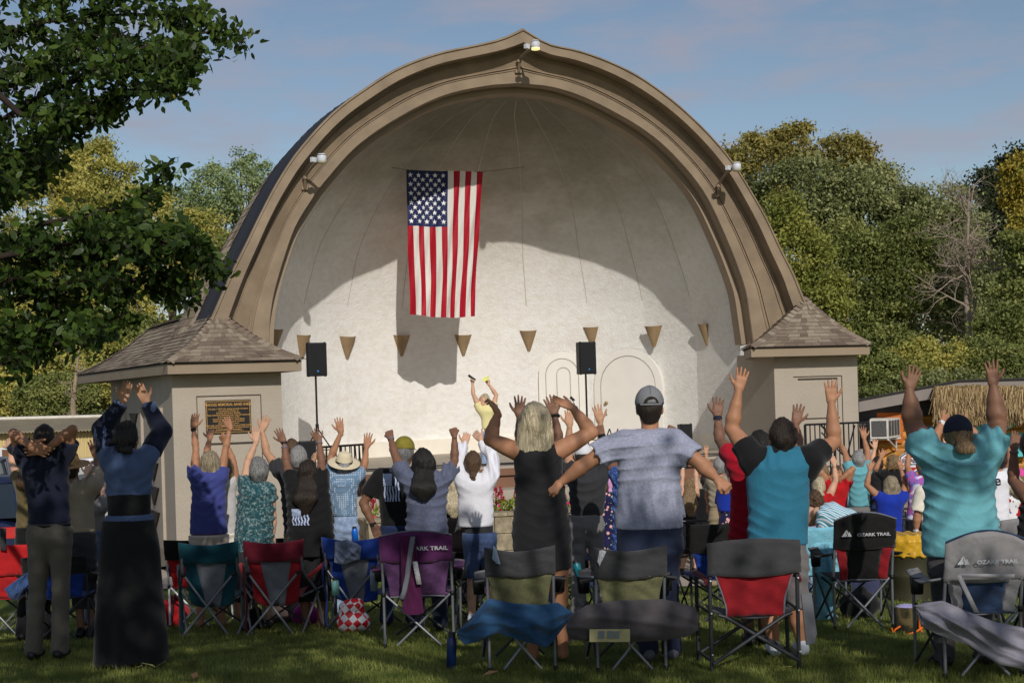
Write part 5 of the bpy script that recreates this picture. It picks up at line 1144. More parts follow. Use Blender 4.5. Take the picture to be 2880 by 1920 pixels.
def flag_print(shirt, root, s, x0, x1, y0, y1, wob=.006, cant=.45):
    d = FPX / s; a, b = W(x0, y0, d), W(x1, y1, d); w, h = b.x - a.x, a.z - b.z; polys = []
    for k in range(6):
        u0, u1 = (k * 2 + .3) / 12, (k * 2 + 1.35) / 12; n_ = 12; top = .0 if u0 > .55 else cant
        for j in range(n_):
            v0, v1 = top + (1 - top) * j / n_, top + (1 - top) * (j + 1) / n_; e0, e1 = wob * math.sin(v0 * 15 + k), wob * math.sin(v1 * 15 + k)
            polys.append([(a.x + u0 * w + e0, a.z - v0 * h), (a.x + u1 * w + e0, a.z - v0 * h), (a.x + u1 * w + e1, a.z - v1 * h), (a.x + u0 * w + e1, a.z - v1 * h)])
    nx, nz = 9, 9
    for i in range(nx):
        for j in range(nz):
            x_, z_ = a.x + w * .52 * i / nx, a.z - h * cant * .96 * j / nz; dx, dz = w * .52 / nx, h * cant * .96 / nz
            if (i + j) % 2 == 0: polys.append([(x_, z_), (x_ + dx, z_), (x_ + dx, z_ - dz), (x_, z_ - dz)])
            else: polys.append([(x_, z_), (x_ + dx, z_), (x_ + dx, z_ - dz * .35), (x_, z_ - dz * .35)]); polys.append([(x_, z_ - dz * .7), (x_ + dx, z_ - dz * .7), (x_ + dx, z_ - dz), (x_, z_ - dz)])
    decal(shirt, polys, PRW, 'flag_print', root)
flag_print(sh_, r_, 284, 825, 878, 1428, 1472)
person('h', 'man in cream brimmed hat and pale blue dotted shirt, arms wide and raised', 248, (968, 1312), ((934, 1346), (1000, 1344)), ((929, 1288), (1024, 1312)), ((959, 1216), (1031, 1258)), ((950, 1164), (1036, 1216)),
       [(1362, 922, 1004), (1400, 926, 1004), (1456, 938, 1006)], 'tan', ('hat', 'grey'), DOTS, .52, LDEN, 'jeans', ('open', 'open'), hem=1452, hat=('straw', STRAW, WATB, (.15, -.38, 1)), waist=1452)
r_, sh_, _a = person('i', 'man in olive cap and black tee with large flag print, hand on his hip', 284, (1138, 1270), ((1070, 1338), (1172, 1338)), ((1022, 1414), (1200, 1420)), ((1050, 1476), (1190, 1480)), ((1064, 1508), (1180, 1500)),
       [(1352, 1062, 1178), (1400, 1066, 1176), (1480, 1072, 1160)], 'deep', ('hat', 'silver'), BLACK, .68, DDEN, 'jeans', ('relax', None), hem=1478, waist=1478, hat=('capback', CAPO), arm=1.12, hw=1.08, adepth=(-.3, .3), shoe=SHB, watch=[(0, .04, .033, WATB, 'watch')], yaw=-.3, stance=.13)
flag_print(sh_, r_, 284, 1080, 1130, 1330, 1406, .004)
d_ = FPX / 284; q = W(1098, 1326, d_ - .17); textmesh('S', .055, PRW, 'print_letter', r_, q, Matrix(((1, 0, 0), (0, 0, -1), (0, 1, 0))))
person('j', 'woman with thick black hair down her back in slate blue tee, both fists raised', 300, (1192, 1306), ((1138, 1344), (1254, 1346)), ((1110, 1276), (1279, 1294)), ((1099, 1232), (1278, 1224)), ((1091, 1202), (1272, 1196)),
       [(1362, 1132, 1262), (1400, 1142, 1258), (1440, 1144, 1256), (1512, 1136, 1262)], 'deep', ('long', 'black', .16, .16), SLATE, .55, NAVY, 'pants', ('grip', 'grip'), True, hem=1512, arm=1.05, hw=1.12, watch=[(0, .05, .030, BEAD, 'bracelet')], shoe=SHB)
person('k', 'woman with brown braid in white hooded sweatshirt and denim shorts, hands meeting above her head', 284, (1330, 1306), ((1298, 1352), (1378, 1350)), ((1289, 1284), (1388, 1294)), ((1307, 1248), (1352, 1236)), ((1315, 1214), (1332, 1213)),
       [(1366, 1286, 1386), (1400, 1288, 1386), (1440, 1288, 1388), (1482, 1290, 1388), (1512, 1304, 1394)], 'fair', ('braid', 'brown'), WHITE, 1.95, DENIM, 'shorts', ('relax', 'relax'), True, hem=1480, waist=1500, below=(1478, 1502, 1306, 1388, CHAR), shoe=SHW, crotch=1548, arm=1.1, fold=1.2, stance=.10)
person('l', 'blonde bobbed woman in sleeveless black dress, elbows out and palms bent flat overhead', 386, (1506, 1196), ((1462, 1272), (1562, 1272)), ((1378, 1236), (1664, 1216)), ((1400, 1162), (1610, 1146)), ((1388, 1134), (1560, 1122)),
       [(1292, 1450, 1578), (1340, 1448, 1584), (1400, 1450, 1592), (1450, 1444, 1600), (1500, 1440, 1607), (1604, 1450, 1608)], 'tan', ('bob', 'blonde', .3, .135), BLACK2, 0, None, 'dress', ('cup', 'flat'), True, hem=1600, crotch=1590, foot=((1500, 1868), (1584, 1868)), arm=1.34, hw=1.18, fold=.45, adepth=(.5, .3), nrm=((-.7, .5, .2), (.1, .5, -.8)))
person('m', 'man in backwards-seen grey mesh cap and heather grey tee, arms spread low with fists', 388, (1827, 1148), ((1756, 1240), (1896, 1240)), ((1652, 1300), (1968, 1302)), ((1575, 1358), (2016, 1346)), ((1532, 1382), (2048, 1372)),
       [(1250, 1738, 1912), (1300, 1736, 1914), (1360, 1738, 1914), (1420, 1732, 1918), (1484, 1730, 1924), (1540, 1732, 1926)], 'tan', ('hat', 'dark'), GREYT, .74, cloth('cloth_navy_trousers', (.022, .03, .062)), 'pants', ('fist', 'fist'), hem=1484, waist=1486, crotch=1590, foot=((1826, 1878), (1892, 1876)), hat=('trucker', CAPM, CAPN, CAPM), shoe=SHG, arm=1.30, hw=1.12, fold=.9, adepth=(-.35, -.35), nrm=((.3, .8, -.4), (-.3, .8, -.4)))
person('n', 'man in white cap and charcoal tee between the black dress and the grey tee', 292, (1642, 1286), ((1610, 1342), (1690, 1342)), ((1598, 1270), (1694, 1268)), ((1602, 1196), (1688, 1186)), ((1600, 1150), (1676, 1132)),
       [(1356, 1600, 1700), (1400, 1600, 1702), (1446, 1606, 1696), (1500, 1604, 1696)], 'mid', ('hat', 'dark'), CHAR, .5, MGREY, 'pants', ('relax', 'open'), hem=1448, waist=1448, hat=('cap', CAPW), shoe=SHG, arm=1.05)
person('o', 'partly hidden woman in blue patterned dress, fist up with black watch beside the grey tee', 325, (1770, 1260), ((1742, 1344), (1800, 1336)), ((1708, 1286), (1850, 1262)), ((1692, 1222), (1884, 1222)), ((1680, 1184), (1896, 1186)),
       [(1352, 1722, 1800), (1450, 1722, 1800), (1560, 1722, 1810)], 'deep', ('short', 'dark'), BFLOR, .3, None, 'dress', ('fist', 'fist'), True, hem=1560, arm=1.15, watch=[(0, .06, .032, WATB, 'watch')])
person('p', 'person hidden behind the blonde woman, only two shaded arms showing, black scrunchie on one wrist', 345, (1512, 1240), ((1474, 1296), (1558, 1296)), ((1462, 1240), (1572, 1242)), ((1461, 1170), (1560, 1168)), ((1463, 1112), (1540, 1108)),
       [(1310, 1470, 1562), (1450, 1470, 1562), (1500, 1470, 1562)], 'deep', ('short', 'dark'), CHAR, .4, DDEN, 'pants', ('open', 'open'), hem=1500, watch=[(1, .03, .040, mat('scrunchie', (.015, .018, .012), .95, .3, 60, .8, 90), 'scrunchie')])
person('q', 'dark-haired man in red tee half hidden by the teal polo, watch on raised left wrist', 366, (2137, 1262), ((2064, 1290), (2196, 1292)), ((2024, 1236), (2246, 1250)), ((2018, 1172), (2237, 1192)), ((2021, 1120), (2248, 1138)),
       [(1306, 2042, 2200), (1360, 2056, 2200), (1420, 2054, 2196), (1518, 2046, 2190)], 'deep', ('short', 'black'), RED, .42, BLACK2, 'capri', ('open', 'open'), hem=1516, watch=[(0, .06, .032, CAPN, 'watch')], shoe=SHB, foot=((2110, 1866), (2150, 1866)), arm=1.0, hw=1.05)
r_, sh_, _a = person('r', 'man in teal polo with black shoulders and grey shorts', 388, (2200, 1234), ((2116, 1284), (2278, 1286)), ((2057, 1206), (2346, 1244)), ((2077, 1098), (2338, 1132)), ((2092, 1032), (2336, 1062)),
       [(1312, 2098, 2280), (1352, 2100, 2278), (1400, 2102, 2274), (1450, 2104, 2272), (1532, 2102, 2270)], 'tan', ('short', 'dark'), TEAL, .0, cloth('cloth_grey_shorts', srgb(112, 108, 108)), 'shorts', ('open', 'open'), hem=1530, waist=1532, crotch=1640, foot=((2180, 1886), (2258, 1888)), shoe=SHW, arm=1.28, hw=1.08, fold=1.1, coll=BLACK, stance=.1)
# black yoke and sleeves of the polo
f = Field(.011); d_ = FPX / 388; SL, SRr = _a[0][0], _a[1][0]
f.cone(SL.lerp(SRr, .1) - FZ * .01, SRr.lerp(SL, .1) - FZ * .01, .069, .069, .04)
for ar in _a:
    S0, E_, Wr, T_ = ar; dr = (E_ - S0).normalized(); f.cone(S0, S0.lerp(E_, .6), .097, .090, .04, 1, [(S0.lerp(E_, .5), tuple(dr))]); f.cone(S0 - FZ * .04, S0 - FZ * .10 + Vector(((SL.x + SRr.x) / 2 - S0.x, 0, 0)) * .10, .098, .085, .04, 1.0)
nb_ = (SL + SRr) / 2; f.cone(nb_ + FZ * .03, nb_.lerp(SL, .7), .062, .062, .04); f.cone(nb_ + FZ * .03, nb_.lerp(SRr, .7), .062, .062, .04)
f.disp = lambda X, Y, Z: .004 * n3(X, Y, Z, 26, 5); mesh_obj('shirt_yoke', [f.mesh()], BLACK, r_)
person('s', 'large figure in aqua tee and navy cap with ponytail, arms raised high at the right', 416, (2694, 1226), ((2612, 1276), (2776, 1276)), ((2568, 1196), (2806, 1196)), ((2557, 1094), (2793, 1082)), ((2577, 1030), (2788, 1014)),
       [(1302, 2594, 2800), (1350, 2598, 2798), (1400, 2602, 2796), (1440, 2600, 2800), (1500, 2594, 2812), (1548, 2596, 2812), (1566, 2606, 2806)], 'deep', ('pony', 'light', .30, -.03, 1.75), AQUA, .52, cloth('cloth_dark_grey', srgb(74, 72, 74)), 'pants', ('open', 'open'), hem=1560, waist=1562, hat=('capback', CAPN), shoe=SHB, arm=1.6, hw=1.05, fold=1.1, kd=.72, crotch=1650, stance=.14)
# speaker on stage
r_, sh_, _a = person('stage', 'blonde woman in pale yellow top on the stage, arms high with microphone and paper', 153, (1362, 1129), ((1349, 1149), (1386, 1148)), ((1331, 1108), (1396, 1110)), ((1329, 1076), (1374, 1080)), ((1332, 1058), (1366, 1062)),
       [(1156, 1346, 1388), (1180, 1354, 1387), (1204, 1356, 1384), (1218, 1355, 1384), (1236, 1353, 1388)], 'fair', ('bob', 'blonde', .3, .08), YEL, .4, LDEN, 'jeans', ('grip', 'grip'), True, hem=1206, waist=1214, crotch=1262, yaw=2.55, foot=((1350, 1340), (1415, 1362)), shoe=SHW, zbase=zT, grp='people on the stage', fold=.5, hw=1.05)
d_ = FPX / 153; mb = MB(); mb.tube([W(1321, 1058, d_ - .03), W(1338, 1068, d_ - .03)], [.024, .014], 8); mb.lathe(W(1320, 1057, d_ - .03), [(0, .03), (.026, .012), (.028, -.006), (0, -.02)], 10)
thing(mb, 'microphone', M_BLK, 'black handheld microphone in the raised hand of the woman on stage', 'microphone')
mb = MB(); c_ = W(1366, 1062, d_ - .04); a4 = [W(1356, 1064, d_ - .05), W(1375, 1056, d_ - .02), W(1376, 1066, d_ - .02), W(1360, 1074, d_ - .06)]; mb.poly(a4); mb.poly([a4[0], a4[1], W(1366, 1060, d_ + .03)]); thing(mb, 'paper', mat('yellow_paper', srgb(230, 230, 130), .8), 'folded yellow paper in the hand of the woman on stage', 'paper', solid=.002)
# face of the speaker
hc_ = W(1362, 1129, d_ + .02); Rz = Matrix.Rotation(2.55, 3, 'Z'); HPv = lambda x, y, z: hc_ + Rz @ Vector((x, y, z))
for nm, pts, m_ in (('mouth', [(0, .083, -.058)], mat('mouth_dark', (.10, .02, .02), .5)), ('eye', [(-.03, .084, .008), (.03, .084, .008)], mat('eye_dark', (.03, .02, .02), .3)), ('eyebrow', [(-.03, .088, .03), (.03, .088, .03)], HR['light'])):
    for p in pts:
        f = Field(.004); f.ell(HPv(*p), Vector(dict(mouth=(.020, .012, .014), eye=(.011, .008, .006), eyebrow=(.016, .006, .003))[nm]), 0, Rz); mesh_obj(nm, [f.mesh()], m_, r_)
# ---- crowd on the right ----
G = 'audience standing on the lawn and patio'
person('t', 'girl with long wavy brown hair in black dress and strappy sandals on the patio', 186, (1937, 1368), ((1918, 1400), (1958, 1398)), ((1918, 1346), (1958, 1348)), ((1921, 1312), (1956, 1312)), ((1921, 1284), (1952, 1286)),
       [(1408, 1914, 1960), (1440, 1916, 1958), (1480, 1914, 1960), (1558, 1916, 1970)], 'fair', ('long', 'light', .30, .14), BLACK2, 0, None, 'dress', ('open', 'open'), True, hem=1556, crotch=1550, foot=((1918, 1652), (1952, 1648)), shoe=mat('sandal', (.05, .03, .02), .6), watch=[(0, .05, .03, WATW, 'watch')])
person('u', 'person in plain black shirt beside the girl in the black dress', 178, (1984, 1352), ((1962, 1388), (2002, 1388)), ((1955, 1430), (2008, 1432)), ((1960, 1468), (2006, 1470)), ((1962, 1490), (2004, 1492)), [(1396, 1958, 2006), (1480, 1958, 2006)], 'fair', ('short', 'dark'), BLACK, .6, BLACK2, 'pants', ('relax', 'relax'), hem=1476)
person('v', 'grey-haired balding man in tan shirt, belt and khaki trousers by the bench', 200, (2024, 1312), ((1998, 1352), (2050, 1352)), ((1990, 1390), (2046, 1330)), ((1994, 1422), (2018, 1322)), ((1996, 1446), (2028, 1300)), [(1360, 1992, 2052), (1400, 1992, 2050), (1428, 1994, 2046)], 'pink', ('buzz', 'grey'), TANS, .6, KHAKI, 'pants', ('relax', 'relax'), hem=1424, waist=1426, hw=1.1)
person('w', 'person with one raised hand and grey-green sleeve in front of the brown stage edge', 168, (1996, 1322), ((1990, 1342), (2024, 1350)), ((1988, 1306), (2030, 1390)), ((1986, 1276), (2028, 1420)), ((1986, 1246), (2028, 1440)), [(1358, 1986, 2026), (1440, 1986, 2026)], 'mid', ('short', 'grey'), GREEN, 1.5, KHAKI, 'pants', ('open', 'relax'), hem=1440)
person('x', 'woman in royal blue tee leaning an arm down beside the red tee', 235, (2058, 1320), ((2036, 1372), (2088, 1372)), ((2028, 1432), (2098, 1440)), ((2042, 1482), (2098, 1490)), ((2046, 1512), (2098, 1510)), [(1384, 2022, 2092), (1430, 2018, 2090), (1470, 2024, 2090)], 'fair', ('short', 'silver'), BLUE, .72, FLOR, 'pants', ('relax', 'relax'), True, hem=1436, waist=1438, arm=1.2, neck=True)
person('y', 'child with blonde ponytail in red top raising a thin arm, in front of the stripes', 225, (2302, 1370), ((2282, 1406), (2328, 1404)), ((2268, 1440), (2350, 1352)), ((2272, 1470), (2346, 1306)), ((2274, 1490), (2340, 1282)), [(1412, 2280, 2332), (1470, 2280, 2334)], 'fair', ('pony', 'blonde', .20, -.04), BRED, .3, LDEN, 'pants', ('relax', 'relax'), True, hem=1476)
person('z', 'woman in bright red shirt with both elbows folded up behind her head', 205, (2352, 1336), ((2326, 1366), (2378, 1362)), ((2300, 1320), (2398, 1318)), ((2336, 1352), (2362, 1350)), ((2346, 1336), (2360, 1330)), [(1376, 2324, 2384), (1440, 2326, 2382), (1490, 2326, 2384)], 'tan', ('short', 'brown'), BRED, .35, DDEN, 'pants', ('relax', 'relax'), True, hem=1490, arm=1.15, adepth=(-.5, -.5), adz=(-1, -1))
person('aa', 'woman with curly brown hair in red shirt and light jeans beside the teal polo', 238, (2292, 1412), ((2268, 1440), (2312, 1442)), ((2262, 1480), (2318, 1486)), ((2268, 1510), (2318, 1520)), ((2270, 1530), (2318, 1540)), [(1448, 2262, 2312), (1480, 2264, 2306), (1520, 2262, 2310)], 'fair', ('curly', 'brown', .3, .13), BRED, .5, LDEN, 'jeans', ('relax', 'relax'), True, hem=1478, waist=1480, hw=1.15)
person('ab', 'man in light aqua tee with grey yoke, one hand waving by the air conditioner', 200, (2414, 1294), ((2390, 1322), (2438, 1322)), ((2376, 1272), (2440, 1272)), ((2362, 1244), (2430, 1232)), ((2354, 1222), (2426, 1200)), [(1332, 2384, 2444), (1370, 2386, 2446), (1424, 2390, 2446)], 'tan', ('short', 'grey'), AQUA, .4, MGREY, 'shorts', ('relax', 'open'), hem=1424, waist=1426)
person('ac', 'woman with curly light hair in black tee, fingers spread beneath the air conditioner', 190, (2511, 1304), ((2486, 1336), (2534, 1336)), ((2462, 1322), (2550, 1330)), ((2478, 1286), (2554, 1300)), ((2490, 1262), (2556, 1280)), [(1346, 2478, 2542), (1400, 2480, 2540), (1460, 2480, 2542)], 'tan', ('curly', 'light', .3, .05), BLACK, .4, DDEN, 'pants', ('open', 'relax'), True, hem=1460)
person('ad', 'woman with ash blonde bob, red beads and royal blue top, arms curved up', 212, (2506, 1368), ((2474, 1400), (2538, 1400)), ((2438, 1364), (2546, 1360)), ((2446, 1322), (2534, 1320)), ((2456, 1294), (2530, 1290)), [(1410, 2464, 2540), (1440, 2466, 2538), (1470, 2466, 2536), (1508, 2462, 2538)], 'tan', ('bob', 'ash', .3, .08), BLUE, .3, DENIM, 'jeans', ('open', 'open'), True, hem=1504, waist=1506, hw=1.08)
mb = MB(); q = W(2506, 1395, FPX / 212)
for k in range(22): a_ = 6.283 * k / 22; mb.lathe(q + Vector((math.cos(a_) * .068, math.sin(a_) * .066, .01 * math.sin(a_))), [(0, .009), (.009, 0), (0, -.009)], 6)
mb.build('bead_necklace', BRED, PEOPLE['ad'])
person('ae', 'person in pink and blue tie-dye shirt with one arm raised, left of the aqua tee', 212, (2596, 1316), ((2568, 1354), (2620, 1354)), ((2552, 1310), (2628, 1390)), ((2556, 1268), (2632, 1420)), ((2562, 1240), (2632, 1440)), [(1362, 2560, 2626), (1400, 2556, 2628), (1460, 2550, 2636)], 'tan', ('short', 'light'), TIE, .5, BLACK2, 'pants', ('open', 'relax'), True, hem=1460)
person('af', 'person with white watch folding both arms over the head, behind the navy cap', 300, (2690, 1240), ((2640, 1286), (2740, 1286)), ((2632, 1230), (2746, 1226)), ((2650, 1184), (2710, 1186)), ((2676, 1170), (2690, 1168)), [(1300, 2632, 2748), (1500, 2640, 2740)], 'tan', ('short', 'brown'), CREAM, .3, BLACK2, 'pants', ('relax', 'relax'), hem=1500, watch=[(0, .1, .032, WATW, 'watch')])
person('ag', 'man in cream polo with arm hanging by the black table', 232, (2618, 1340), ((2592, 1384), (2650, 1384)), ((2580, 1446), (2660, 1450)), ((2576, 1494), (2660, 1500)), ((2572, 1522), (2660, 1530)), [(1394, 2584, 2656), (1440, 2588, 2656), (1482, 2592, 2656)], 'tan', ('short', 'grey'), CREAM, .85, NAVY, 'pants', ('relax', 'relax'), hem=1480, waist=1482, arm=1.15, watch=[(0, .06, .032, MATS['trim'] if 'trim' in MATS else M_LWHT, 'watch')])
r_, sh_, _a = person('ah', 'person in white jersey with navy lettering right of the aqua tee', 235, (2806, 1296), ((2778, 1342), (2832, 1342)), ((2766, 1300), (2842, 1300)), ((2772, 1262), (2838, 1262)), ((2778, 1236), (2832, 1236)), [(1352, 2772, 2838), (1410, 2774, 2836), (1480, 2774, 2838)], 'tan', ('short', 'dark'), WHITE, .3, NAVY, 'pants', ('fist', 'fist'), hem=1480)
q = W(2806, 1364, FPX / 235 - .17); textmesh('e', .17, CAPN, 'print_letter', r_, q, Matrix(((1, 0, 0), (0, 0, -1), (0, 1, 0))), bold=.004); 
person('ai', 'woman in white romper with red floral bands, one bare arm raised, near right edge', 232, (2846, 1330), ((2818, 1402), (2862, 1398)), ((2818, 1350), (2870, 1440)), ((2830, 1296), (2872, 1480)), ((2838, 1262), (2872, 1500)), [(1410, 2812, 2868), (1460, 2812, 2868), (1500, 2808, 2872), (1530, 2812, 2870)], 'tan', ('long', 'blonde', .1), WFLO, 0, None, 'dress', ('relax', 'relax'), True, hem=1528, crotch=1560, foot=((2826, 1640), (2856, 1640)))
person('aj', 'child with brown hair and pink sun visor, far right edge', 232, (2866, 1345), ((2846, 1380), (2890, 1380)), ((2842, 1420), (2896, 1420)), ((2846, 1450), (2896, 1450)), ((2848, 1470), (2896, 1470)), [(1390, 2842, 2894), (1450, 2842, 2894)], 'fair', ('long', 'light', .1), BRED, .4, DDEN, 'pants', ('relax', 'relax'), True, hem=1450, hat=('cap', cloth('visor_pink', srgb(222, 80, 160))))
person('ak', 'shaded person in sequined black dress cut by the right edge, slim hand raised', 385, (2905, 1260), ((2892, 1400), (2990, 1400)), ((2850, 1352), (3020, 1420)), ((2852, 1262), (3030, 1500)), ((2858, 1216), (3030, 1550)), [(1420, 2872, 3000), (1500, 2862, 3000), (1600, 2860, 3000), (1700, 2870, 3000)], 'deep', ('short', 'dark'), BLACK, 0, None, 'dress', ('flat', 'relax'), True, hem=1700, crotch=1700, arm=1.1, watch=[(0, .1, .03, BEAD, 'bracelet')])
# bent-over woman in stripes
d_ = FPX / 262; root = empty('person', W(2390, 1700, d_), 'woman in aqua and white striped shirt bending forward behind the chairs', 'person', G); root.location.z = gz(d_)
f = Field(.012); Wp = lambda x, y, dd=0: W(x, y, d_ + dd)
f.cone(Wp(2340, 1452, .1), Wp(2420, 1500), .16, .19, .06); f.cone(Wp(2420, 1500), Wp(2450, 1520), .19, .18, .06); f.disp = lambda X, Y, Z: .007 * n3(X, Y, Z, 20, 4) + .006 * np.sin((X + Z) * 60 + 2 * n3(X, Y, Z, 9, 2)); 
f.cone(Wp(2320, 1452, .05), Wp(2312, 1530, .12), .085, .075, .05, 1, [(Wp(2312, 1526, .1), (0, 0, -1))])
mesh_obj('shirt', [f.mesh()], STRI, root)
f = Field(.014); f.cone(Wp(2312, 1500, .1), Wp(2306, 1560, .15), .045, .04); f.cone(Wp(2306, 1560, .15), Wp(2300, 1610, .2), .04, .028); f.cone(Wp(2300, 1440, .15), Wp(2285, 1455, .25), .06, .05); f.ell(Wp(2280, 1452, .3), (.08, .09, .11)); body_p = [f.mesh(), hand(Wp(2300, 1612, .2), Vector((0, .1, -1)), 1, 'relax', .9, .006, Vector((0, 1, 0)))]
f = Field(.014); f.cone(Wp(2455, 1525), Wp(2450, 1640), .15, .09); f.cone(Wp(2450, 1640), Wp(2440, 1740), .09, .05); f.cone(Wp(2425, 1525, .05), Wp(2415, 1640, .1), .13, .08); f.cone(Wp(2415, 1640, .1), Wp(2410, 1745, .1), .08, .05); lg = f.mesh(); mesh_obj('body', body_p, SK['fair'], root); mesh_obj('trousers', [lg], LAV, root)
# ---- left background people ----
person('al', 'woman in olive top raising one arm with white wristwatch, behind the man at far left', 292, (92, 1300), ((58, 1352), (122, 1352)), ((36, 1306), (130, 1400)), ((32, 1256), (128, 1440)), ((19, 1228), (128, 1470)), [(1364, 46, 130), (1420, 50, 130), (1484, 46, 130)], 'fair', ('long', 'brown', .12), OLIVE, .3, BLACK, 'pants', ('relax', 'relax'), True, hem=1482, watch=[(0, .05, .03, WATW, 'watch')], shoe=SHB)
person('am', 'man in tan work shirt and tan straw hat with arm raised, behind the navy polo', 290, (198, 1318), ((196, 1376), (262, 1366)), ((182, 1440), (280, 1330)), ((184, 1480), (270, 1282)), ((186, 1500), (255, 1226)), [(1388, 188, 262), (1430, 188, 262), (1500, 186, 268)], 'deep', ('hat', 'dark'), TANS, 1.35, CHAR, 'capri', ('relax', 'open'), hem=1496, waist=1498, hat=('straw', TSTR, TSTR, (.0, -.2, 1)), shoe=SHB, arm=1.15, foot=((228, 1762), (256, 1760)))
person('an', 'child in grey tee and jeans with raised hands near the long black skirt', 262, (258, 1392), ((246, 1424), (286, 1424)), ((248, 1380), (290, 1378)), ((246, 1334), (280, 1350)), ((250, 1304), (276, 1330)), [(1432, 250, 292), (1494, 252, 294)], 'fair', ('short', 'brown'), MGREY, .4, DENIM, 'jeans', ('open', 'relax'), hem=1494, waist=1494)
person('ao', 'woman with wavy blonde hair seated between the slate tee and the white sweatshirt', 235, (1276, 1372), ((1256, 1412), (1306, 1412)), ((1252, 1450), (1310, 1450)), ((1256, 1480), (1308, 1480)), ((1260, 1500), (1300, 1500)), [(1420, 1252, 1308), (1480, 1252, 1310)], 'tan', ('long', 'blonde', .20, .14), BLACK, 0, BLACK, 'pants', ('relax', 'relax'), True, hem=1480)
person('ap', 'person in striped sleeves holding a camera up, left of the dark raised arm', 205, (822, 1262), ((802, 1296), (842, 1296)), ((790, 1340), (872, 1308)), ((800, 1360), (886, 1286)), ((806, 1366), (878, 1278)), [(1304, 796, 846), (1400, 796, 846), (1440, 800, 844)], 'mid', ('short', 'brown'), CHAR, .8, KHAKI, 'pants', ('relax', 'grip'), hem=1436)
person('aq', 'woman in navy floral dress glimpsed between the charcoal tee and the grey tee', 205, (1694, 1372), ((1682, 1398), (1722, 1396)), ((1678, 1440), (1728, 1436)), ((1680, 1470), (1728, 1470)), ((1682, 1490), (1728, 1490)), [(1404, 1676, 1728), (1480, 1676, 1728), (1560, 1672, 1732)], 'tan', ('short', 'brown'), FLOR, 0, None, 'dress', ('relax', 'relax'), True, hem=1560)
person('ar', 'person in lilac shirt with long loose sleeve behind the floral dress', 192, (1716, 1322), ((1702, 1348), (1736, 1348)), ((1704, 1380), (1742, 1390)), ((1716, 1420), (1740, 1430)), ((1718, 1440), (1740, 1450)), [(1356, 1698, 1738), (1440, 1700, 1738), (1480, 1700, 1738)], 'tan', ('short', 'light'), PINK, 1.8, KHAKI, 'pants', ('relax', 'relax'), True, hem=1480)
for i, (x, y, s_, lab) in enumerate([(2262, 1262, 175, 'person in navy shirt with clasped hands between dark head and raised arm'), (2310, 1262, 172, 'person reaching one hand up beside the stair railing'), (2462, 1240, 176, 'person with white wristband beneath the air conditioner'), (2380, 1300, 180, 'person with thumb out by the railing'), (2660, 1236, 170, 'person with spread hand in front of the round blue sign')]):
    person('bg%d' % i, lab, s_, (x + 6, y + 66), ((x - 12, y + 94), (x + 24, y + 94)), ((x - 10, y + 58), (x + 28, y + 128)), ((x - 2, y + 22), (x + 28, y + 158)), ((x, y - 6), (x + 28, y + 176)), [(y + 102, x - 16, x + 28), (y + 180, x - 16, x + 28)], ['fair', 'tan'][i % 2], ('short', ['brown', 'light', 'dark', 'grey', 'brown'][i]), [NAVY, GREEN, BLACK2, AQUA, WHITE][i], .4, DDEN, 'pants', ('open', 'relax'), hem=y + 180)
# ================= CAMP CHAIRS, BAGS, BENCHES =================
ALU = mat('chair_tube_grey', srgb(130, 134, 140), .4, .08, 10, metal=.5); ALD = mat('chair_tube_dark', srgb(58, 60, 64), .45, .1, 10, metal=.3); ALW = mat('chair_tube_white', srgb(220, 222, 226), .4, .05, 10); PLB = mat('black_plastic', (.012, .012, .013), .5)
def fab(n, c, **k): return cloth('canvas_' + n, c, **k)
F_TEAL = fab('dark_teal', srgb(14, 62, 74)); F_GREY = fab('grey', srgb(106, 110, 118)); F_RED = fab('red', srgb(134, 26, 34)); F_MRED = fab('maroon', srgb(92, 20, 36)); F_BLUE = fab('blue', srgb(22, 52, 128)); F_PUR = fab('purple', srgb(84, 38, 84)); F_PURM = fab('purple_mesh', srgb(92, 60, 100)); F_OLV = fab('olive_mesh', srgb(104, 104, 74), scale=140, var=.25); F_DK = fab('dark_grey', srgb(62, 62, 64)); F_BLK = fab('black', (.012, .012, .012)); F_SLV = fab('silver_grey', srgb(136, 134, 136)); F_NVY = fab('navy_blue', srgb(38, 56, 84)); F_BRN = fab('taupe', srgb(98, 84, 80)); F_BRT = fab('bright_red', srgb(184, 34, 38)); F_AQ = fab('aqua_towel', srgb(120, 186, 208), pat='mottle', c2=srgb(150, 206, 222))
LOGO = mat('logo_grey', srgb(186, 188, 192), .6)
CH = []
class Ch:
    def __init__(s, name, px, py, sc, label, yaw=0.0, grp='folding camp chairs on the lawn'):
        d = FPX / sc; p = W(px, py, d); s.o = Vector((p.x, d, gz(d))); s.e = empty(name, s.o, label, 'chair', grp); s.R = Matrix.Rotation(yaw, 3, 'Z'); s.s = 1.0
    def P(s, x, y, z): return s.o + s.R @ Vector((x, y, z))
    def tube(s, name, segs, r, m, n=7):
        for pts in segs:
            mb = MB(); mb.tube([s.P(*q) for q in pts], r, n); mb.build(name, m, s.e)
    def many(s, name, segs, r, m, n=7):
        mb = MB()
        for pts in segs: mb.tube([s.P(*q) for q in pts], r, n)
        mb.build(name, m, s.e)
    def sheet(s, name, fn, nu, nv, m, sol=.006):
        mb = MB(); mb.grid([[s.P(*fn(i / nu, j / nv)) for i in range(nu + 1)] for j in range(nv + 1)], 0, True); return mb.build(name, m, s.e, solid=sol)
def wr(u, v, a=.006, k=0): return a * (math.sin(u * 9 + v * 5 + k) * math.sin(v * 11 + u * 3 + k * 2) + .5 * math.sin(u * 23 + v * 17 + k))
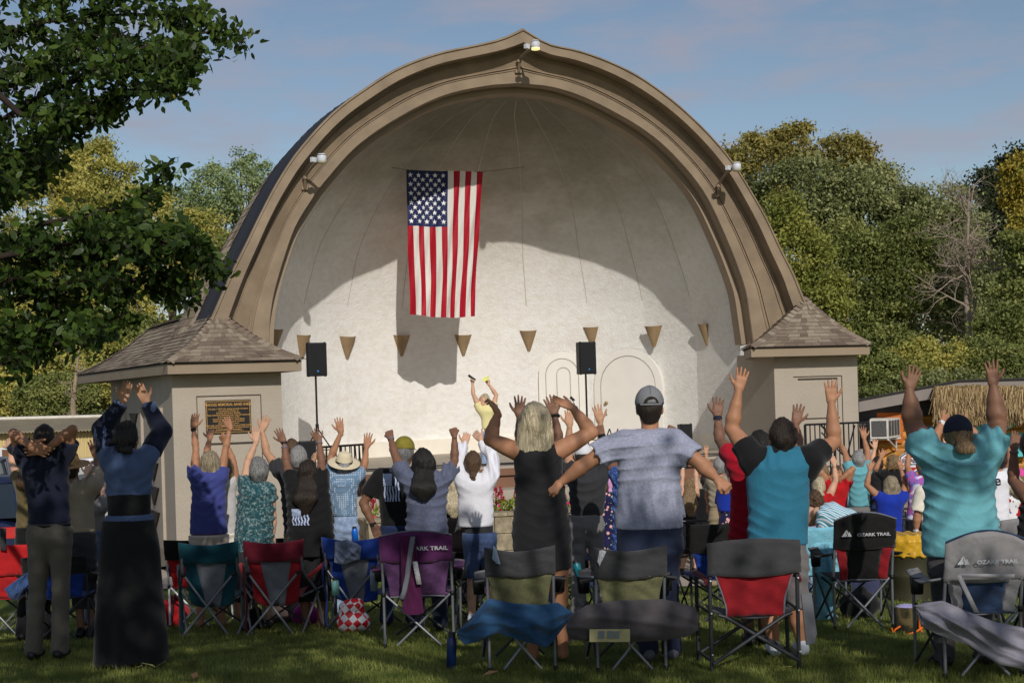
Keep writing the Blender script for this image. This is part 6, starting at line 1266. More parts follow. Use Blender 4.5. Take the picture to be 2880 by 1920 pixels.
def bag_chair(px, py, sc, label, w=.54, ht=.90, top=F_DK, mid=F_OLV, side=None, tube=ALU, yaw=0, sag=.03, arch=0.0, band=.30, name='camp_chair', logo=None, cross=True, arms=True, edge=None, seatm=None, mesh_w=1.0, lean=.10):
    c = Ch(name, px, py, sc, label, yaw); h2 = w / 2; zs = .43
    y = lambda z: -lean * (z - zs) / (ht - zs) if z > zs else 0
    c.tube('back_post', [[(sx * h2, .0, 0), (sx * h2, 0, zs), (sx * h2, y(ht), ht)] for sx in (-1, 1)], .0115, tube)
    zb = ht - band * ht
    top_z = lambda u: ht + .01 - sag * math.sin(math.pi * u) + arch * math.sin(math.pi * u)
    c.sheet('headrest', lambda u, v: ((u - .5) * (w + .03), y(zb + (ht - zb) * v) - .016 - .012 * math.sin(math.pi * u) + wr(u, v, .009), zb * (1 - v) + v * top_z(u) - (1 - v) * .012 * math.sin(math.pi * u)), 16, 8, top, .01)
    if edge is not None:
        c.many('piping', [[((u / 16 - .5) * (w + .03), y(ht) - .018 - .012 * math.sin(math.pi * u / 16), top_z(u / 16) + .004) for u in range(17)]], .007, edge, 5)
    def backp(u0, u1):
        def fn(u, v):
            uu = u0 + (u1 - u0) * u; z = zs - .02 + (zb + .01 - zs + .02) * v; ww = w * (.80 + .18 * v ** 1.5); return ((uu - .5) * ww, y(z) * .9 - .02 + .045 * math.sin(math.pi * uu) * (1 - v) + wr(uu, v, .013, 2), z + (0 if 0 < uu < 1 else 0))
        return fn
    if side is None: c.sheet('backrest', backp(0, 1), 14, 10, mid)
    else:
        c.sheet('backrest', backp(.18 if mesh_w == 1 else .25, .82 if mesh_w == 1 else .75), 10, 10, mid); c.sheet('side_panel', backp(0, .18 if mesh_w == 1 else .25), 4, 10, side); c.sheet('side_panel', backp(.82 if mesh_w == 1 else .75, 1), 4, 10, side)
    if edge is not None: c.many('seam', [[tuple(backp(0, 1)(u / 12, 0)[i] + (0, -.006, 0)[i] for i in range(3)) for u in range(13)]], .006, edge, 5)
    c.sheet('seat', lambda u, v: ((u - .5) * w * .96, v * .44 + .02, zs - .01 - .05 * math.sin(math.pi * u) * math.sin(math.pi * min(1, v + .15))), 8, 6, seatm or top)
    f = .10
    c.tube('cross_leg', [[(-h2 + .02, -.01, zs - .01), (h2 - f, -.04, .015)], [(h2 - .02, .01, zs - .01), (-h2 + f, -.02, .015)]], .0105, tube)
    c.tube('cross_leg', [[(-h2 + .02, .46, zs - .05), (h2 - f * .5, .50, .015)], [(h2 - .02, .48, zs - .05), (-h2 + f * .5, .48, .015)]], .0105, ALD)
    c.tube('side_leg', [[(sx * h2, -.0, .03), (sx * (h2 + .03), .46, zs - .02)] for sx in (-1, 1)] + [[(sx * h2, 0, zs - .03), (sx * (h2 + .04), .46, .02)] for sx in (-1, 1)], .010, ALD)
    c.tube('front_post', [[(sx * (h2 + .04), .46, 0), (sx * (h2 + .05), .44, .64)] for sx in (-1, 1)], .011, tube)
    if arms:
        for sx in (-1, 1):
            c.sheet('armrest', lambda u, v, sx=sx: (sx * (h2 + .005 + .085 * u), -.03 + .50 * v, .645 - .045 * math.sin(math.pi * v) - .01 * u), 3, 8, top, .012)
            mb = MB(); mb.lathe(c.P(sx * (h2 + .06), .33, .50), [(.038, 0), (.045, .11), (.048, .11), (.04, -.005), (0, -.005)], 12); mb.build('cup_holder', PLB, c.e)
    for sx in (-1, 1):
        for p in ((sx * h2, 0, zs), (sx * h2, 0, .01), (sx * h2, y(ht) * .3, .62)): mb = MB(); mb.lathe(c.P(*p), [(0, -.018), (.017, -.018), (.017, .018), (0, .018)], 8); mb.build('joint', PLB, c.e)
    if logo:
        txt, dx, sz, tri = logo; Rf = c.R @ Matrix(((1, 0, 0), (0, 0, -1), (0, 1, 0))); p = c.P(dx, y(ht * .9) - .054, zb + (ht - zb) * .48)
        textmesh(txt, sz, LOGO, 'chair_lettering', c.e, p, Rf, sx=1.25, bold=.001)
        if tri:
            q = c.P(dx - len(txt) * sz * .46 - .045, y(ht * .9) - .053, zb + (ht - zb) * .48); X = c.R @ Vector((1, 0, 0)); k = sz * 1.5
            mb = MB(); mb.poly([q - X * k * .85, q - X * k * .1 , q + X * k * .02 + FZ * k * .2, q - X * k * .12 + FZ * k * .5, q + X * k * .05 + FZ * k * 1.0, q - X * k * .1 + FZ * k * 1.0]); mb.poly([q + X * k * .02, q + X * k * .75, q + X * k * .38 + FZ * k * .75, q + X * k * .24 + FZ * k * .5, q + X * k * .08 + FZ * k * 1.0, q + X * k * .0 + FZ * k * .55, q + X * k * .16 + FZ * k * .22]); mb.build('mountain_emblem', LOGO, c.e)
    return c
def rock_chair(px, py, sc, label, top, side, mid, yaw=0, armm=None, w=.52, ht=.90):
    """folding chair whose back is carried by a wide X of flat bars, curved side tubes and swept arms"""
    c = Ch('camp_chair', px, py, sc, label, yaw); h2 = w / 2; zs = .36; zb = .70
    yb = lambda z: -.10 - .10 * (z - zs)
    hw_ = lambda z: h2 * (.93 + .10 * (z - zs) / (ht - zs))
    c.sheet('headrest', lambda u, v: ((u - .5) * 2 * (hw_(zb + (ht - zb) * v) + .02), yb(zb + (ht - zb) * v) - .02 + wr(u, v, .009), zb + (ht + .012 - .035 * math.sin(math.pi * u) - zb) * v), 14, 6, top, .012)
    def bp(u0, u1):
        def fn(u, v):
            uu = u0(v) + (u1(v) - u0(v)) * u; z = zs - .06 + (zb - zs + .07) * v - .03 * math.sin(math.pi * uu) * (1 - v); return ((uu - .5) * 2 * hw_(z) * (.86 + .14 * v), yb(z) + .03 - .035 * math.sin(math.pi * uu) * (1 - v) + wr(uu, v, .011, 1), z)
        return fn
    c.sheet('side_panel', bp(lambda v: 0, lambda v: .36 - .14 * v), 5, 10, side); c.sheet('side_panel', bp(lambda v: .72 + .10 * v - .02, lambda v: 1), 5, 10, side); c.sheet('backrest', bp(lambda v: .36 - .14 * v, lambda v: .70 + .10 * v), 8, 10, mid)
    c.sheet('seat', lambda u, v: ((u - .5) * w * .9, -.08 + v * .46, zs - .05 * math.sin(math.pi * u) + .03 * v), 8, 6, side)
    c.tube('cross_leg', [[(-h2 + .01, yb(.60) - .03, .60), (h2 * .58, -.12, .012)], [(h2 - .03, yb(.60) - .045, .60), (-h2 - .02, -.14, .012)]], .0125, ALU)
    c.tube('side_tube', [[(sx * (h2 - .0), yb(.74) - .02, .76), (sx * (h2 + .005), yb(.62) - .01, .62), (sx * (h2 + .05), -.02, .50), (sx * (h2 + .09), .10, .40), (sx * (h2 + .13), .30, .012)] for sx in (-1, 1)], .0135, ALU)
    c.tube('rear_leg', [[(sx * (h2 + .10), .20, .36), (sx * (h2 - .02), -.10, .012)] for sx in (-1, 1)], .0115, ALU)
    c.tube('front_post', [[(sx * (h2 + .16), .36, .60), (sx * (h2 + .16), .34, .012)] for sx in (-1, 1)], .011, ALU)
    c.tube('seat_rail', [[(sx * (h2 - .02), -.08, zs), (sx * (h2 + .12), .36, zs + .03)] for sx in (-1, 1)], .011, ALU)
    c.tube('cross_leg', [[(-h2, .34, zs), (h2 * .9, .40, .012)], [(h2, .36, zs), (-h2 * .9, .40, .012)]], .010, ALD)
    for sx in (-1, 1):
        c.tube('armrest', [[(sx * (h2 + .04), -.06, .535), (sx * (h2 + .10), .12, .575), (sx * (h2 + .16), .36, .625)]], .020, armm or PLB, 8)
    c.many('strap', [[(-h2 - .03, yb(.6) - .02, .66), (-h2 - .035, yb(.6) - .03, .52), (-h2 - .015, -.12, .30), (-h2 - .03, -.13, .04)]], .010, top, 4)
    for p in ((-h2 + .01, yb(.6) - .04, .60), (h2 - .03, yb(.6) - .055, .60), (0.01, -.14, .305), (-h2 - .09, .10, .38), (h2 + .09, .10, .38)): mb = MB(); mb.lathe(c.P(*p), [(0, -.016), (.02, -.016), (.02, .016), (0, .016)], 8); mb.build('joint', PLB, c.e)
    return c
rock_chair(605, 1783, 292, 'dark teal camp chair with grey centre panel, left of the red one', F_TEAL, F_TEAL, F_GREY)
rock_chair(785, 1787, 294, 'dark red camp chair with light grey centre panel and bright red arm', F_MRED, F_RED, F_GREY, .0, F_BRT)
c3 = rock_chair(1015, 1790, 290, 'blue camp chair with grey panel and a grey cloth over its corner', F_BLUE, F_BLUE, F_GREY, -.35, w=.56)
CP = bag_chair(1180, 1818, 345, 'purple camp chair with white lettering and its bag slung over the back', .56, .90, F_PUR, F_PURM, None, ALU, 0, -.02, .02, .22, edge=F_GREY, logo=('ARK TRAIL', .13, .044, False))
C5 = bag_chair(1470, 1872, 402, 'olive mesh camp chair with dark headrest, behind the black dress, blue bag slung below', .46, .87, F_DK, F_OLV, None, ALU, .03, .035, 0, .225, edge=None)
C6 = bag_chair(1778, 1885, 408, 'olive mesh camp chair with dark headrest and long grey carry bag slung behind', .47, .86, F_DK, F_OLV, None, ALU, .02, .035, 0, .245)
C8 = bag_chair(2432, 1812, 332, 'black camp chair with dark red sides and mountain logo, right of the red director chair', .50, .915, F_BLK, F_BLK, F_RED, ALU, .04, -.02, .045, .25, logo=('OZARK TRAIL', .065, .036, True), edge=F_GREY)
C9 = bag_chair(2768, 1925, 436, 'grey camp chair with navy panel, shoulder strap and mountain logo, bottom right', .50, .87, F_SLV, F_NVY, F_SLV, ALU, .03, -.03, .04, .28, logo=('OZARK TRAIL', .06, .034, True), edge=F_NVY)
bag_chair(548, 1748, 268, 'white-framed black and red camp chair behind the dark teal one', .52, .92, F_BLK, F_BRT, None, ALW, 0, .01, 0, .22)
bag_chair(18, 1752, 292, 'bright red camp chair cut off by the left edge', .50, .92, F_BRT, F_BRT, None, ALU, 0, .0, 0, .3)
bag_chair(165, 1772, 300, 'blue and black camp chair behind the legs of the man at far left', .56, .80, F_BLK, F_BLUE, None, ALD, .1, .0, 0, .2, seatm=F_BLUE)
bag_chair(776, 1700, 250, 'black camp chair with white lettering between teal blouse and black tee', .52, .90, F_BLK, F_BLK, None, ALD, 0, 0, 0, .3, logo=('TRAIL', .13, .05, False))
bag_chair(1268, 1720, 262, 'taupe camp chair with a pale cloth pinned on its corner, left of the denim shorts', .56, 1.05, F_BRN, F_BRN, None, ALD, 0, 0, .01, .3)
bag_chair(1600, 1700, 262, 'taupe camp chair with a pale cloth pinned on its corner, right of the black dress', .56, 1.05, F_BRN, F_BRN, None, ALD, 0, 0, .01, .3)
bag_chair(2040, 1800, 300, 'blue camp chair with black headrest behind the red director chair', .62, .92, F_BLK, F_BLUE, None, ALD, .1, 0, .0, .28, seatm=F_BLUE)
bag_chair(2322, 1786, 300, 'camp chair draped with an aqua towel, left of the black logo chair', .42, .86, F_AQ, F_AQ, None, ALU, .1, 0, .0, .3, seatm=F_BLUE)
bag_chair(1345, 1742, 275, 'low black camp chair with purple cup holders behind the purple chair', .50, .70, F_BLK, F_BLK, None, ALD, -.4, 0, .0, .3, seatm=F_PUR)
bag_chair(1745, 1745, 290, 'blue seated camp chair in the gap between the two olive chairs', .40, .70, F_BLUE, F_BLUE, None, ALD, .2, 0, .0, .3, seatm=F_BLUE)
bag_chair(2890, 1800, 330, 'grey camp chair half out of frame at the right edge', .50, .88, F_SLV, F_BLUE, None, ALU, .1, 0, .02, .3)
# director chair
def director(px, py, sc, label):
    c = Ch('director_chair', px, py, sc, label, .05); w = .60; h2 = w / 2; zs = .48; ht = .86
    c.tube('back_post', [[(sx * h2, -.02, .0), (sx * h2, -.03, .5), (sx * (h2 - .002), -.05, ht)] for sx in (-1, 1)], .014, ALD, 8)
    c.tube('front_post', [[(sx * (h2 + .02), .36, .0), (sx * (h2 + .02), .36, .60)] for sx in (-1, 1)], .014, ALD, 8)
    c.sheet('headrest', lambda u, v: ((u - .5) * (w + .04), -.065 - .02 * math.sin(math.pi * u) + wr(u, v, .009), .66 + .02 * math.sin(math.pi * u) * -1 + v * (.215 + .045 * math.sin(math.pi * u))), 16, 8, F_DK, .012)
    def bk(u, v):
        z = .37 + .31 * v; wd = w * (.66 + .30 * abs(v - .22) ** 1.2 * 1.15) if v > .22 else w * .66; return ((u - .5) * wd, -.055 + .03 * math.sin(math.pi * u) * (1 - v) + wr(u, v, .012, 3), z)
    c.sheet('backrest', bk, 14, 12, F_RED)
    c.many('piping', [[bk(u_, v / 12) for v in range(13)] for u_ in (0, 1)] + [[bk(u / 12, 1) for u in range(13)]], .006, F_GREY, 5)
    c.sheet('seat', lambda u, v: ((u - .5) * w * .92, v * .36 - .02, .40 - .05 * math.sin(math.pi * u)), 8, 5, F_DK)
    c.tube('cross_leg', [[(-h2 + .05, -.045, .385), (-h2 + .10, -.05, .37), (h2 * .98, -.03, .055)], [(h2 - .05, -.06, .385), (h2 - .10, -.065, .37), (-h2 * .98, -.05, .055)], [(-h2 + .05, .35, .385), (h2, .36, .06)], [(h2 - .05, .37, .385), (-h2, .36, .06)]], .0135, ALD, 8)
    c.tube('side_bar', [[(sx * h2, -.02, z), (sx * (h2 + .02), .36, z)] for sx in (-1, 1) for z in (.07, .40)], .011, ALD)
    for sx in (-1, 1):
        c.tube('armrest', [[(sx * (h2 + .012), -.03, .60), (sx * (h2 + .018), .02, .625), (sx * (h2 + .02), .38, .62)]], .022, F_MRED, 8)
    mb = MB(); mb.prism([c.P(h2 + .035, .0, .50), c.P(h2 + .115, .03, .50), c.P(h2 + .145, .03, .22), c.P(h2 + .125, .03, .15), c.P(h2 + .06, .0, .15)], c.R @ Vector((0, .02, 0))); mb.build('folded_side_table', F_SLV if False else mat('table_grey', srgb(110, 112, 118), .5), c.e, bevel=.004)
    for sx in (-1, 1):
        for z in (.12, .40, .62, .70, .80): mb = MB(); mb.lathe(c.P(sx * h2, -.062, z), [(0, .006), (.006, .003), (.006, -.003)], 8); mb.build('rivet', ALW, c.e)
    return c
director(2124, 1895, 412, 'black-framed folding chair with red back and dark grey headrest, behind the teal polo')
# ---- cloths and bags ----
def blob(name, label, cat, m, prims, h=.012, disp=None, group=None, cuts=(), loc=None):
    f = Field(h)
    for p in prims: f.cone(*p)
    f.disp = disp
    for c_ in cuts: f.cuts.append(c_)
    v, q = f.mesh(); l = Vector(v.mean(0)) if loc is None else loc; l.z = v[:, 2].min()
    me = bpy.data.meshes.new(name); e = Vector(l); me.from_pydata([tuple(x) for x in (v - np.array(e))], [], [tuple(x) for x in q]); me.materials.append(m)
    for p_ in me.polygons: p_.use_smooth = True
    o = bpy.data.objects.new(name, me); C.objects.link(o); o.location = e
    return tag(o, label, cat, group)
def draped(name, outline, d, thick, label, cat, m, amp=.02, seed=1, bulge=.05, parent=None, n=40):
    """cloth or soft bag whose silhouette is an outline, with its own thickness and folds; outline: top row and bottom row of (x,y)"""
    top, bot = outline
    def at(c, u):
        t = u * (len(c) - 1); i = min(int(t), len(c) - 2); f_ = t - i; return (c[i][0] + (c[i + 1][0] - c[i][0]) * f_, c[i][1] + (c[i + 1][1] - c[i][1]) * f_)
    rr = random.Random(seed); ph = [rr.random() * 6 for _ in range(4)]; fr, bk = [], []; m_ = 22
    for j in range(m_ + 1):
        v = j / m_; r1, r2 = [], []
        for i in range(n + 1):
            u = i / n; a, b = at(top, u), at(bot, u); x, y = a[0] + (b[0] - a[0]) * v, a[1] + (b[1] - a[1]) * v
            e = (math.sin(math.pi * u) ** .5) * (math.sin(math.pi * v) ** .5) if 0 < u < 1 and 0 < v < 1 else 0
            w_ = amp * ((1 - 2.2 * abs(math.sin(4.5 * u + 3.2 * v + ph[0]))) + .8 * (1 - 2 * abs(math.sin(8 * u - 6 * v + ph[1] + .8 * math.sin(5 * v)))) + .45 * math.sin(9 * v - 21 * u + ph[2]) + .22 * math.sin(37 * u + 19 * v + ph[3]) * math.sin(23 * v - 11 * u))
            r1.append(W(x, y, d - bulge * e - w_ * e)); r2.append(W(x, y, d + thick * e + .004))
        fr.append(r1); bk.append(r2)
    mb = MB(); mb.grid(fr, 0, True); mb.grid([r[::-1] for r in bk], 0, True)
    c0 = W(at(top, .5)[0], at(bot, .5)[1], d)
    return thing(mb, name, m, label, cat) if parent is None else mb.build(name, m, parent)
dC5 = FPX / 402 - .09
draped('chair_bag', ([(1285, 1775), (1330, 1730), (1372, 1680), (1440, 1695), (1520, 1700), (1570, 1693), (1612, 1722)], [(1284, 1785), (1306, 1812), (1340, 1805), (1400, 1780), (1470, 1800), (1540, 1822), (1612, 1728)]), dC5, .10, 'crumpled steel-blue carry bag slung under the olive chair', 'bag', fab('steel_blue', srgb(40, 74, 108)), .03, 3, .06)
draped('chair_bag', ([(1592, 1760), (1602, 1730), (1650, 1700), (1740, 1687), (1860, 1683), (1900, 1690), (1958, 1708)], [(1592, 1770), (1600, 1795), (1660, 1803), (1760, 1806), (1860, 1800), (1930, 1790), (1966, 1770)]), FPX / 408 - .11, .12, 'long dark grey carry bag with yellowed label slung under the olive chair', 'bag', fab('charcoal', srgb(78, 74, 76)), .013, 5, .10)
dd = FPX / 408 - .225; mb = MB(); mb.grid([[W(1658 + 114 * u / 6, 1768 + 34 * v / 3 + (2 if v else 0), dd - .004 * math.sin(u)) for u in range(7)] for v in range(4)]); lb = thing(mb, 'bag_label', mat('old_label', srgb(186, 176, 128), .8, .2, 12), 'yellowed printed label on the long grey carry bag', 'label')
mb = MB()
for (x0, x1) in ((1682, 1700), (1708, 1724), (1728, 1742)): mb.grid([[W(x0 + (x1 - x0) * u, 1773 + 22 * v, dd - .012) for u in (0, 1)] for v in (0, 1)], 0, False)
mb.build('print', mat('label_print', srgb(120, 132, 130), .8), lb)
draped('chair_bag', ([(2568, 1702), (2600, 1694), (2652, 1688), (2720, 1718), (2800, 1748), (2880, 1764), (2950, 1790)], [(2578, 1712), (2590, 1760), (2640, 1784), (2720, 1812), (2810, 1868), (2880, 1880), (2950, 1900)]), FPX / 436 - .10, .12, 'crumpled silver-grey carry bag slung under the grey chair at bottom right', 'bag', fab('silver', srgb(138, 136, 148), rough=.5), .035, 9, .07)
draped('chair_bag', ([(1126, 1510), (1140, 1507), (1155, 1506), (1168, 1508)], [(1132, 1720), (1150, 1728), (1175, 1728), (1192, 1722)]), FPX / 345 - .17, .05, 'plum carry bag hanging down the back of the purple chair', 'bag', fab('plum', srgb(74, 24, 62)), .012, 2, .03)
mb = MB(); mb.grid([[W(x + o_, y, FPX / 345 - .24) for o_ in (0, 14)] for x, y in ((1154, 1508), (1146, 1560), (1138, 1620), (1130, 1662), (1122, 1684))]); thing(mb, 'bag_strap', F_GREY, 'grey strap of the plum bag across the purple chair', 'strap', solid=.003)
mb = MB(); mb.grid([[W(x + o_, y, FPX / 345 - .235) for o_ in (0, 14)] for x, y in ((1160, 1578), (1166, 1610), (1172, 1642))]); thing(mb, 'bag_tag', mat('tag_white', srgb(200, 200, 200), .6, .3, 60), 'white printed tag on the plum bag', 'tag', solid=.002)
mb = MB(); mb.grid([[W(2695, 1612, 8.55), W(2853, 1613, 8.55)], [W(2695, 1622, 8.55), W(2853, 1624, 8.55)]]); mb.grid([[W(2690, 1618, 8.54), W(2703, 1616, 8.54)], [W(2740, 1722, 8.52), W(2754, 1722, 8.52)]]); thing(mb, 'shoulder_strap', mat('strap_grey', srgb(160, 158, 160), .7), 'pale grey shoulder strap on the back of the grey logo chair', 'strap', solid=.003)
# cloth on blue chair, pinned cloths, towel
draped('cloth', ([(942, 1522), (975, 1516), (1005, 1528), (1016, 1536)], [(940, 1580), (962, 1588), (990, 1578), (1012, 1572)]), FPX / 290 - .2, .06, 'light blue-grey garment draped over the corner of the blue chair', 'cloth', cloth('cloth_blue_grey', srgb(108, 118, 140), var=.2, scale=40), .02, 7, .05)
draped('pinned_cloth', ([(1288, 1458), (1296, 1462), (1304, 1466)], [(1278, 1497), (1286, 1490), (1296, 1488)]), FPX / 262 - .17, .01, 'pale cloth pinned on the taupe chair beside the white sweatshirt', 'cloth', CREAM, .008, 4, .02)
draped('pinned_cloth', ([(1618, 1459), (1631, 1460), (1644, 1462)], [(1620, 1491), (1631, 1493), (1641, 1494)]), FPX / 262 - .17, .01, 'white cloth pinned on the taupe chair right of the black dress', 'cloth', WHITE, .005, 4, .02)
draped('pinned_cloth', ([(1388, 1534), (1392, 1536), (1396, 1545)], [(1384, 1570), (1396, 1584), (1408, 1586)]), FPX / 402 - .15, .01, 'grey-blue cloth corner tucked on the olive chair behind the black dress', 'cloth', cloth('cloth_pale_steel', srgb(140, 156, 178)), .004, 4, .01)
draped('pinned_cloth', ([(1686, 1547), (1696, 1546), (1705, 1550)], [(1680, 1578), (1686, 1592), (1700, 1562)]), FPX / 408 - .13, .01, 'silver cloth corner tucked on the olive chair behind the grey tee', 'cloth', cloth('cloth_silver', srgb(176, 178, 184)), .004, 4, .01)
draped('towel', ([(2282, 1530), (2300, 1524), (2335, 1524), (2352, 1530)], [(2288, 1738), (2300, 1742), (2330, 1740), (2344, 1732)]), FPX / 318, .04, 'long aqua towel hanging over a chair between grey shorts and the black logo chair', 'towel', F_AQ, .025, 6, .04)
draped('cloth', ([(72, 1610), (85, 1600), (100, 1612), (114, 1620)], [(12, 1655), (28, 1682), (44, 1688), (70, 1660)]), FPX / 302, .05, 'shiny blue bag hanging beside the legs of the man at far left', 'bag', fab('shiny_blue', srgb(52, 76, 120), rough=.35), .02, 6, .05)
draped('cloth', ([(0, 1484), (10, 1484), (18, 1486)], [(0, 1545), (9, 1546), (17, 1547)]), FPX / 292 - .17, .02, 'dark grey cloth over the red chair at the left edge', 'cloth', CHAR, .004, 6, .02)
# gingham bag
gm = bpy.data.materials.new('gingham'); gm.use_nodes = True; t_ = gm.node_tree; ck = t_.nodes.new('ShaderNodeTexChecker'); ck.inputs['Scale'].default_value = 17; ck.inputs['Color1'].default_value = (*srgb(214, 24, 34), 1); ck.inputs['Color2'].default_value = (.85, .85, .85, 1); tcn_ = t_.nodes.new('ShaderNodeTexCoord'); mpn_ = t_.nodes.new('ShaderNodeMapping'); mpn_.inputs['Rotation'].default_value = (0, R(40), 0); t_.links.new(tcn_.outputs['Object'], mpn_.inputs['Vector']); t_.links.new(mpn_.outputs['Vector'], ck.inputs['Vector']); t_.links.new(ck.outputs['Color'], t_.nodes['Principled BSDF'].inputs['Base Color'])
d_ = FPX / 300; g0 = gz(d_); p = W(990, 1785, d_); b0 = Vector((p.x, d_ + .1, g0)); blob('tote_bag', 'red and white checked tote bag on the grass under the blue chair', 'bag', gm, [(b0 + Vector((-.06, 0, .09)), b0 + Vector((.07, 0, .09)), .10, .10, .04), (b0 + Vector((-.05, 0, .22)), b0 + Vector((.04, 0, .24)), .075, .07, .05)], .012, lambda X, Y, Z: .008 * n3(X, Y, Z, 22, 3), cuts=[(b0 + Vector((0, 0, .004)), (0, 0, -1))])
# bottles
def bottle(px, py, sc, r, h, m, label, cap=PLB, tilt=0, grounded=True, name='water_bottle', dz=0):
    d = FPX / sc; p = W(px, py, d)
    if grounded: p.z = gz(d)
    e = empty(name, p, label, 'bottle'); ax_ = Vector((math.sin(tilt), 0, math.cos(tilt))); mb = MB(); mb.lathe(p, [(0, 0), (r, 0), (r, h * .78), (r * .72, h * .86), (r * .7, h * .88)], 16, 0, ax_); mb.build('flask', m, e)
    mb = MB(); mb.lathe(p, [(r * .74, h * .87), (r * .74, h), (0, h)], 16, 0, ax_); mb.build('cap', cap, e); return e
bottle(1268, 1850, 395, .035, .26, mat('bottle_navy', srgb(24, 44, 92), .35), 'tall navy flask standing in the grass beside the purple chair', tilt=.05)
bottle(1634, 1632, 300, .036, .20, mat('bottle_teal', srgb(20, 110, 122), .35), 'teal flask tilted in a cup holder between the olive chairs', tilt=-.25, grounded=False)
bottle(1000, 1522, 250, .033, .17, mat('bottle_blue', srgb(20, 100, 200), .25), 'bright blue bottle hanging at the jeans of the hat wearer', grounded=False, tilt=-.05)
bottle(944, 1672, 300, .036, .16, mat('bottle_mint', srgb(120, 176, 170), .35), 'mint green flask in a cup holder beside the blue chair', grounded=False)
bottle(1052, 1660, 330, .032, .21, mat('bottle_clear', srgb(120, 130, 150), .15, spec=.6), 'clear plastic bottle in the arm of the purple chair', grounded=False)
bottle(1664, 1566, 262, .05, .06, mat('cup_green', srgb(60, 140, 100), .5), 'small green and white cup on the taupe chair', cap=ALW, grounded=False, name='cup')
bottle(1664, 1652, 320, .045, .10, mat('cup_blue', srgb(150, 166, 210), .5), 'pale blue cup in the olive chair arm', cap=ALW, grounded=False, name='cup')
bottle(266, 1612, 285, .03, .17, MATS['bottle_clear'], 'clear water bottle beside the long black skirt', cap=ALW, grounded=False)
# camo bucket bag with orange strap
d_ = FPX / 345; p = W(2556, 1835, d_); p.z = gz(d_); e = empty('bucket_bag', p, 'camouflage bucket bag with orange leash on the grass between the logo chairs', 'bag')
CAMO = cloth('canvas_camo', srgb(62, 56, 34), pat='tiedye', c2=srgb(34, 30, 22), c3=srgb(96, 84, 54)); mb = MB(); mb.lathe(p, [(0, .0), (.105, 0), (.11, .02), (.108, .20), (.102, .21), (.095, .19), (0, .17)], 22); mb.build('bucket', CAMO, e)
mb = MB(); mb.lathe(p + FZ * .19, [(.0, .02), (.06, .03), (.095, .015)], 14); mb.build('bag_contents', LAV, e)
mb = MB(); ORG = mat('strap_orange', srgb(226, 106, 20), .6); q = p + Vector((0, -.13, 0)); mb.tube([q + Vector((-.17, 0, .06)), q + Vector((-.16, 0, .02)), q + Vector((-.14, -.01, .05)), q + Vector((-.10, 0, .07))], .008, 6); mb.tube([q + Vector((-.06, -.02, .0)), q + Vector((.03, -.02, .03)), q + Vector((.09, -.01, .07)), q + Vector((.10, 0, .12)), q + Vector((.06, .0, .13)), q + Vector((.055, 0, .06)), q + Vector((.07, -.01, .02))], .009, 6); thing(mb, 'leash', ORG, 'bright orange leash lying against the camouflage bag', 'leash')
# barrel bin with yellow liner
d_ = FPX / 250; p = W(2562, 1720, d_); p.z = gz(d_); e = empty('trash_barrel', p, 'dark olive drum bin with yellow plastic liner under the black table', 'bin')
mb = MB(); mb.lathe(p, [(0, 0), (.24, 0), (.245, .02), (.24, .04), (.24, .26), (.25, .28), (.24, .30), (.24, .52), (.255, .54), (.24, .56), (0, .54)], 28); mb.build('drum', mat('drum_olive', srgb(56, 54, 36), .55, .2, 5, .1, 20), e)
f = Field(.014); f.prof([(p.z + .74, p.x, .20), (p.z + .68, p.x, .26), (p.z + .60, p.x, .255), (p.z + .50, p.x, .262)], p.y, 1, .0); f.disp = lambda X, Y, Z:   .009 * np.sin(X * 55 + 2 * np.sin(Z * 16)) + .006 * n3(X, Y, Z, 40, 2); mesh_obj('liner', [f.mesh()], mat('yellow_plastic', srgb(206, 160, 40), .35, .15, 10, .3, 25, spec=.5), e)
# black metal table and benches
BM = mat('bench_black', (.014, .014, .018), .35, .2, 10, spec=.5)
def bench(x, y, yaw, label, L_=1.8, n=22, hgt=.86):
    o = Vector((x, y, gz(y))); e = empty('bench', o, label, 'bench', 'black slatted metal benches on the patio'); Rm = Matrix.Rotation(yaw, 3, 'Z'); P = lambda a, b, c: o + Rm @ Vector((a, b, c)); mb = MB()
    for i in range(n + 1):
        xx = -L_ / 2 + L_ * i / n; pts = [(xx, .42, .40), (xx, .40, .44), (xx, .05, .43), (xx, -.02, .46), (xx, -.07, hgt - .04)]
        for a, b in zip(pts, pts[1:]): 
            A_, B_ = P(*a), P(*b); wv = Rm @ Vector((.016, 0, 0)); nn = (B_ - A_).cross(wv).normalized() * .004; mb.add([A_ - wv - nn, A_ + wv - nn, B_ + wv - nn, B_ - wv - nn, A_ - wv + nn, A_ + wv + nn, B_ + wv + nn, B_ - wv + nn], [(0, 1, 2, 3), (7, 6, 5, 4), (0, 4, 5, 1), (1, 5, 6, 2), (2, 6, 7, 3), (3, 7, 4, 0)])
    mb.build('slats', BM, e); mb = MB(); mb.tube([P(-L_ / 2 - .03, -.075, hgt), P(L_ / 2 + .03, -.075, hgt)], .022, 8); mb.build('top_rail', BM, e); mb = MB(); mb.tube([P(-L_ / 2 - .03, .42, .42), P(L_ / 2 + .03, .42, .42)], .018, 8); mb.build('front_rail', BM, e)
    for sx in (-1, 1):
        mb = MB(); mb.tube([P(sx * (L_ / 2 + .03), -.075, hgt), P(sx * (L_ / 2 + .03), -.02, .42), P(sx * (L_ / 2 + .03), -.08, 0)], .02, 7); mb.tube([P(sx * (L_ / 2 + .03), -.04, .62), P(sx * (L_ / 2 + .03), .38, .62), P(sx * (L_ / 2 + .03), .42, .0)], .018, 7); mb.build('bench_leg', BM, e)
pB = lambda px, d: W(px, 1500, d).x
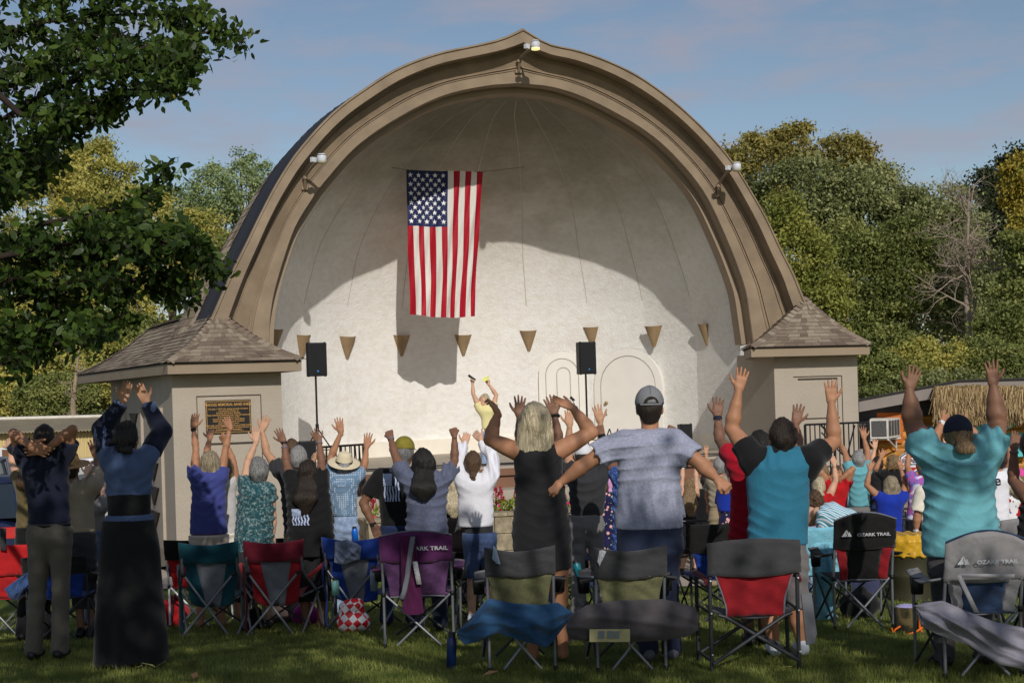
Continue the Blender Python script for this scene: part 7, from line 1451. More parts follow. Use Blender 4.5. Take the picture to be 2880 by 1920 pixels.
bench(pB(1955, 20.0), 20.0, .05, 'black slatted bench right of the grey tee, nearest of the row'); bench(pB(2010, 21.6), 21.6, .05, 'black slatted bench behind the tan-shirted man')
bench(pB(2470, 19.4), 19.4, .08, 'black slatted bench behind the royal blue top with red beads'); bench(pB(2500, 20.9), 20.9, .08, 'farther black slatted bench below the planter on the right'); bench(pB(2830, 19.8), 19.8, .08, 'black slatted bench near the right edge behind the romper')
bench(pB(1720, 21.0), 21.0, .02, 'black slatted bench glimpsed left of the grey tee', 1.5, 18)
d_ = FPX / 236; o = W(2590, 1545, d_); tz = o.z; e = empty('table', Vector((o.x, o.y, gz(o.y))), 'black perforated metal table with curved slatted edge and papers on top', 'table')
mb = MB(); mb.lathe(Vector((o.x, o.y, tz)), [(0, .0), (.58, .0), (.62, -.012), (.64, -.04), (.64, -.05), (.60, -.03), (0, -.02)], 40); mb.build('table_top', BM, e)
mb = MB()
for k in range(40): a = 6.283 * k / 40; c_, s_ = math.cos(a), math.sin(a); mb.tube([Vector((o.x + c_ * .60, o.y + s_ * .60, tz + .004)), Vector((o.x + c_ * .655, o.y + s_ * .655, tz - .03)), Vector((o.x + c_ * .64, o.y + s_ * .64, tz - .12))], .014, 5)
mb.tube([Vector((o.x + math.cos(6.283 * k / 24) * .64, o.y + math.sin(6.283 * k / 24) * .64, tz - .125)) for k in range(25)], .014, 5); mb.build('table_rim', BM, e)
mb = MB(); mb.tube([Vector((o.x, o.y + .1, tz - .02)), Vector((o.x, o.y + .1, gz(o.y)))], .05, 10); mb.lathe(Vector((o.x, o.y + .1, gz(o.y))), [(0, 0), (.3, 0), (.3, .02), (0, .03)], 16); mb.build('pedestal', BM, e)
mb = MB(); q = Vector((o.x + .12, o.y - .1, tz + .006)); mb.box(q, (.30, .21, .004), Matrix.Rotation(.3, 3, 'Z')); thing(mb, 'papers', mat('paper_white', srgb(226, 226, 232), .8), 'white papers lying on the black round table', 'papers')
# stuff under chairs
for (px, py, sc, r, lab, m_) in ((720, 1780, 280, .10, 'black backpack on the grass behind the red chair', BLACK), (2420, 1770, 300, .13, 'black shiny bag on the grass behind the black logo chair', BLACK), (800, 1745, 262, .13, 'taupe bag standing behind the red chair', F_BRN), (1380, 1560, 200, .12, 'dark purple bag on the grass left of the black dress', F_PUR), (480, 1690, 262, .14, 'bright red cooler bag behind the teal chair', F_BRT), (1560, 1790, 350, .12, 'dark bag in the grass beneath the blue carry bag', BLACK2), (858, 1690, 270, .10, 'magenta bag between teal and red chairs', fab('magenta', srgb(150, 30, 120)))):
    d_ = FPX / sc; p = W(px, py, d_); p.z = gz(d_); blob('bag', lab, 'bag', m_, [(p + Vector((-r * .5, 0, r * .9)), p + Vector((r * .5, .02, r * .9)), r, r * .95, .03), (p + Vector((0, 0, r * 1.5)), p + Vector((.02, 0, r * 1.9)), r * .7, r * .4, .05)], .014, lambda X, Y, Z: .012 * n3(X, Y, Z, 26, 3), cuts=[(p, (0, 0, -1))])
# ================= TREES AND FAR BUILDINGS =================
def leafmat(name, stops, tr=.24, rough=.6):
    m = bpy.data.materials.new(name); m.use_nodes = True; t = m.node_tree; b = t.nodes['Principled BSDF']; b.inputs['Roughness'].default_value = rough; b.inputs['Specular IOR Level'].default_value = .25
    a = t.nodes.new('ShaderNodeAttribute'); a.attribute_name = 'tone'; r = t.nodes.new('ShaderNodeValToRGB'); e = r.color_ramp.elements
    e[0].position = 0; e[0].color = (*stops[0], 1); e[1].position = 1; e[1].color = (*stops[-1], 1)
    for i, c in enumerate(stops[1:-1]): k = e.new((i + 1) / (len(stops) - 1)); k.color = (*c, 1)
    t.links.new(a.outputs['Fac'], r.inputs['Fac']); t.links.new(r.outputs['Color'], b.inputs['Base Color'])
    tb = t.nodes.new('ShaderNodeBsdfTranslucent'); ms = t.nodes.new('ShaderNodeMixShader'); ms.inputs['Fac'].default_value = tr; t.links.new(r.outputs['Color'], tb.inputs['Color'])
    t.links.new(b.outputs['BSDF'], ms.inputs[1]); t.links.new(tb.outputs['BSDF'], ms.inputs[2]); t.links.new(ms.outputs['Shader'], t.nodes['Material Output'].inputs['Surface'])
    return m
def leaf_mesh(name, P_, size, m, parent, seed, label=None, aspect=.55, droop=0.0, tones=None, shape=4):
    """P_: (n,3) leaf positions"""
    rs = np.random.RandomState(seed); n = len(P_); D = rs.normal(size=(n, 3)); D[:, 2] -= droop; D /= np.linalg.norm(D, axis=1)[:, None]
    U = np.cross(D, rs.normal(size=(n, 3))); U /= np.linalg.norm(U, axis=1)[:, None]; S = size * rs.uniform(.6, 1.3, n)[:, None]
    if shape == 4: V = np.stack([P_, P_ + D * S * .45 + U * S * aspect / 2, P_ + D * S, P_ + D * S * .45 - U * S * aspect / 2], 1)
    else:
        Nn = np.cross(D, U); V = np.stack([P_, P_ + D * S * .25 + U * S * aspect * .42, P_ + D * S * .6 + U * S * aspect * .46 - Nn * S * .03, P_ + D * S * 1.02 - Nn * S * .10, P_ + D * S * .6 - U * S * aspect * .46 - Nn * S * .03, P_ + D * S * .25 - U * S * aspect * .42], 1)
    k = V.shape[1]; V = V.reshape(-1, 3) - (np.array(parent.location) if parent is not None else 0)
    me = bpy.data.meshes.new(name); me.vertices.add(n * k); me.vertices.foreach_set('co', V.astype(np.float32).ravel()); me.loops.add(n * k); me.loops.foreach_set('vertex_index', np.arange(n * k, dtype=np.int32)); me.polygons.add(n); me.polygons.foreach_set('loop_start', (np.arange(n) * k).astype(np.int32)); me.update(calc_edges=True)
    if shape != 4: me.polygons.foreach_set('use_smooth', np.zeros(n, bool))
    at = me.attributes.new('tone', 'FLOAT', 'FACE'); at.data.foreach_set('value', (rs.uniform(0, 1, n) if tones is None else np.clip(tones + rs.normal(0, .16, n), 0, 1)).astype(np.float32))
    me.materials.append(m); o = bpy.data.objects.new(name, me); C.objects.link(o); o.parent = parent; return o
BARK = mat('bark', srgb(98, 82, 66), .95, .3, 10, .8, 18, stretch=(1, 1, .3)); BARKP = mat('bark_pale', srgb(150, 134, 112), .95, .25, 10, .8, 16, stretch=(1, 1, .3)); BARKD = mat('bark_dark', srgb(48, 38, 32), .95, .3, 10, .8, 18)
def tree(label, blobs, m, n, leaf, seed, trunk=None, name='tree', clump=.55, grp='trees behind the bandshell', nclump=26, bark=BARK, droop=.2, fill=.0, base=None):
    """blobs: (px, py, rx_px, ry_px, depth)"""
    rs = np.random.RandomState(seed); b0 = blobs[0]; bx = W(trunk[0] if trunk else b0[0], 1200, b0[4]); e = empty(name, Vector((bx.x, b0[4], 0)), label, 'tree', grp)
    pts, tn = [], []; tot = sum(b[2] * b[3] for b in blobs); cl_all = []
    for (px, py, rx, ry, d) in blobs:
        c = np.array(W(px, py, d)); r = np.array([rx / FPX * d, min(rx, ry) / FPX * d * .8, ry / FPX * d]); k = max(9, int(nclump * 2.8 * rx * ry / tot)); nn = int(1.1 * n * rx * ry / tot / k)
        q = rs.normal(size=(k, 3)); q /= np.linalg.norm(q, axis=1)[:, None]; q *= (rs.uniform(.35, 1.0, (k, 1))) ** .45; q[:, 1] = np.where(q[:, 1] > .3, -q[:, 1], q[:, 1]); cc = c + q * r
        for c1 in cc:
            cl_all.append(c1); sz = clump * (r.min() ** .5) * rs.uniform(.6, 1.25); p = rs.normal(size=(nn, 3)) * .37 * sz * np.array([1.2, .9, .72]) * rs.uniform(.7, 1.35, 3); p[:, 2] -= .12 * sz * rs.uniform(0, 1, nn); pts.append(c1 + p + rs.normal(0, .08 * sz, (nn, 3))); tn.append(np.full(nn, rs.uniform(.15, .85)))
        nu = int(.08 * n * rx * ry / tot); q = rs.normal(size=(nu, 3)); q /= np.linalg.norm(q, axis=1)[:, None]; q[:, 1] = -np.abs(q[:, 1]); pts.append(c + q * r * rs.uniform(.55, 1.0, (nu, 1)) + rs.normal(0, .15, (nu, 3))); tn.append(np.full(nu, .45))
    leaf_mesh('crown', np.concatenate(pts), leaf, m, e, seed, droop=droop, tones=np.concatenate(tn))
    mb = MB(); base_ = Vector((bx.x, b0[4], 0)); top = Vector(W(b0[0], b0[1], b0[4])); H_ = (top - base_).length; rr = .018 * H_ + .06
    mid = base_.lerp(top, .45) + Vector((rs.normal(0, .2), .2, 0)); mb.tube([base_, base_.lerp(mid, .5) + Vector((.05, 0, 0)), mid, top], [rr, rr * .8, rr * .6, rr * .15], 8)
    for c1 in cl_all[::3]:
        s_ = mid.lerp(top, rs.uniform(0, .6)) if c1[2] > mid.z else base_.lerp(mid, .7); g_ = Vector(c1); mb.tube([s_, s_.lerp(g_, .5) + Vector((0, 0, .2)), g_], [rr * .3, rr * .16, rr * .05], 5)
    mb.build('trunk', bark, e); return e
g1, g2, g3 = (.022, .040, .010), (.055, .085, .022), (.12, .15, .045)
LM = dict(green=leafmat('leaves_green', [(0.085, 0.110, 0.029), (0.189, 0.221, 0.057), (0.360, 0.365, 0.116)]), grey=leafmat('leaves_grey_green', [(0.103, 0.124, 0.042), (0.221, 0.248, 0.093), (0.379, 0.394, 0.171)]), lime=leafmat('leaves_lime', [(0.137, 0.162, 0.033), (0.273, 0.293, 0.060), (0.422, 0.402, 0.101)]),
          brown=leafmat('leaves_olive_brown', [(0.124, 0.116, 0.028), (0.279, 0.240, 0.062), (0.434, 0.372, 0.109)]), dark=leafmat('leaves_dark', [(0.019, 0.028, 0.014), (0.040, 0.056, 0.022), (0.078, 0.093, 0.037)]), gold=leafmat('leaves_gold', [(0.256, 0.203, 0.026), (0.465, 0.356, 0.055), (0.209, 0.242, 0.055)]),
          yel=leafmat('leaves_yellow_green', [(0.186, 0.202, 0.043), (0.403, 0.388, 0.093), (0.589, 0.512, 0.139)]), pale=leafmat('leaves_pale_green', [(0.139, 0.202, 0.078), (0.279, 0.357, 0.155), (0.403, 0.465, 0.217)]), near=leafmat('leaves_near', [(0.022, 0.043, 0.009), (0.045, 0.081, 0.017), (0.085, 0.143, 0.026), (0.120, 0.180, 0.031)], tr=.45, rough=.42))
tree('olive-brown crowned tree topping the wood right of the arch', [(2150, 470, 120, 100, 60), (2230, 400, 60, 60, 60)], LM['brown'], 15000, .16, 1)
tree('flat-topped dark olive tree standing above the wood on the right', [(2375, 440, 90, 66, 62), (2420, 500, 70, 60, 62)], LM['brown'], 9000, .16, 2)
tree('large grey-green tree in the middle of the wood on the right', [(2290, 570, 180, 140, 53), (2420, 620, 170, 150, 53), (2500, 520, 60, 60, 53), (2560, 620, 110, 110, 54)], LM['grey'], 44000, .15, 3, nclump=44)
tree('bright lime tree against the right flank of the bandshell', [(2220, 720, 100, 110, 47), (2290, 850, 90, 110, 47), (2200, 600, 60, 60, 47)], LM['lime'], 22000, .13, 4, nclump=32)
tree('broad mid-green tree behind the right tower', [(2420, 800, 150, 170, 49), (2540, 760, 100, 160, 49), (2440, 980, 170, 90, 48)], LM['green'], 52000, .14, 5, nclump=50)
tree('thin grey-leaved tree left of the dead one', [(2620, 650, 120, 150, 52), (2600, 860, 130, 150, 51), (2700, 780, 110, 200, 54)], LM['grey'], 38000, .14, 6, nclump=30)
tree('deep shadowed dark-leaved tree behind the bare one', [(2790, 640, 110, 170, 58), (2850, 480, 60, 90, 58), (2760, 850, 140, 180, 57)], LM['dark'], 42000, .16, 7, nclump=40)
tree('golden yellow tree at the right edge', [(2890, 520, 75, 90, 45), (2895, 640, 55, 70, 45)], LM['gold'], 12000, .13, 8, nclump=18)
tree('mid-green tree low at the right edge under the golden one', [(2880, 800, 70, 110, 44), (2840, 960, 110, 100, 43), (2880, 700, 60, 60, 44)], LM['green'], 22000, .13, 9, nclump=26)
for i, (px, py, rx, ry, d, k, lab) in enumerate([(2480, 1080, 120, 70, 40, 'green', 'green bush above the hut roof beside the right tower'), (2620, 1040, 120, 80, 41, 'yel', 'yellowish bush beneath the bare tree'), (2750, 1030, 110, 75, 41, 'green', 'dark green bush above the thatched roof'), (2880, 1060, 90, 80, 40, 'green', 'green bush at the right edge above the thatch'), (2700, 1110, 220, 60, 39, 'grey', 'low grey-green scrub behind the hut roof'), (2450, 1180, 90, 80, 38, 'green', 'low bush in the gap between tower and hut')]):
    tree(lab, [(px, py, rx * 1.15, ry * 1.1, d)], LM[k], 16000, .10, 20 + i, name='bush', nclump=26, clump=.45, grp='bushes behind the hut and tower')
for i, (px, py, rx, ry, d, k, n, lab) in enumerate([(250, 500, 110, 90, 62, 'yel', 9000, 'yellow-green tree top showing under the near branches'), (120, 620, 150, 150, 58, 'yel', 14000, 'yellowing tree at far left behind the near branches'), (380, 660, 130, 130, 60, 'yel', 11000, 'loose yellow-green tree between the near branches and the shell'), (600, 560, 60, 90, 64, 'pale', 5000, 'feathery pale green tree left of the arch'), (700, 540, 70, 110, 66, 'pale', 6500, 'pale green tree touching the left flank of the arch'), (560, 700, 80, 100, 60, 'yel', 6500, 'sparse yellow-green tree above the left tower roof'), (500, 590, 50, 90, 66, 'pale', 3500, 'slender pale tree with sky gaps left of the arch'), (300, 850, 160, 120, 56, 'yel', 14000, 'olive tree mass behind the left tower roof'), (40, 830, 140, 140, 54, 'yel', 12000, 'golden olive tree at the left edge'), (640, 780, 60, 100, 58, 'green', 6000, 'dark green tree directly behind the left tower ridge')]):
    tree(lab, [(px, py, rx * 1.18, ry * 1.12, d)], LM[k], int(n * (1.1 if k == 'pale' else 1.8)), .15, 40 + i, grp='trees beyond the left tower', nclump=24, clump=.42, bark=BARKP)
for i, (px, py, rx, ry, d, k, lab) in enumerate([(60, 1080, 130, 110, 50, 'yel', 'yellow-olive shrubs above the metal shed at the left edge'), (280, 1060, 120, 110, 50, 'yel', 'pale olive shrubs behind the leaning trunk'), (160, 1120, 90, 60, 48, 'green', 'dark green shrub at the foot of the leaning trunk'), (20, 960, 120, 70, 51, 'yel', 'golden shrub under the lowest near branch'), (330, 960, 90, 80, 51, 'green', 'green shrub beside the eave of the left tower')]):
    tree(lab, [(px, py, rx * 1.3, ry * 1.2, d)], LM[k], 20000, .13, 60 + i, name='bush', nclump=30, clump=.42, grp='shrubs behind the metal shed')
# bare trees
def bare(label, px, d, y0, y1, seed, bark, spread=1.0, nb=26, lean=0):
    rs = random.Random(seed); b = W(px, y0, d); t = W(px + lean, y1, d); e = empty('bare_tree', Vector((b.x, d, 0)), label, 'tree'); mb = MB(); H_ = t.z - b.z; b2 = Vector((b.x, d, 0)); tr = [b2, b2.lerp(t, .3) + Vector((.1, 0, 0)), b2.lerp(t, .6) + Vector((-.1, 0, 0)), t]; mb.tube(tr, [.24, .17, .08, .015], 8); mb.build('trunk', bark, e); mb = MB()
    def br(p, dv, L_, r, dep):
        n = 5; pts = [p]; q = p.copy(); v = dv.copy()
        for i in range(n): v = (v + Vector((rs.gauss(0, .22), rs.gauss(0, .18), rs.gauss(.03, .16)))).normalized(); q = q + v * L_ / n; pts.append(q.copy())
        mb.tube(pts, [r * (1 - .8 * i / n) for i in range(n + 1)], 5 if dep else 6, cap=False)
        if dep < 3:
            for i in range(3 if dep else 4): k = rs.randint(1, n); w = (v * .6 + Vector((rs.gauss(0, .7), rs.gauss(0, .5), rs.gauss(.1, .6)))).normalized(); br(pts[k], w, L_ * rs.uniform(.4, .7), r * .5, dep + 1)
    for i in range(nb):
        k = rs.uniform(.18, .97); p = b2.lerp(t, k); a = rs.uniform(0, 6.28); up = .2 + .9 * k if rs.random() > .35 else -.35; br(p, Vector((math.cos(a) * spread, math.sin(a) * .6, up)).normalized(), H_ * rs.uniform(.14, .30), .06 * (1.15 - k) + .015, 0)
    mb.build('branches', bark, e)
bare('tall bare grey tree with drooping twigs in front of the wood on the right', 2716, 46, 1010, 520, 5, mat('bark_silver', srgb(150, 136, 120), .95, .2, 10, .6, 20), 1.0, 40, 10)
bare('leaning mottled dead trunk behind the metal shed roof', 190, 44, 1178, 960, 9, BARKP, .8, 8, 35)
# metal shed, dark roof behind, thatched hut
def pxbox(d, x0, x1, y0, y1): return W(x0, y0, d), W(x1, y1, d)
e = empty('metal_shed', W(120, 1400, 40), 'long cream ribbed metal shed with tan corrugated roof at far left', 'shed'); e.location.z = 0
CRM = mat('cream_cladding', srgb(206, 186, 134), .6, .05, 1); CRR = mat('tan_roof_sheet', srgb(150, 140, 118), .6, .12, 2)
mb = MB(); dS = 40.0; n = 130; x0, x1 = W(-220, 1300, dS).x, W(400, 1300, dS).x; ze = W(150, 1213, dS).z; row0, row1 = [], []
for i in range(n * 2): x = x0 + (x1 - x0) * i / (n * 2 - 1); y = dS + (.035 if i % 4 < 2 else 0); row0.append(Vector((x, y, 0))); row1.append(Vector((x, y, ze)))
mb.grid([row0, row1], 0, False); mb.build('wall', CRM, e)
mb = MB(); zr = W(150, 1180, dS + 3.5).z; r0, r1 = [], []
for i in range(n * 2): x = x0 + (x1 - x0) * i / (n * 2 - 1); b_ = .035 if i % 4 < 2 else 0; r0.append(Vector((x + .9, dS - .35, ze + .0 + b_))); r1.append(Vector((x + .2, dS + 3.6, zr + b_)))
mb.grid([r0, r1], 0, False); mb.build('roof', CRR, e, solid=.03)
mb = MB(); mb.tube([r1[0] + FZ * .05, r1[-1] + FZ * .05], .06, 6); mb.build('ridge_flashing', mat('ridge_white', srgb(214, 208, 196), .6), e)
a_, b_ = pxbox(dS - .06, 4, 36, 1230, 1300); mb = MB(); mb.box(((a_.x + b_.x) / 2, dS - .05, ze * .40), (b_.x - a_.x + .1, .06, ze * .78), None); mb.build('door_frame', ALW, e); mb = MB(); mb.box(((a_.x + b_.x) / 2, dS - .09, ze * .39), (b_.x - a_.x - .04, .04, ze * .75), None); mb.build('door', mat('brown_door', srgb(120, 86, 62), .7), e)
e = empty('far_building', W(210, 1300, 48), 'low building with dark blue-grey roof behind the metal shed', 'building'); e.location.z = 0
mb = MB(); q = [W(92, 1178, 47), W(118, 1160, 49), W(420, 1152, 49), W(430, 1178, 47)]; mb.prism([p for p in q], (0, .3, -.05)); mb.build('roof', mat('blue_grey_roof', srgb(78, 88, 108), .7, .2, 2), e); mb = MB(); mb.box((W(260, 1180, 48).x, 48.5, 1.0), (4.0, 2.0, 2.0)); mb.build('wall', M_STUC, e)
# thatched hut
dH = 28.5; e = empty('thatched_hut', Vector((W(2660, 1300, dH).x, dH, 0)), 'log-walled drinks hut with grey eave and shaggy thatch awning at the right', 'hut')
LOG = mat('log_orange', srgb(196, 128, 50), .55, .35, 2.2, .3, 20, stretch=(.6, 1, 5), col2=srgb(226, 168, 84)); mb = MB(); x0, x1 = W(2440, 1300, dH).x, W(2990, 1300, dH).x; z = 0.0
while z < W(2700, 1120, dH).z: mb.tube([Vector((x0, dH + .05, z + .09)), Vector((x0 + (x1 - x0) * .37, dH + .05, z + .09)), Vector((x1, dH + .05, z + .09))], .10, 10); z += .175
mb.build('log_wall', LOG, e)
mb = MB(); GRE = mat('grey_fascia', srgb(136, 128, 122), .7, .06, 3); top = [(2416, 1124), (2700, 1070), (2990, 1062)]; bot = [(2990, 1100), (2700, 1106), (2628, 1120), (2416, 1158)]
mb.prism([W(x, y, dH - .55) for x, y in top] + [W(x, y, dH - .55) for x, y in bot], (0, .12, 0)); mb.build('fascia', GRE, e)
mb = MB(); mb.prism([W(x, y - 3, dH - .6) for x, y in top] + [W(x, y + 2, dH - .6) for x, y in top[::-1]], (0, 5.5, -.75)); mb.build('roof', M_DARK, e)
mb = MB(); mb.prism([W(2418, 1140, dH - .1), W(2700, 1095, dH - .1), W(2700, 1150, dH - .1), W(2418, 1200, dH - .1)], (0, .1, 0)); mb.prism([W(2418, 1195, dH - .05), W(2450, 1195, dH - .05), W(2450, 1420, dH - .05), W(2418, 1420, dH - .05)], (0, .1, 0)); mb.build('gable_board', mat('dark_siding', srgb(74, 72, 76), .8), e)
mb = MB(); mb.prism([W(x, y, dH - .12) for x, y in ((2466, 1160), (2540, 1160), (2540, 1245), (2466, 1245))], (0, .1, 0)); mb.build('window_frame', mat('orange_trim', srgb(196, 104, 30), .6), e)
rs = random.Random(4); mb = MB(); x = 2626.0
THM = leafmat('thatch', [srgb(92, 74, 50), srgb(148, 124, 86), srgb(186, 164, 122)], tr=.1, rough=.9)
PT, DT = [], []; V = []; F = []; T = []
for i in range(5200):
    px = rs.uniform(2628, 2990); lay = rs.random(); y0 = 1082 + (2700 - px) * .04 * (px < 2760) + lay * 62; L_ = rs.uniform(34, 66); d1 = dH - .72 - .35 * lay + rs.uniform(-.05, .05)
    a = W(px, y0, d1 + .12); b = W(px + rs.gauss(0, 7), min(y0 + L_, 1196 + rs.gauss(0, 9)), d1 - .12 + rs.uniform(-.05, .05)); w = Vector((rs.uniform(.008, .018), rs.uniform(-.01, .01), 0)); k = len(V); V += [tuple(a - w), tuple(a + w), tuple(b + w * .5), tuple(b - w * .5)]; F.append((k, k + 1, k + 2, k + 3)); T.append(rs.random())
me = bpy.data.meshes.new('thatch'); me.from_pydata(V, [], F); me.materials.append(THM); at = me.attributes.new('tone', 'FLOAT', 'FACE'); at.data.foreach_set('value', T); o = bpy.data.objects.new('thatch', me); C.objects.link(o); o.parent = e; o.matrix_parent_inverse = Matrix.Translation(-e.location); o['kind'] = 'stuff'
mb = MB(); mb.prism([W(2630, 1090, dH - .45), W(2990, 1080, dH - .45), W(2990, 1165, dH - .85), W(2650, 1165, dH - .85)], (0, .1, 0)); mb.build('thatch_core', mat('thatch_core', srgb(96, 74, 44), .95), e)
# air conditioner
ea = empty('air_conditioner', W(2490, 1232, dH - .6), 'white window air conditioner on a metal bracket under the hut eave', 'air conditioner'); a_, b_ = W(2446, 1178, dH - .9), W(2494, 1232, dH - .9); w = b_.x - a_.x; hh = a_.z - b_.z; c_ = (a_ + b_) / 2
mb = MB(); A1 = [Vector((a_.x, dH - .9, b_.z)), Vector((b_.x, dH - 1.0, b_.z)), Vector((W(2532, 1230, dH - .3).x, dH - .3, b_.z)), Vector((a_.x + .25, dH - .15, b_.z))]; mb.prism(A1, (0, 0, hh)); mb.build('case', mat('ac_white', srgb(216, 212, 204), .5), ea)
mb = MB(); q0, q1 = A1[0], A1[1]; u = (q1 - q0); nn = Vector((0, -.012, 0)); mb.add([q0 + u * .08 + FZ * hh * .1 + nn, q1 - u * .08 + FZ * hh * .1 + nn, q1 - u * .08 + FZ * hh * .9 + nn, q0 + u * .08 + FZ * hh * .9 + nn], [(0, 1, 2, 3)]); mb.build('coil_grille', mat('ac_coil', srgb(92, 92, 92), .6, .3, 60, .6, 200), ea)
mb = MB(); q0, q1 = A1[1], A1[2]; u = (q1 - q0); nn = Vector((.012, -.008, 0))
for k in range(4): mb.add([q0 + u * (.06 + .23 * k) + FZ * hh * .12 + nn, q0 + u * (.22 + .23 * k) + FZ * hh * .12 + nn, q0 + u * (.22 + .23 * k) + FZ * hh * .9 + nn, q0 + u * (.06 + .23 * k) + FZ * hh * .9 + nn], [(0, 1, 2, 3)])
mb.build('side_louvre', MATS['ac_coil'], ea); mb = MB(); mb.tube([A1[1] - FZ * .02, W(2522, 1262, dH - .1)], .02, 6); mb.tube([W(2520, 1232, dH - .3), W(2521, 1264, dH - .15)], .02, 6); mb.tube([A1[0] - FZ * .03, A1[2] - FZ * .03], .02, 6); mb.build('bracket', ALW, ea)
# signs
BLU = mat('sign_blue', srgb(26, 52, 120), .4); SWH = mat('sign_white', srgb(230, 230, 230), .4); SRD = mat('sign_red', srgb(186, 44, 40), .4); AQB = mat('board_aqua', srgb(90, 196, 196), .6, .1, 4)
RS = Matrix(((1, 0, 0), (0, 0, -1), (0, 1, 0)))
def disc(c, r, n=28, dy=0): return [Vector((c.x + r * math.cos(6.283 * k / n), c.y + dy, c.z + r * math.sin(6.283 * k / n))) for k in range(n)]
c = W(2619, 1222, dH - .25); e = empty('round_sign', c, 'round navy sign with white rings on the log wall, half hidden by raised arms', 'sign')
mb = MB(); mb.prism(disc(c, .20), (0, .02, 0)); mb.build('disc', BLU, e); mb = MB()
for r_ in (.185, .12): mb.grid([disc(c, r_, 28, -.006), disc(c, r_ - .014, 28, -.006)], 0, False, True)
for k in range(6): a = k * 1.047; mb.tube([c + Vector((.03 * math.cos(a), -.006, .03 * math.sin(a))), c + Vector((.11 * math.cos(a + .5), -.006, .11 * math.sin(a + .5)))], .007, 4)
mb.build('ring', SWH, e)
c = W(2655, 1285, dH - .25); e = empty('blue_sign', c, 'blue and white striped sign below the round navy sign', 'sign'); mb = MB(); mb.box(c, (.34, .02, .30)); mb.build('board', BLU, e); mb = MB()
for k in range(3): mb.box(c + Vector((0, -.014, -.03 - .045 * k)), (.34, .006, .02))
mb.build('stripe', SWH, e)
c = W(2562, 1300, dH - .3); e = empty('hexagon_sign', c, 'hexagonal white sign with red and blue lettering on the log wall', 'sign'); hx_ = lambda r_, dy: [Vector((c.x + r_ * math.sin(k * math.pi / 3), c.y + dy, c.z + r_ * math.cos(k * math.pi / 3))) for k in range(6)]
mb = MB(); mb.prism(hx_(.27, 0), (0, .02, 0)); mb.build('board', SWH, e); mb = MB(); mb.grid([hx_(.262, -.004), hx_(.235, -.004)], 0, False, True); mb.build('border', BLU, e)
mb = MB()
for sg in (-1, 1): mb.poly([c + Vector((-.17, -.006, sg * .10)), c + Vector((.17, -.006, sg * .10)), c + Vector((0, -.006, sg * .20))])
mb.build('chevron', SRD, e); textmesh('EWALD', .11, BLU, 'sign_lettering', e, c + Vector((.0, -.01, .0)), RS, sx=.95, bold=.003); textmesh('AUTOMOTIVE', .045, BLU, 'sign_lettering', e, c + Vector((.0, -.01, -.055)), RS, bold=.001)
c = W(2775, 1192, dH - .9); e = empty('surfboard_sign', c, 'aqua surfboard-shaped menu board with white panels under the thatch', 'sign'); mb = MB(); mb.prism([Vector((c.x + .62 * math.cos(6.283 * k / 28), c.y, c.z + .16 * math.sin(6.283 * k / 28))) for k in range(28)], (0, .03, 0)); mb.build('board', AQB, e); mb = MB()
for k in (-1, 0, 1): mb.box(c + Vector((k * .26, -.012, .02)), (.22, .006, .15))
mb.build('menu_panel', SWH, e); mb = MB()
for k in (-1, 0, 1):
    for j in range(4): mb.box(c + Vector((k * .26, -.018, .07 - .033 * j)), (.18, .004, .010))
mb.build('menu_text', SRD, e)
c = W(2862, 1250, dH - .3); e = empty('aqua_board', c, 'plain aqua board in a wooden frame at the right edge of the log wall', 'sign'); mb = MB(); mb.box(c, (.52, .02, .50)); mb.build('board', AQB, e); mb = MB(); mb.box(c + Vector((-.28, 0, 0)), (.05, .04, .56)); mb.box(c + Vector((0, 0, .275)), (.6, .04, .05)); mb.build('frame', LOG, e)
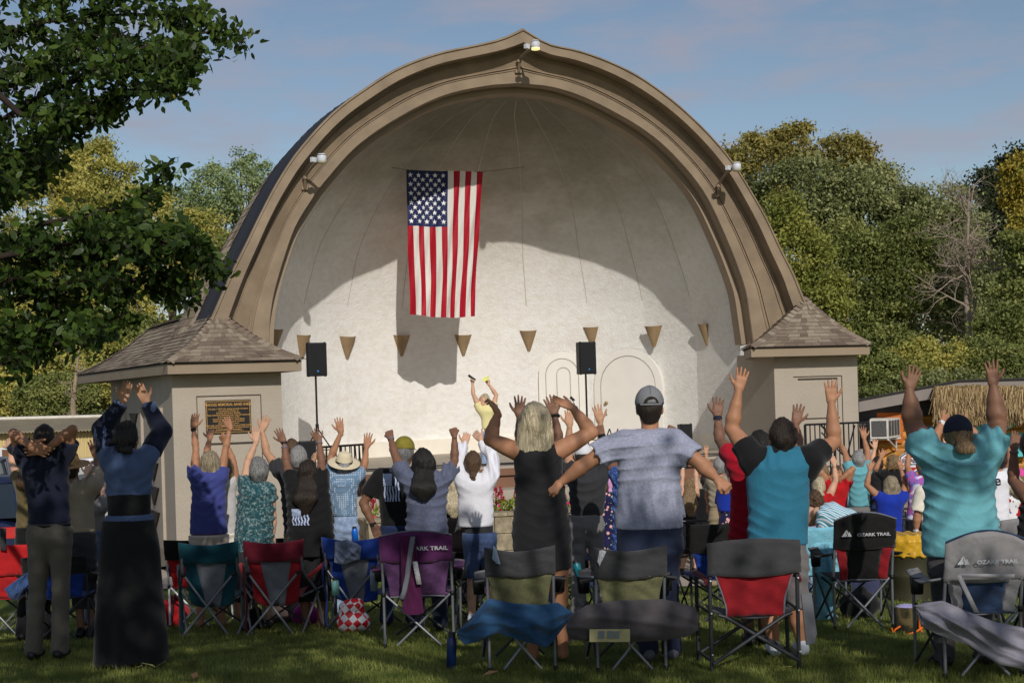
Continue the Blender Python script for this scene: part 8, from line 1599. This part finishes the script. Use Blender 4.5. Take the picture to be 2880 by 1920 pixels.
# parked cars
def car(label, px, d, col, yaw, L_=4.4, Hh=1.62):
    o = W(px, 1400, d); o.z = 0; e = empty('parked_car', o, label, 'car', 'cars parked left of the tower'); Rm = Matrix.Rotation(yaw, 3, 'Z'); P = lambda x, y, z: o + Rm @ Vector((x, y, z)); PNT = mat('paint_' + col[0], col[1], .25, .03, 2, spec=.6); PNT.node_tree.nodes['Principled BSDF'].inputs['Coat Weight'].default_value = .8
    secs = [(-2.2, .45, .80, .80, .70), (-2.1, .30, .98, .86, .78), (-1.7, .26, 1.02, .90, .80), (-.9, .25, 1.04, .91, .80), (0, .25, 1.04, .92, .80), (1.1, .25, 1.02, .92, .80), (1.9, .26, .92, .90, .76), (2.2, .40, .74, .80, .66)]; rows = []
    for (x, z0, z1, hw, ht_) in secs: x *= L_ / 4.4; rows.append([P(x, -hw * .92, z0), P(x, -hw, z0 + .15), P(x, -hw, z1 - .22), P(x, -ht_, z1), P(x, ht_, z1), P(x, hw, z1 - .22), P(x, hw, z0 + .15), P(x, hw * .92, z0)])
    mb = MB(); mb.grid(rows, 0, True, True); mb.poly(rows[0]); mb.poly(rows[-1][::-1]); mb.build('body', PNT, e, sub=1)
    cab = [(-1.95, 1.0, .76, 1.0), (-1.45, Hh - .06, .62, 1), (-.3, Hh, .66, 1), (.55, Hh - .06, .64, 1), (1.35, 1.0, .76, 1)]; mb = MB(); top = [[P(x * L_ / 4.4, -w_, z), P(x * L_ / 4.4, w_, z)] for x, z, w_, _ in cab[1:4]]; mb.grid(top, 0, True); mb.build('roof', PNT, e, solid=.05)
    GL = mat('car_glass', (.02, .03, .04), .08, .1, 2, spec=.8); mb = MB(); c2 = [[P(x * L_ / 4.4, -w_ * 1.0, z - (.02 if 1.0 < z else 0)), P(x * L_ / 4.4, w_, z - (.02 if z > 1.0 else 0))] for x, z, w_, _ in cab]; mb.grid(c2, 0, False)
    for sd_ in (-1, 1): mb.poly([P(x * L_ / 4.4, sd_ * w_, z - (.03 if z > 1 else 0)) for x, z, w_, _ in (cab if sd_ > 0 else cab[::-1])])
    mb.build('window', GL, e)
    for sd_ in (-1, 1):
        for (xa, za, xb, zb_) in ((-1.95, 1.0, -1.45, Hh - .06), (-.35, 1.0, -.3, Hh - .02), (1.35, 1.0, .55, Hh - .06)): wa, wb = (.77, .64) if abs(xa) > 1 else (.79, .67); mb = MB(); mb.tube([P(xa * L_ / 4.4, sd_ * wa, za), P(xb * L_ / 4.4, sd_ * wb, zb_)], .035, 6); mb.build('window_pillar', PNT, e)
    for (x, y_) in ((-1.35, -.82), (-1.35, .82), (1.35, -.82), (1.35, .82)):
        mb = MB(); ax_ = Rm @ Vector((0, 1, 0)); mb.lathe(P(x * L_ / 4.4, y_, .33) - ax_ * .1, [(0, 0), (.22, 0), (.32, .01), (.33, .05), (.33, .15), (.32, .19), (.22, .2), (0, .2)], 20, 0, ax_); wo = mb.build('wheel', mat('tyre', (.015, .015, .015), .8), e)
        mb = MB(); mb.lathe(P(x * L_ / 4.4, y_, .33) - ax_ * .105, [(0, 0), (.2, 0), (.2, .21), (0, .21)], 14, 0, ax_); mb.build('rim', ALU, e)
    for sd_ in (-1, 1):
        mb = MB(); mb.box(P(-2.16 * L_ / 4.4, sd_ * .66, .78), (.10, .26, .18), Rm); mb.build('tail_light', SRD, e); mb = MB(); mb.box(P(2.14 * L_ / 4.4, sd_ * .62, .66), (.12, .30, .14), Rm); mb.build('headlight', SWH, e)
car('dark blue car parked at the left edge behind the red chair', -20, 24.2, ('dark_blue', srgb(24, 34, 66)), 1.75)
car('grey-blue suv parked behind the dark blue car at the left edge', -60, 28.6, ('grey_blue', srgb(92, 100, 116)), 1.7, 4.7, 1.78)
car('white car showing between the booth and the black skirt', 300, 30.5, ('white', (.7, .7, .72)), .25)
# hooked plant stake by the walk
mb = MB(); q = W(294, 1520, 23.0); q.z = 0; tq = W(292, 1366, 23.0); mb.tube([q, tq, tq + Vector((-.04, 0, .03)), tq + Vector((-.06, 0, -.02)), tq + Vector((-.03, 0, -.05))], .012, 6); thing(mb, 'garden_hook', M_BLK, 'thin black garden hook standing between the black skirt and the tower', 'hook')
# ---- near tree with hanging branches at the upper left ----
def near_tree():
    base = Vector((-5.6, 11.2, gz(11.2))); e = empty('leafy_tree', base, 'near broad-leaved tree reaching dark green branches in from the upper left', 'tree'); rs = random.Random(17); nr = np.random.RandomState(17); mb = MB(); hub = base + Vector((.2, -.1, 3.0)); hub2 = base + Vector((.5, -.5, 5.4))
    mb.tube([base, base + Vector((.05, 0, 1.5)), hub, hub2, hub2 + Vector((.5, 0, 2.5))], [.26, .21, .17, .13, .05], 12); mb.build('trunk', BARKD, e); mb = MB()
    TW = [([(-100, 430), (60, 300), (250, 200), (450, 120), (620, 80), (690, 110)], 10.4, 70), ([(-80, 120), (150, 60), (400, 40), (590, 30)], 10.8, 80), ([(60, 330), (250, 290), (400, 250), (510, 240)], 10.1, 46), ([(-50, 520), (60, 420), (200, 330), (290, 300)], 10.3, 72), ([(-60, 620), (20, 520), (110, 470), (140, 440)], 10.6, 60), ([(-100, 240), (60, 200), (200, 130), (340, 90)], 10.5, 100), ([(-60, -30), (200, -20), (500, -40)], 10.9, 60), ([(300, 180), (420, 170), (560, 150)], 10.2, 60),
          ([(-100, 760), (60, 640), (220, 610), (350, 590), (430, 520), (476, 462)], 9.9, 34), ([(0, 720), (200, 690), (400, 680), (540, 690), (610, 760)], 9.7, 66), ([(-50, 880), (150, 800), (350, 780), (480, 800), (520, 815)], 9.8, 70), ([(-50, 1030), (60, 1000), (180, 955), (280, 925), (350, 880)], 9.6, 36), ([(-60, 700), (100, 700), (250, 740), (330, 830)], 10.2, 80), ([(-60, 800), (60, 780), (200, 870), (260, 930)], 10.0, 66), ([(200, 650), (300, 640), (420, 620)], 10.0, 52), ([(420, 700), (500, 650), (540, 690)], 9.9, 46), ([(-60, 940), (50, 930), (140, 930)], 10.1, 60)]
    P_, T_ = [], []
    def catm(c, u):
        t = u * (len(c) - 1); i = min(int(t), len(c) - 2); f_ = t - i; return (c[i][0] + (c[i + 1][0] - c[i][0]) * f_, c[i][1] + (c[i + 1][1] - c[i][1]) * f_)
    for (c, d, rad) in TW:
        pts = [W(*catm(c, i / 14), d + .25 * math.sin(i * .7 + d * 9)) + Vector((0, 0, rs.gauss(0, .015))) for i in range(15)]; st = hub if c[0][1] > 550 else hub2
        mb.tube((pts) if c[0][0] > 0 and c[0][0] > 100 else [st, st.lerp(pts[0], .6) + Vector((0, 0, .08))] + pts, [.018 - .001 * i for i in range(15)] if c[0][0] > 100 else [.05, .035] + [.024 - .0015 * i for i in range(15)], 6)
        n = int(18 + rad * .85)
        for k in range(n):
            u = rs.uniform(.05, 1); cx_, cy_ = catm(c, u); dp = d + .25 * math.sin(u * 14 * .7 + d * 9); ang = rs.uniform(0, 6.283); rr = rad * (1.0 - .45 * u) * rs.uniform(.35, 1.15); ex, ey = cx_ + math.cos(ang) * rr + 10, cy_ + math.sin(ang) * rr * .85 + 8; a = W(cx_, cy_, dp); b = W(ex, ey, dp + rs.uniform(-.45, .45)); mb.tube([a, a.lerp(b, .5) + Vector((0, 0, .02)), b], [.007, .005, .003], 4, cap=False); tn = rs.random() ** 1.3
            for j in range(rs.randint(9, 15)): q = a.lerp(b, rs.uniform(.2, 1.1)) + Vector((rs.gauss(0, .045), rs.gauss(0, .06), rs.gauss(0, .045))); P_.append(tuple(q)); T_.append(tn)
    tag(mb.build('branches', BARKD, e)); leaf_mesh('leaves', np.array(P_), .080, LM['near'], e, 5, aspect=.52, droop=.35, tones=np.array(T_), shape=6)
    rs2 = np.random.RandomState(2); sel = np.array(P_)[rs2.choice(len(P_), 26)]; leaf_mesh('turning_leaves', sel, .07, LM['gold'], e, 8, shape=6)
near_tree()
# ---- shade tree standing behind the photographer: its crown throws the dappled shade on the front rows ----
def shade_tree():
    base = Vector((4.6, -4.5, gz(-4.5))); e = empty('shade_tree', base, 'tall shade tree behind the viewpoint casting dappled shadow over the front rows', 'tree'); rs = np.random.RandomState(8); mb = MB(); hub = base + Vector((-.8, .8, 5.2)); mb.tube([base, base.lerp(hub, .5) + Vector((.1, 0, 0)), hub, hub + Vector((-.3, .2, 2.5))], [.34, .28, .22, .1], 12)
    pts = []; S = np.array(sdir)
    # clumps over ground targets (x, y, radius, weight)
    for i in range(120):
        q = rs.uniform()
        if q < .42: tx, ty = rs.uniform(-5.4, -1.9), rs.uniform(8.6, 13.2)
        elif q < .62: tx, ty = rs.uniform(-3.6, -.5), rs.uniform(12.9, 14.4)
        elif q < .95: tx, ty = rs.uniform(-1.9, 4.2), rs.choice([7.5, 8.6, 9.5]) + rs.uniform(-.22, .22)
        else: tx, ty = rs.uniform(-1.2, 4.2), rs.uniform(10.5, 12.4)
        t = rs.uniform(10.5, 14.5); c = np.array([tx, ty, gz(ty) ]) + S * t; nn = rs.randint(40, 90); r = rs.uniform(.28, .55); p = rs.normal(size=(nn, 3)) * r * np.array([.62, .62, .36]); pts.append(c + p)
        if i % 3 == 0: mb.tube([hub, hub.lerp(Vector(c), .5) + Vector((0, 0, .3)), Vector(c)], [.07, .04, .012], 5, cap=False)
    mb.build('trunk', BARKD, e); P = np.concatenate(pts); P = P[(P[:, 2] > CAMZ + 1.5) & (P[:, 2] - CAMZ > .34 * P[:, 1] + .3)]; leaf_mesh('crown', P, .17, LM['green'], e, 3, aspect=.6)
shade_tree()

# fallen leaves on the lawn
lr = random.Random(6)
for i, (px, py, lab) in enumerate([(545, 1862, 'curled brown fallen leaf on the grass right of the black skirt'), (390, 1878, 'pale yellow fallen leaf on the grass in front of the black skirt'), (420, 1872, 'yellow-green fallen leaf beside the pale one at bottom left'), (548, 1902, 'small dark fallen leaf at the bottom edge left of centre'), (1380, 1895, 'tan fallen leaf on the grass below the blue bag'), (2215, 1880, 'yellow fallen leaf beside the red director chair'), (16, 1758, 'yellow fallen leaf at the left edge near the red chair')]):
    d_ = 10.0
    for _ in range(12):
        p = W(px, py, d_); g_ = gz(d_) + .03; d_ += (p.z - g_) * 3.2
    p = W(px, py, d_); mb = MB(); a = lr.random() * 6; u = Vector((math.cos(a), math.sin(a), .15)); v = Vector((-math.sin(a), math.cos(a), .3)); c = Vector((p.x, p.y, gz(p.y) + .032))
    mb.add([c - u * .055, c - u * .01 + v * .026 + FZ * .012, c + u * .06 + FZ * .012, c - u * .01 - v * .026 + FZ * .014], [(0, 1, 2), (0, 2, 3)]); thing(mb, 'fallen_leaf', [mat('leaf_brown', srgb(150, 112, 76), .8, .2, 30), mat('leaf_pale', srgb(190, 186, 110), .8, .2, 30)][0 if i in (0, 3, 4) else 1], lab, 'leaf', 'fallen leaves on the lawn', solid=.002)
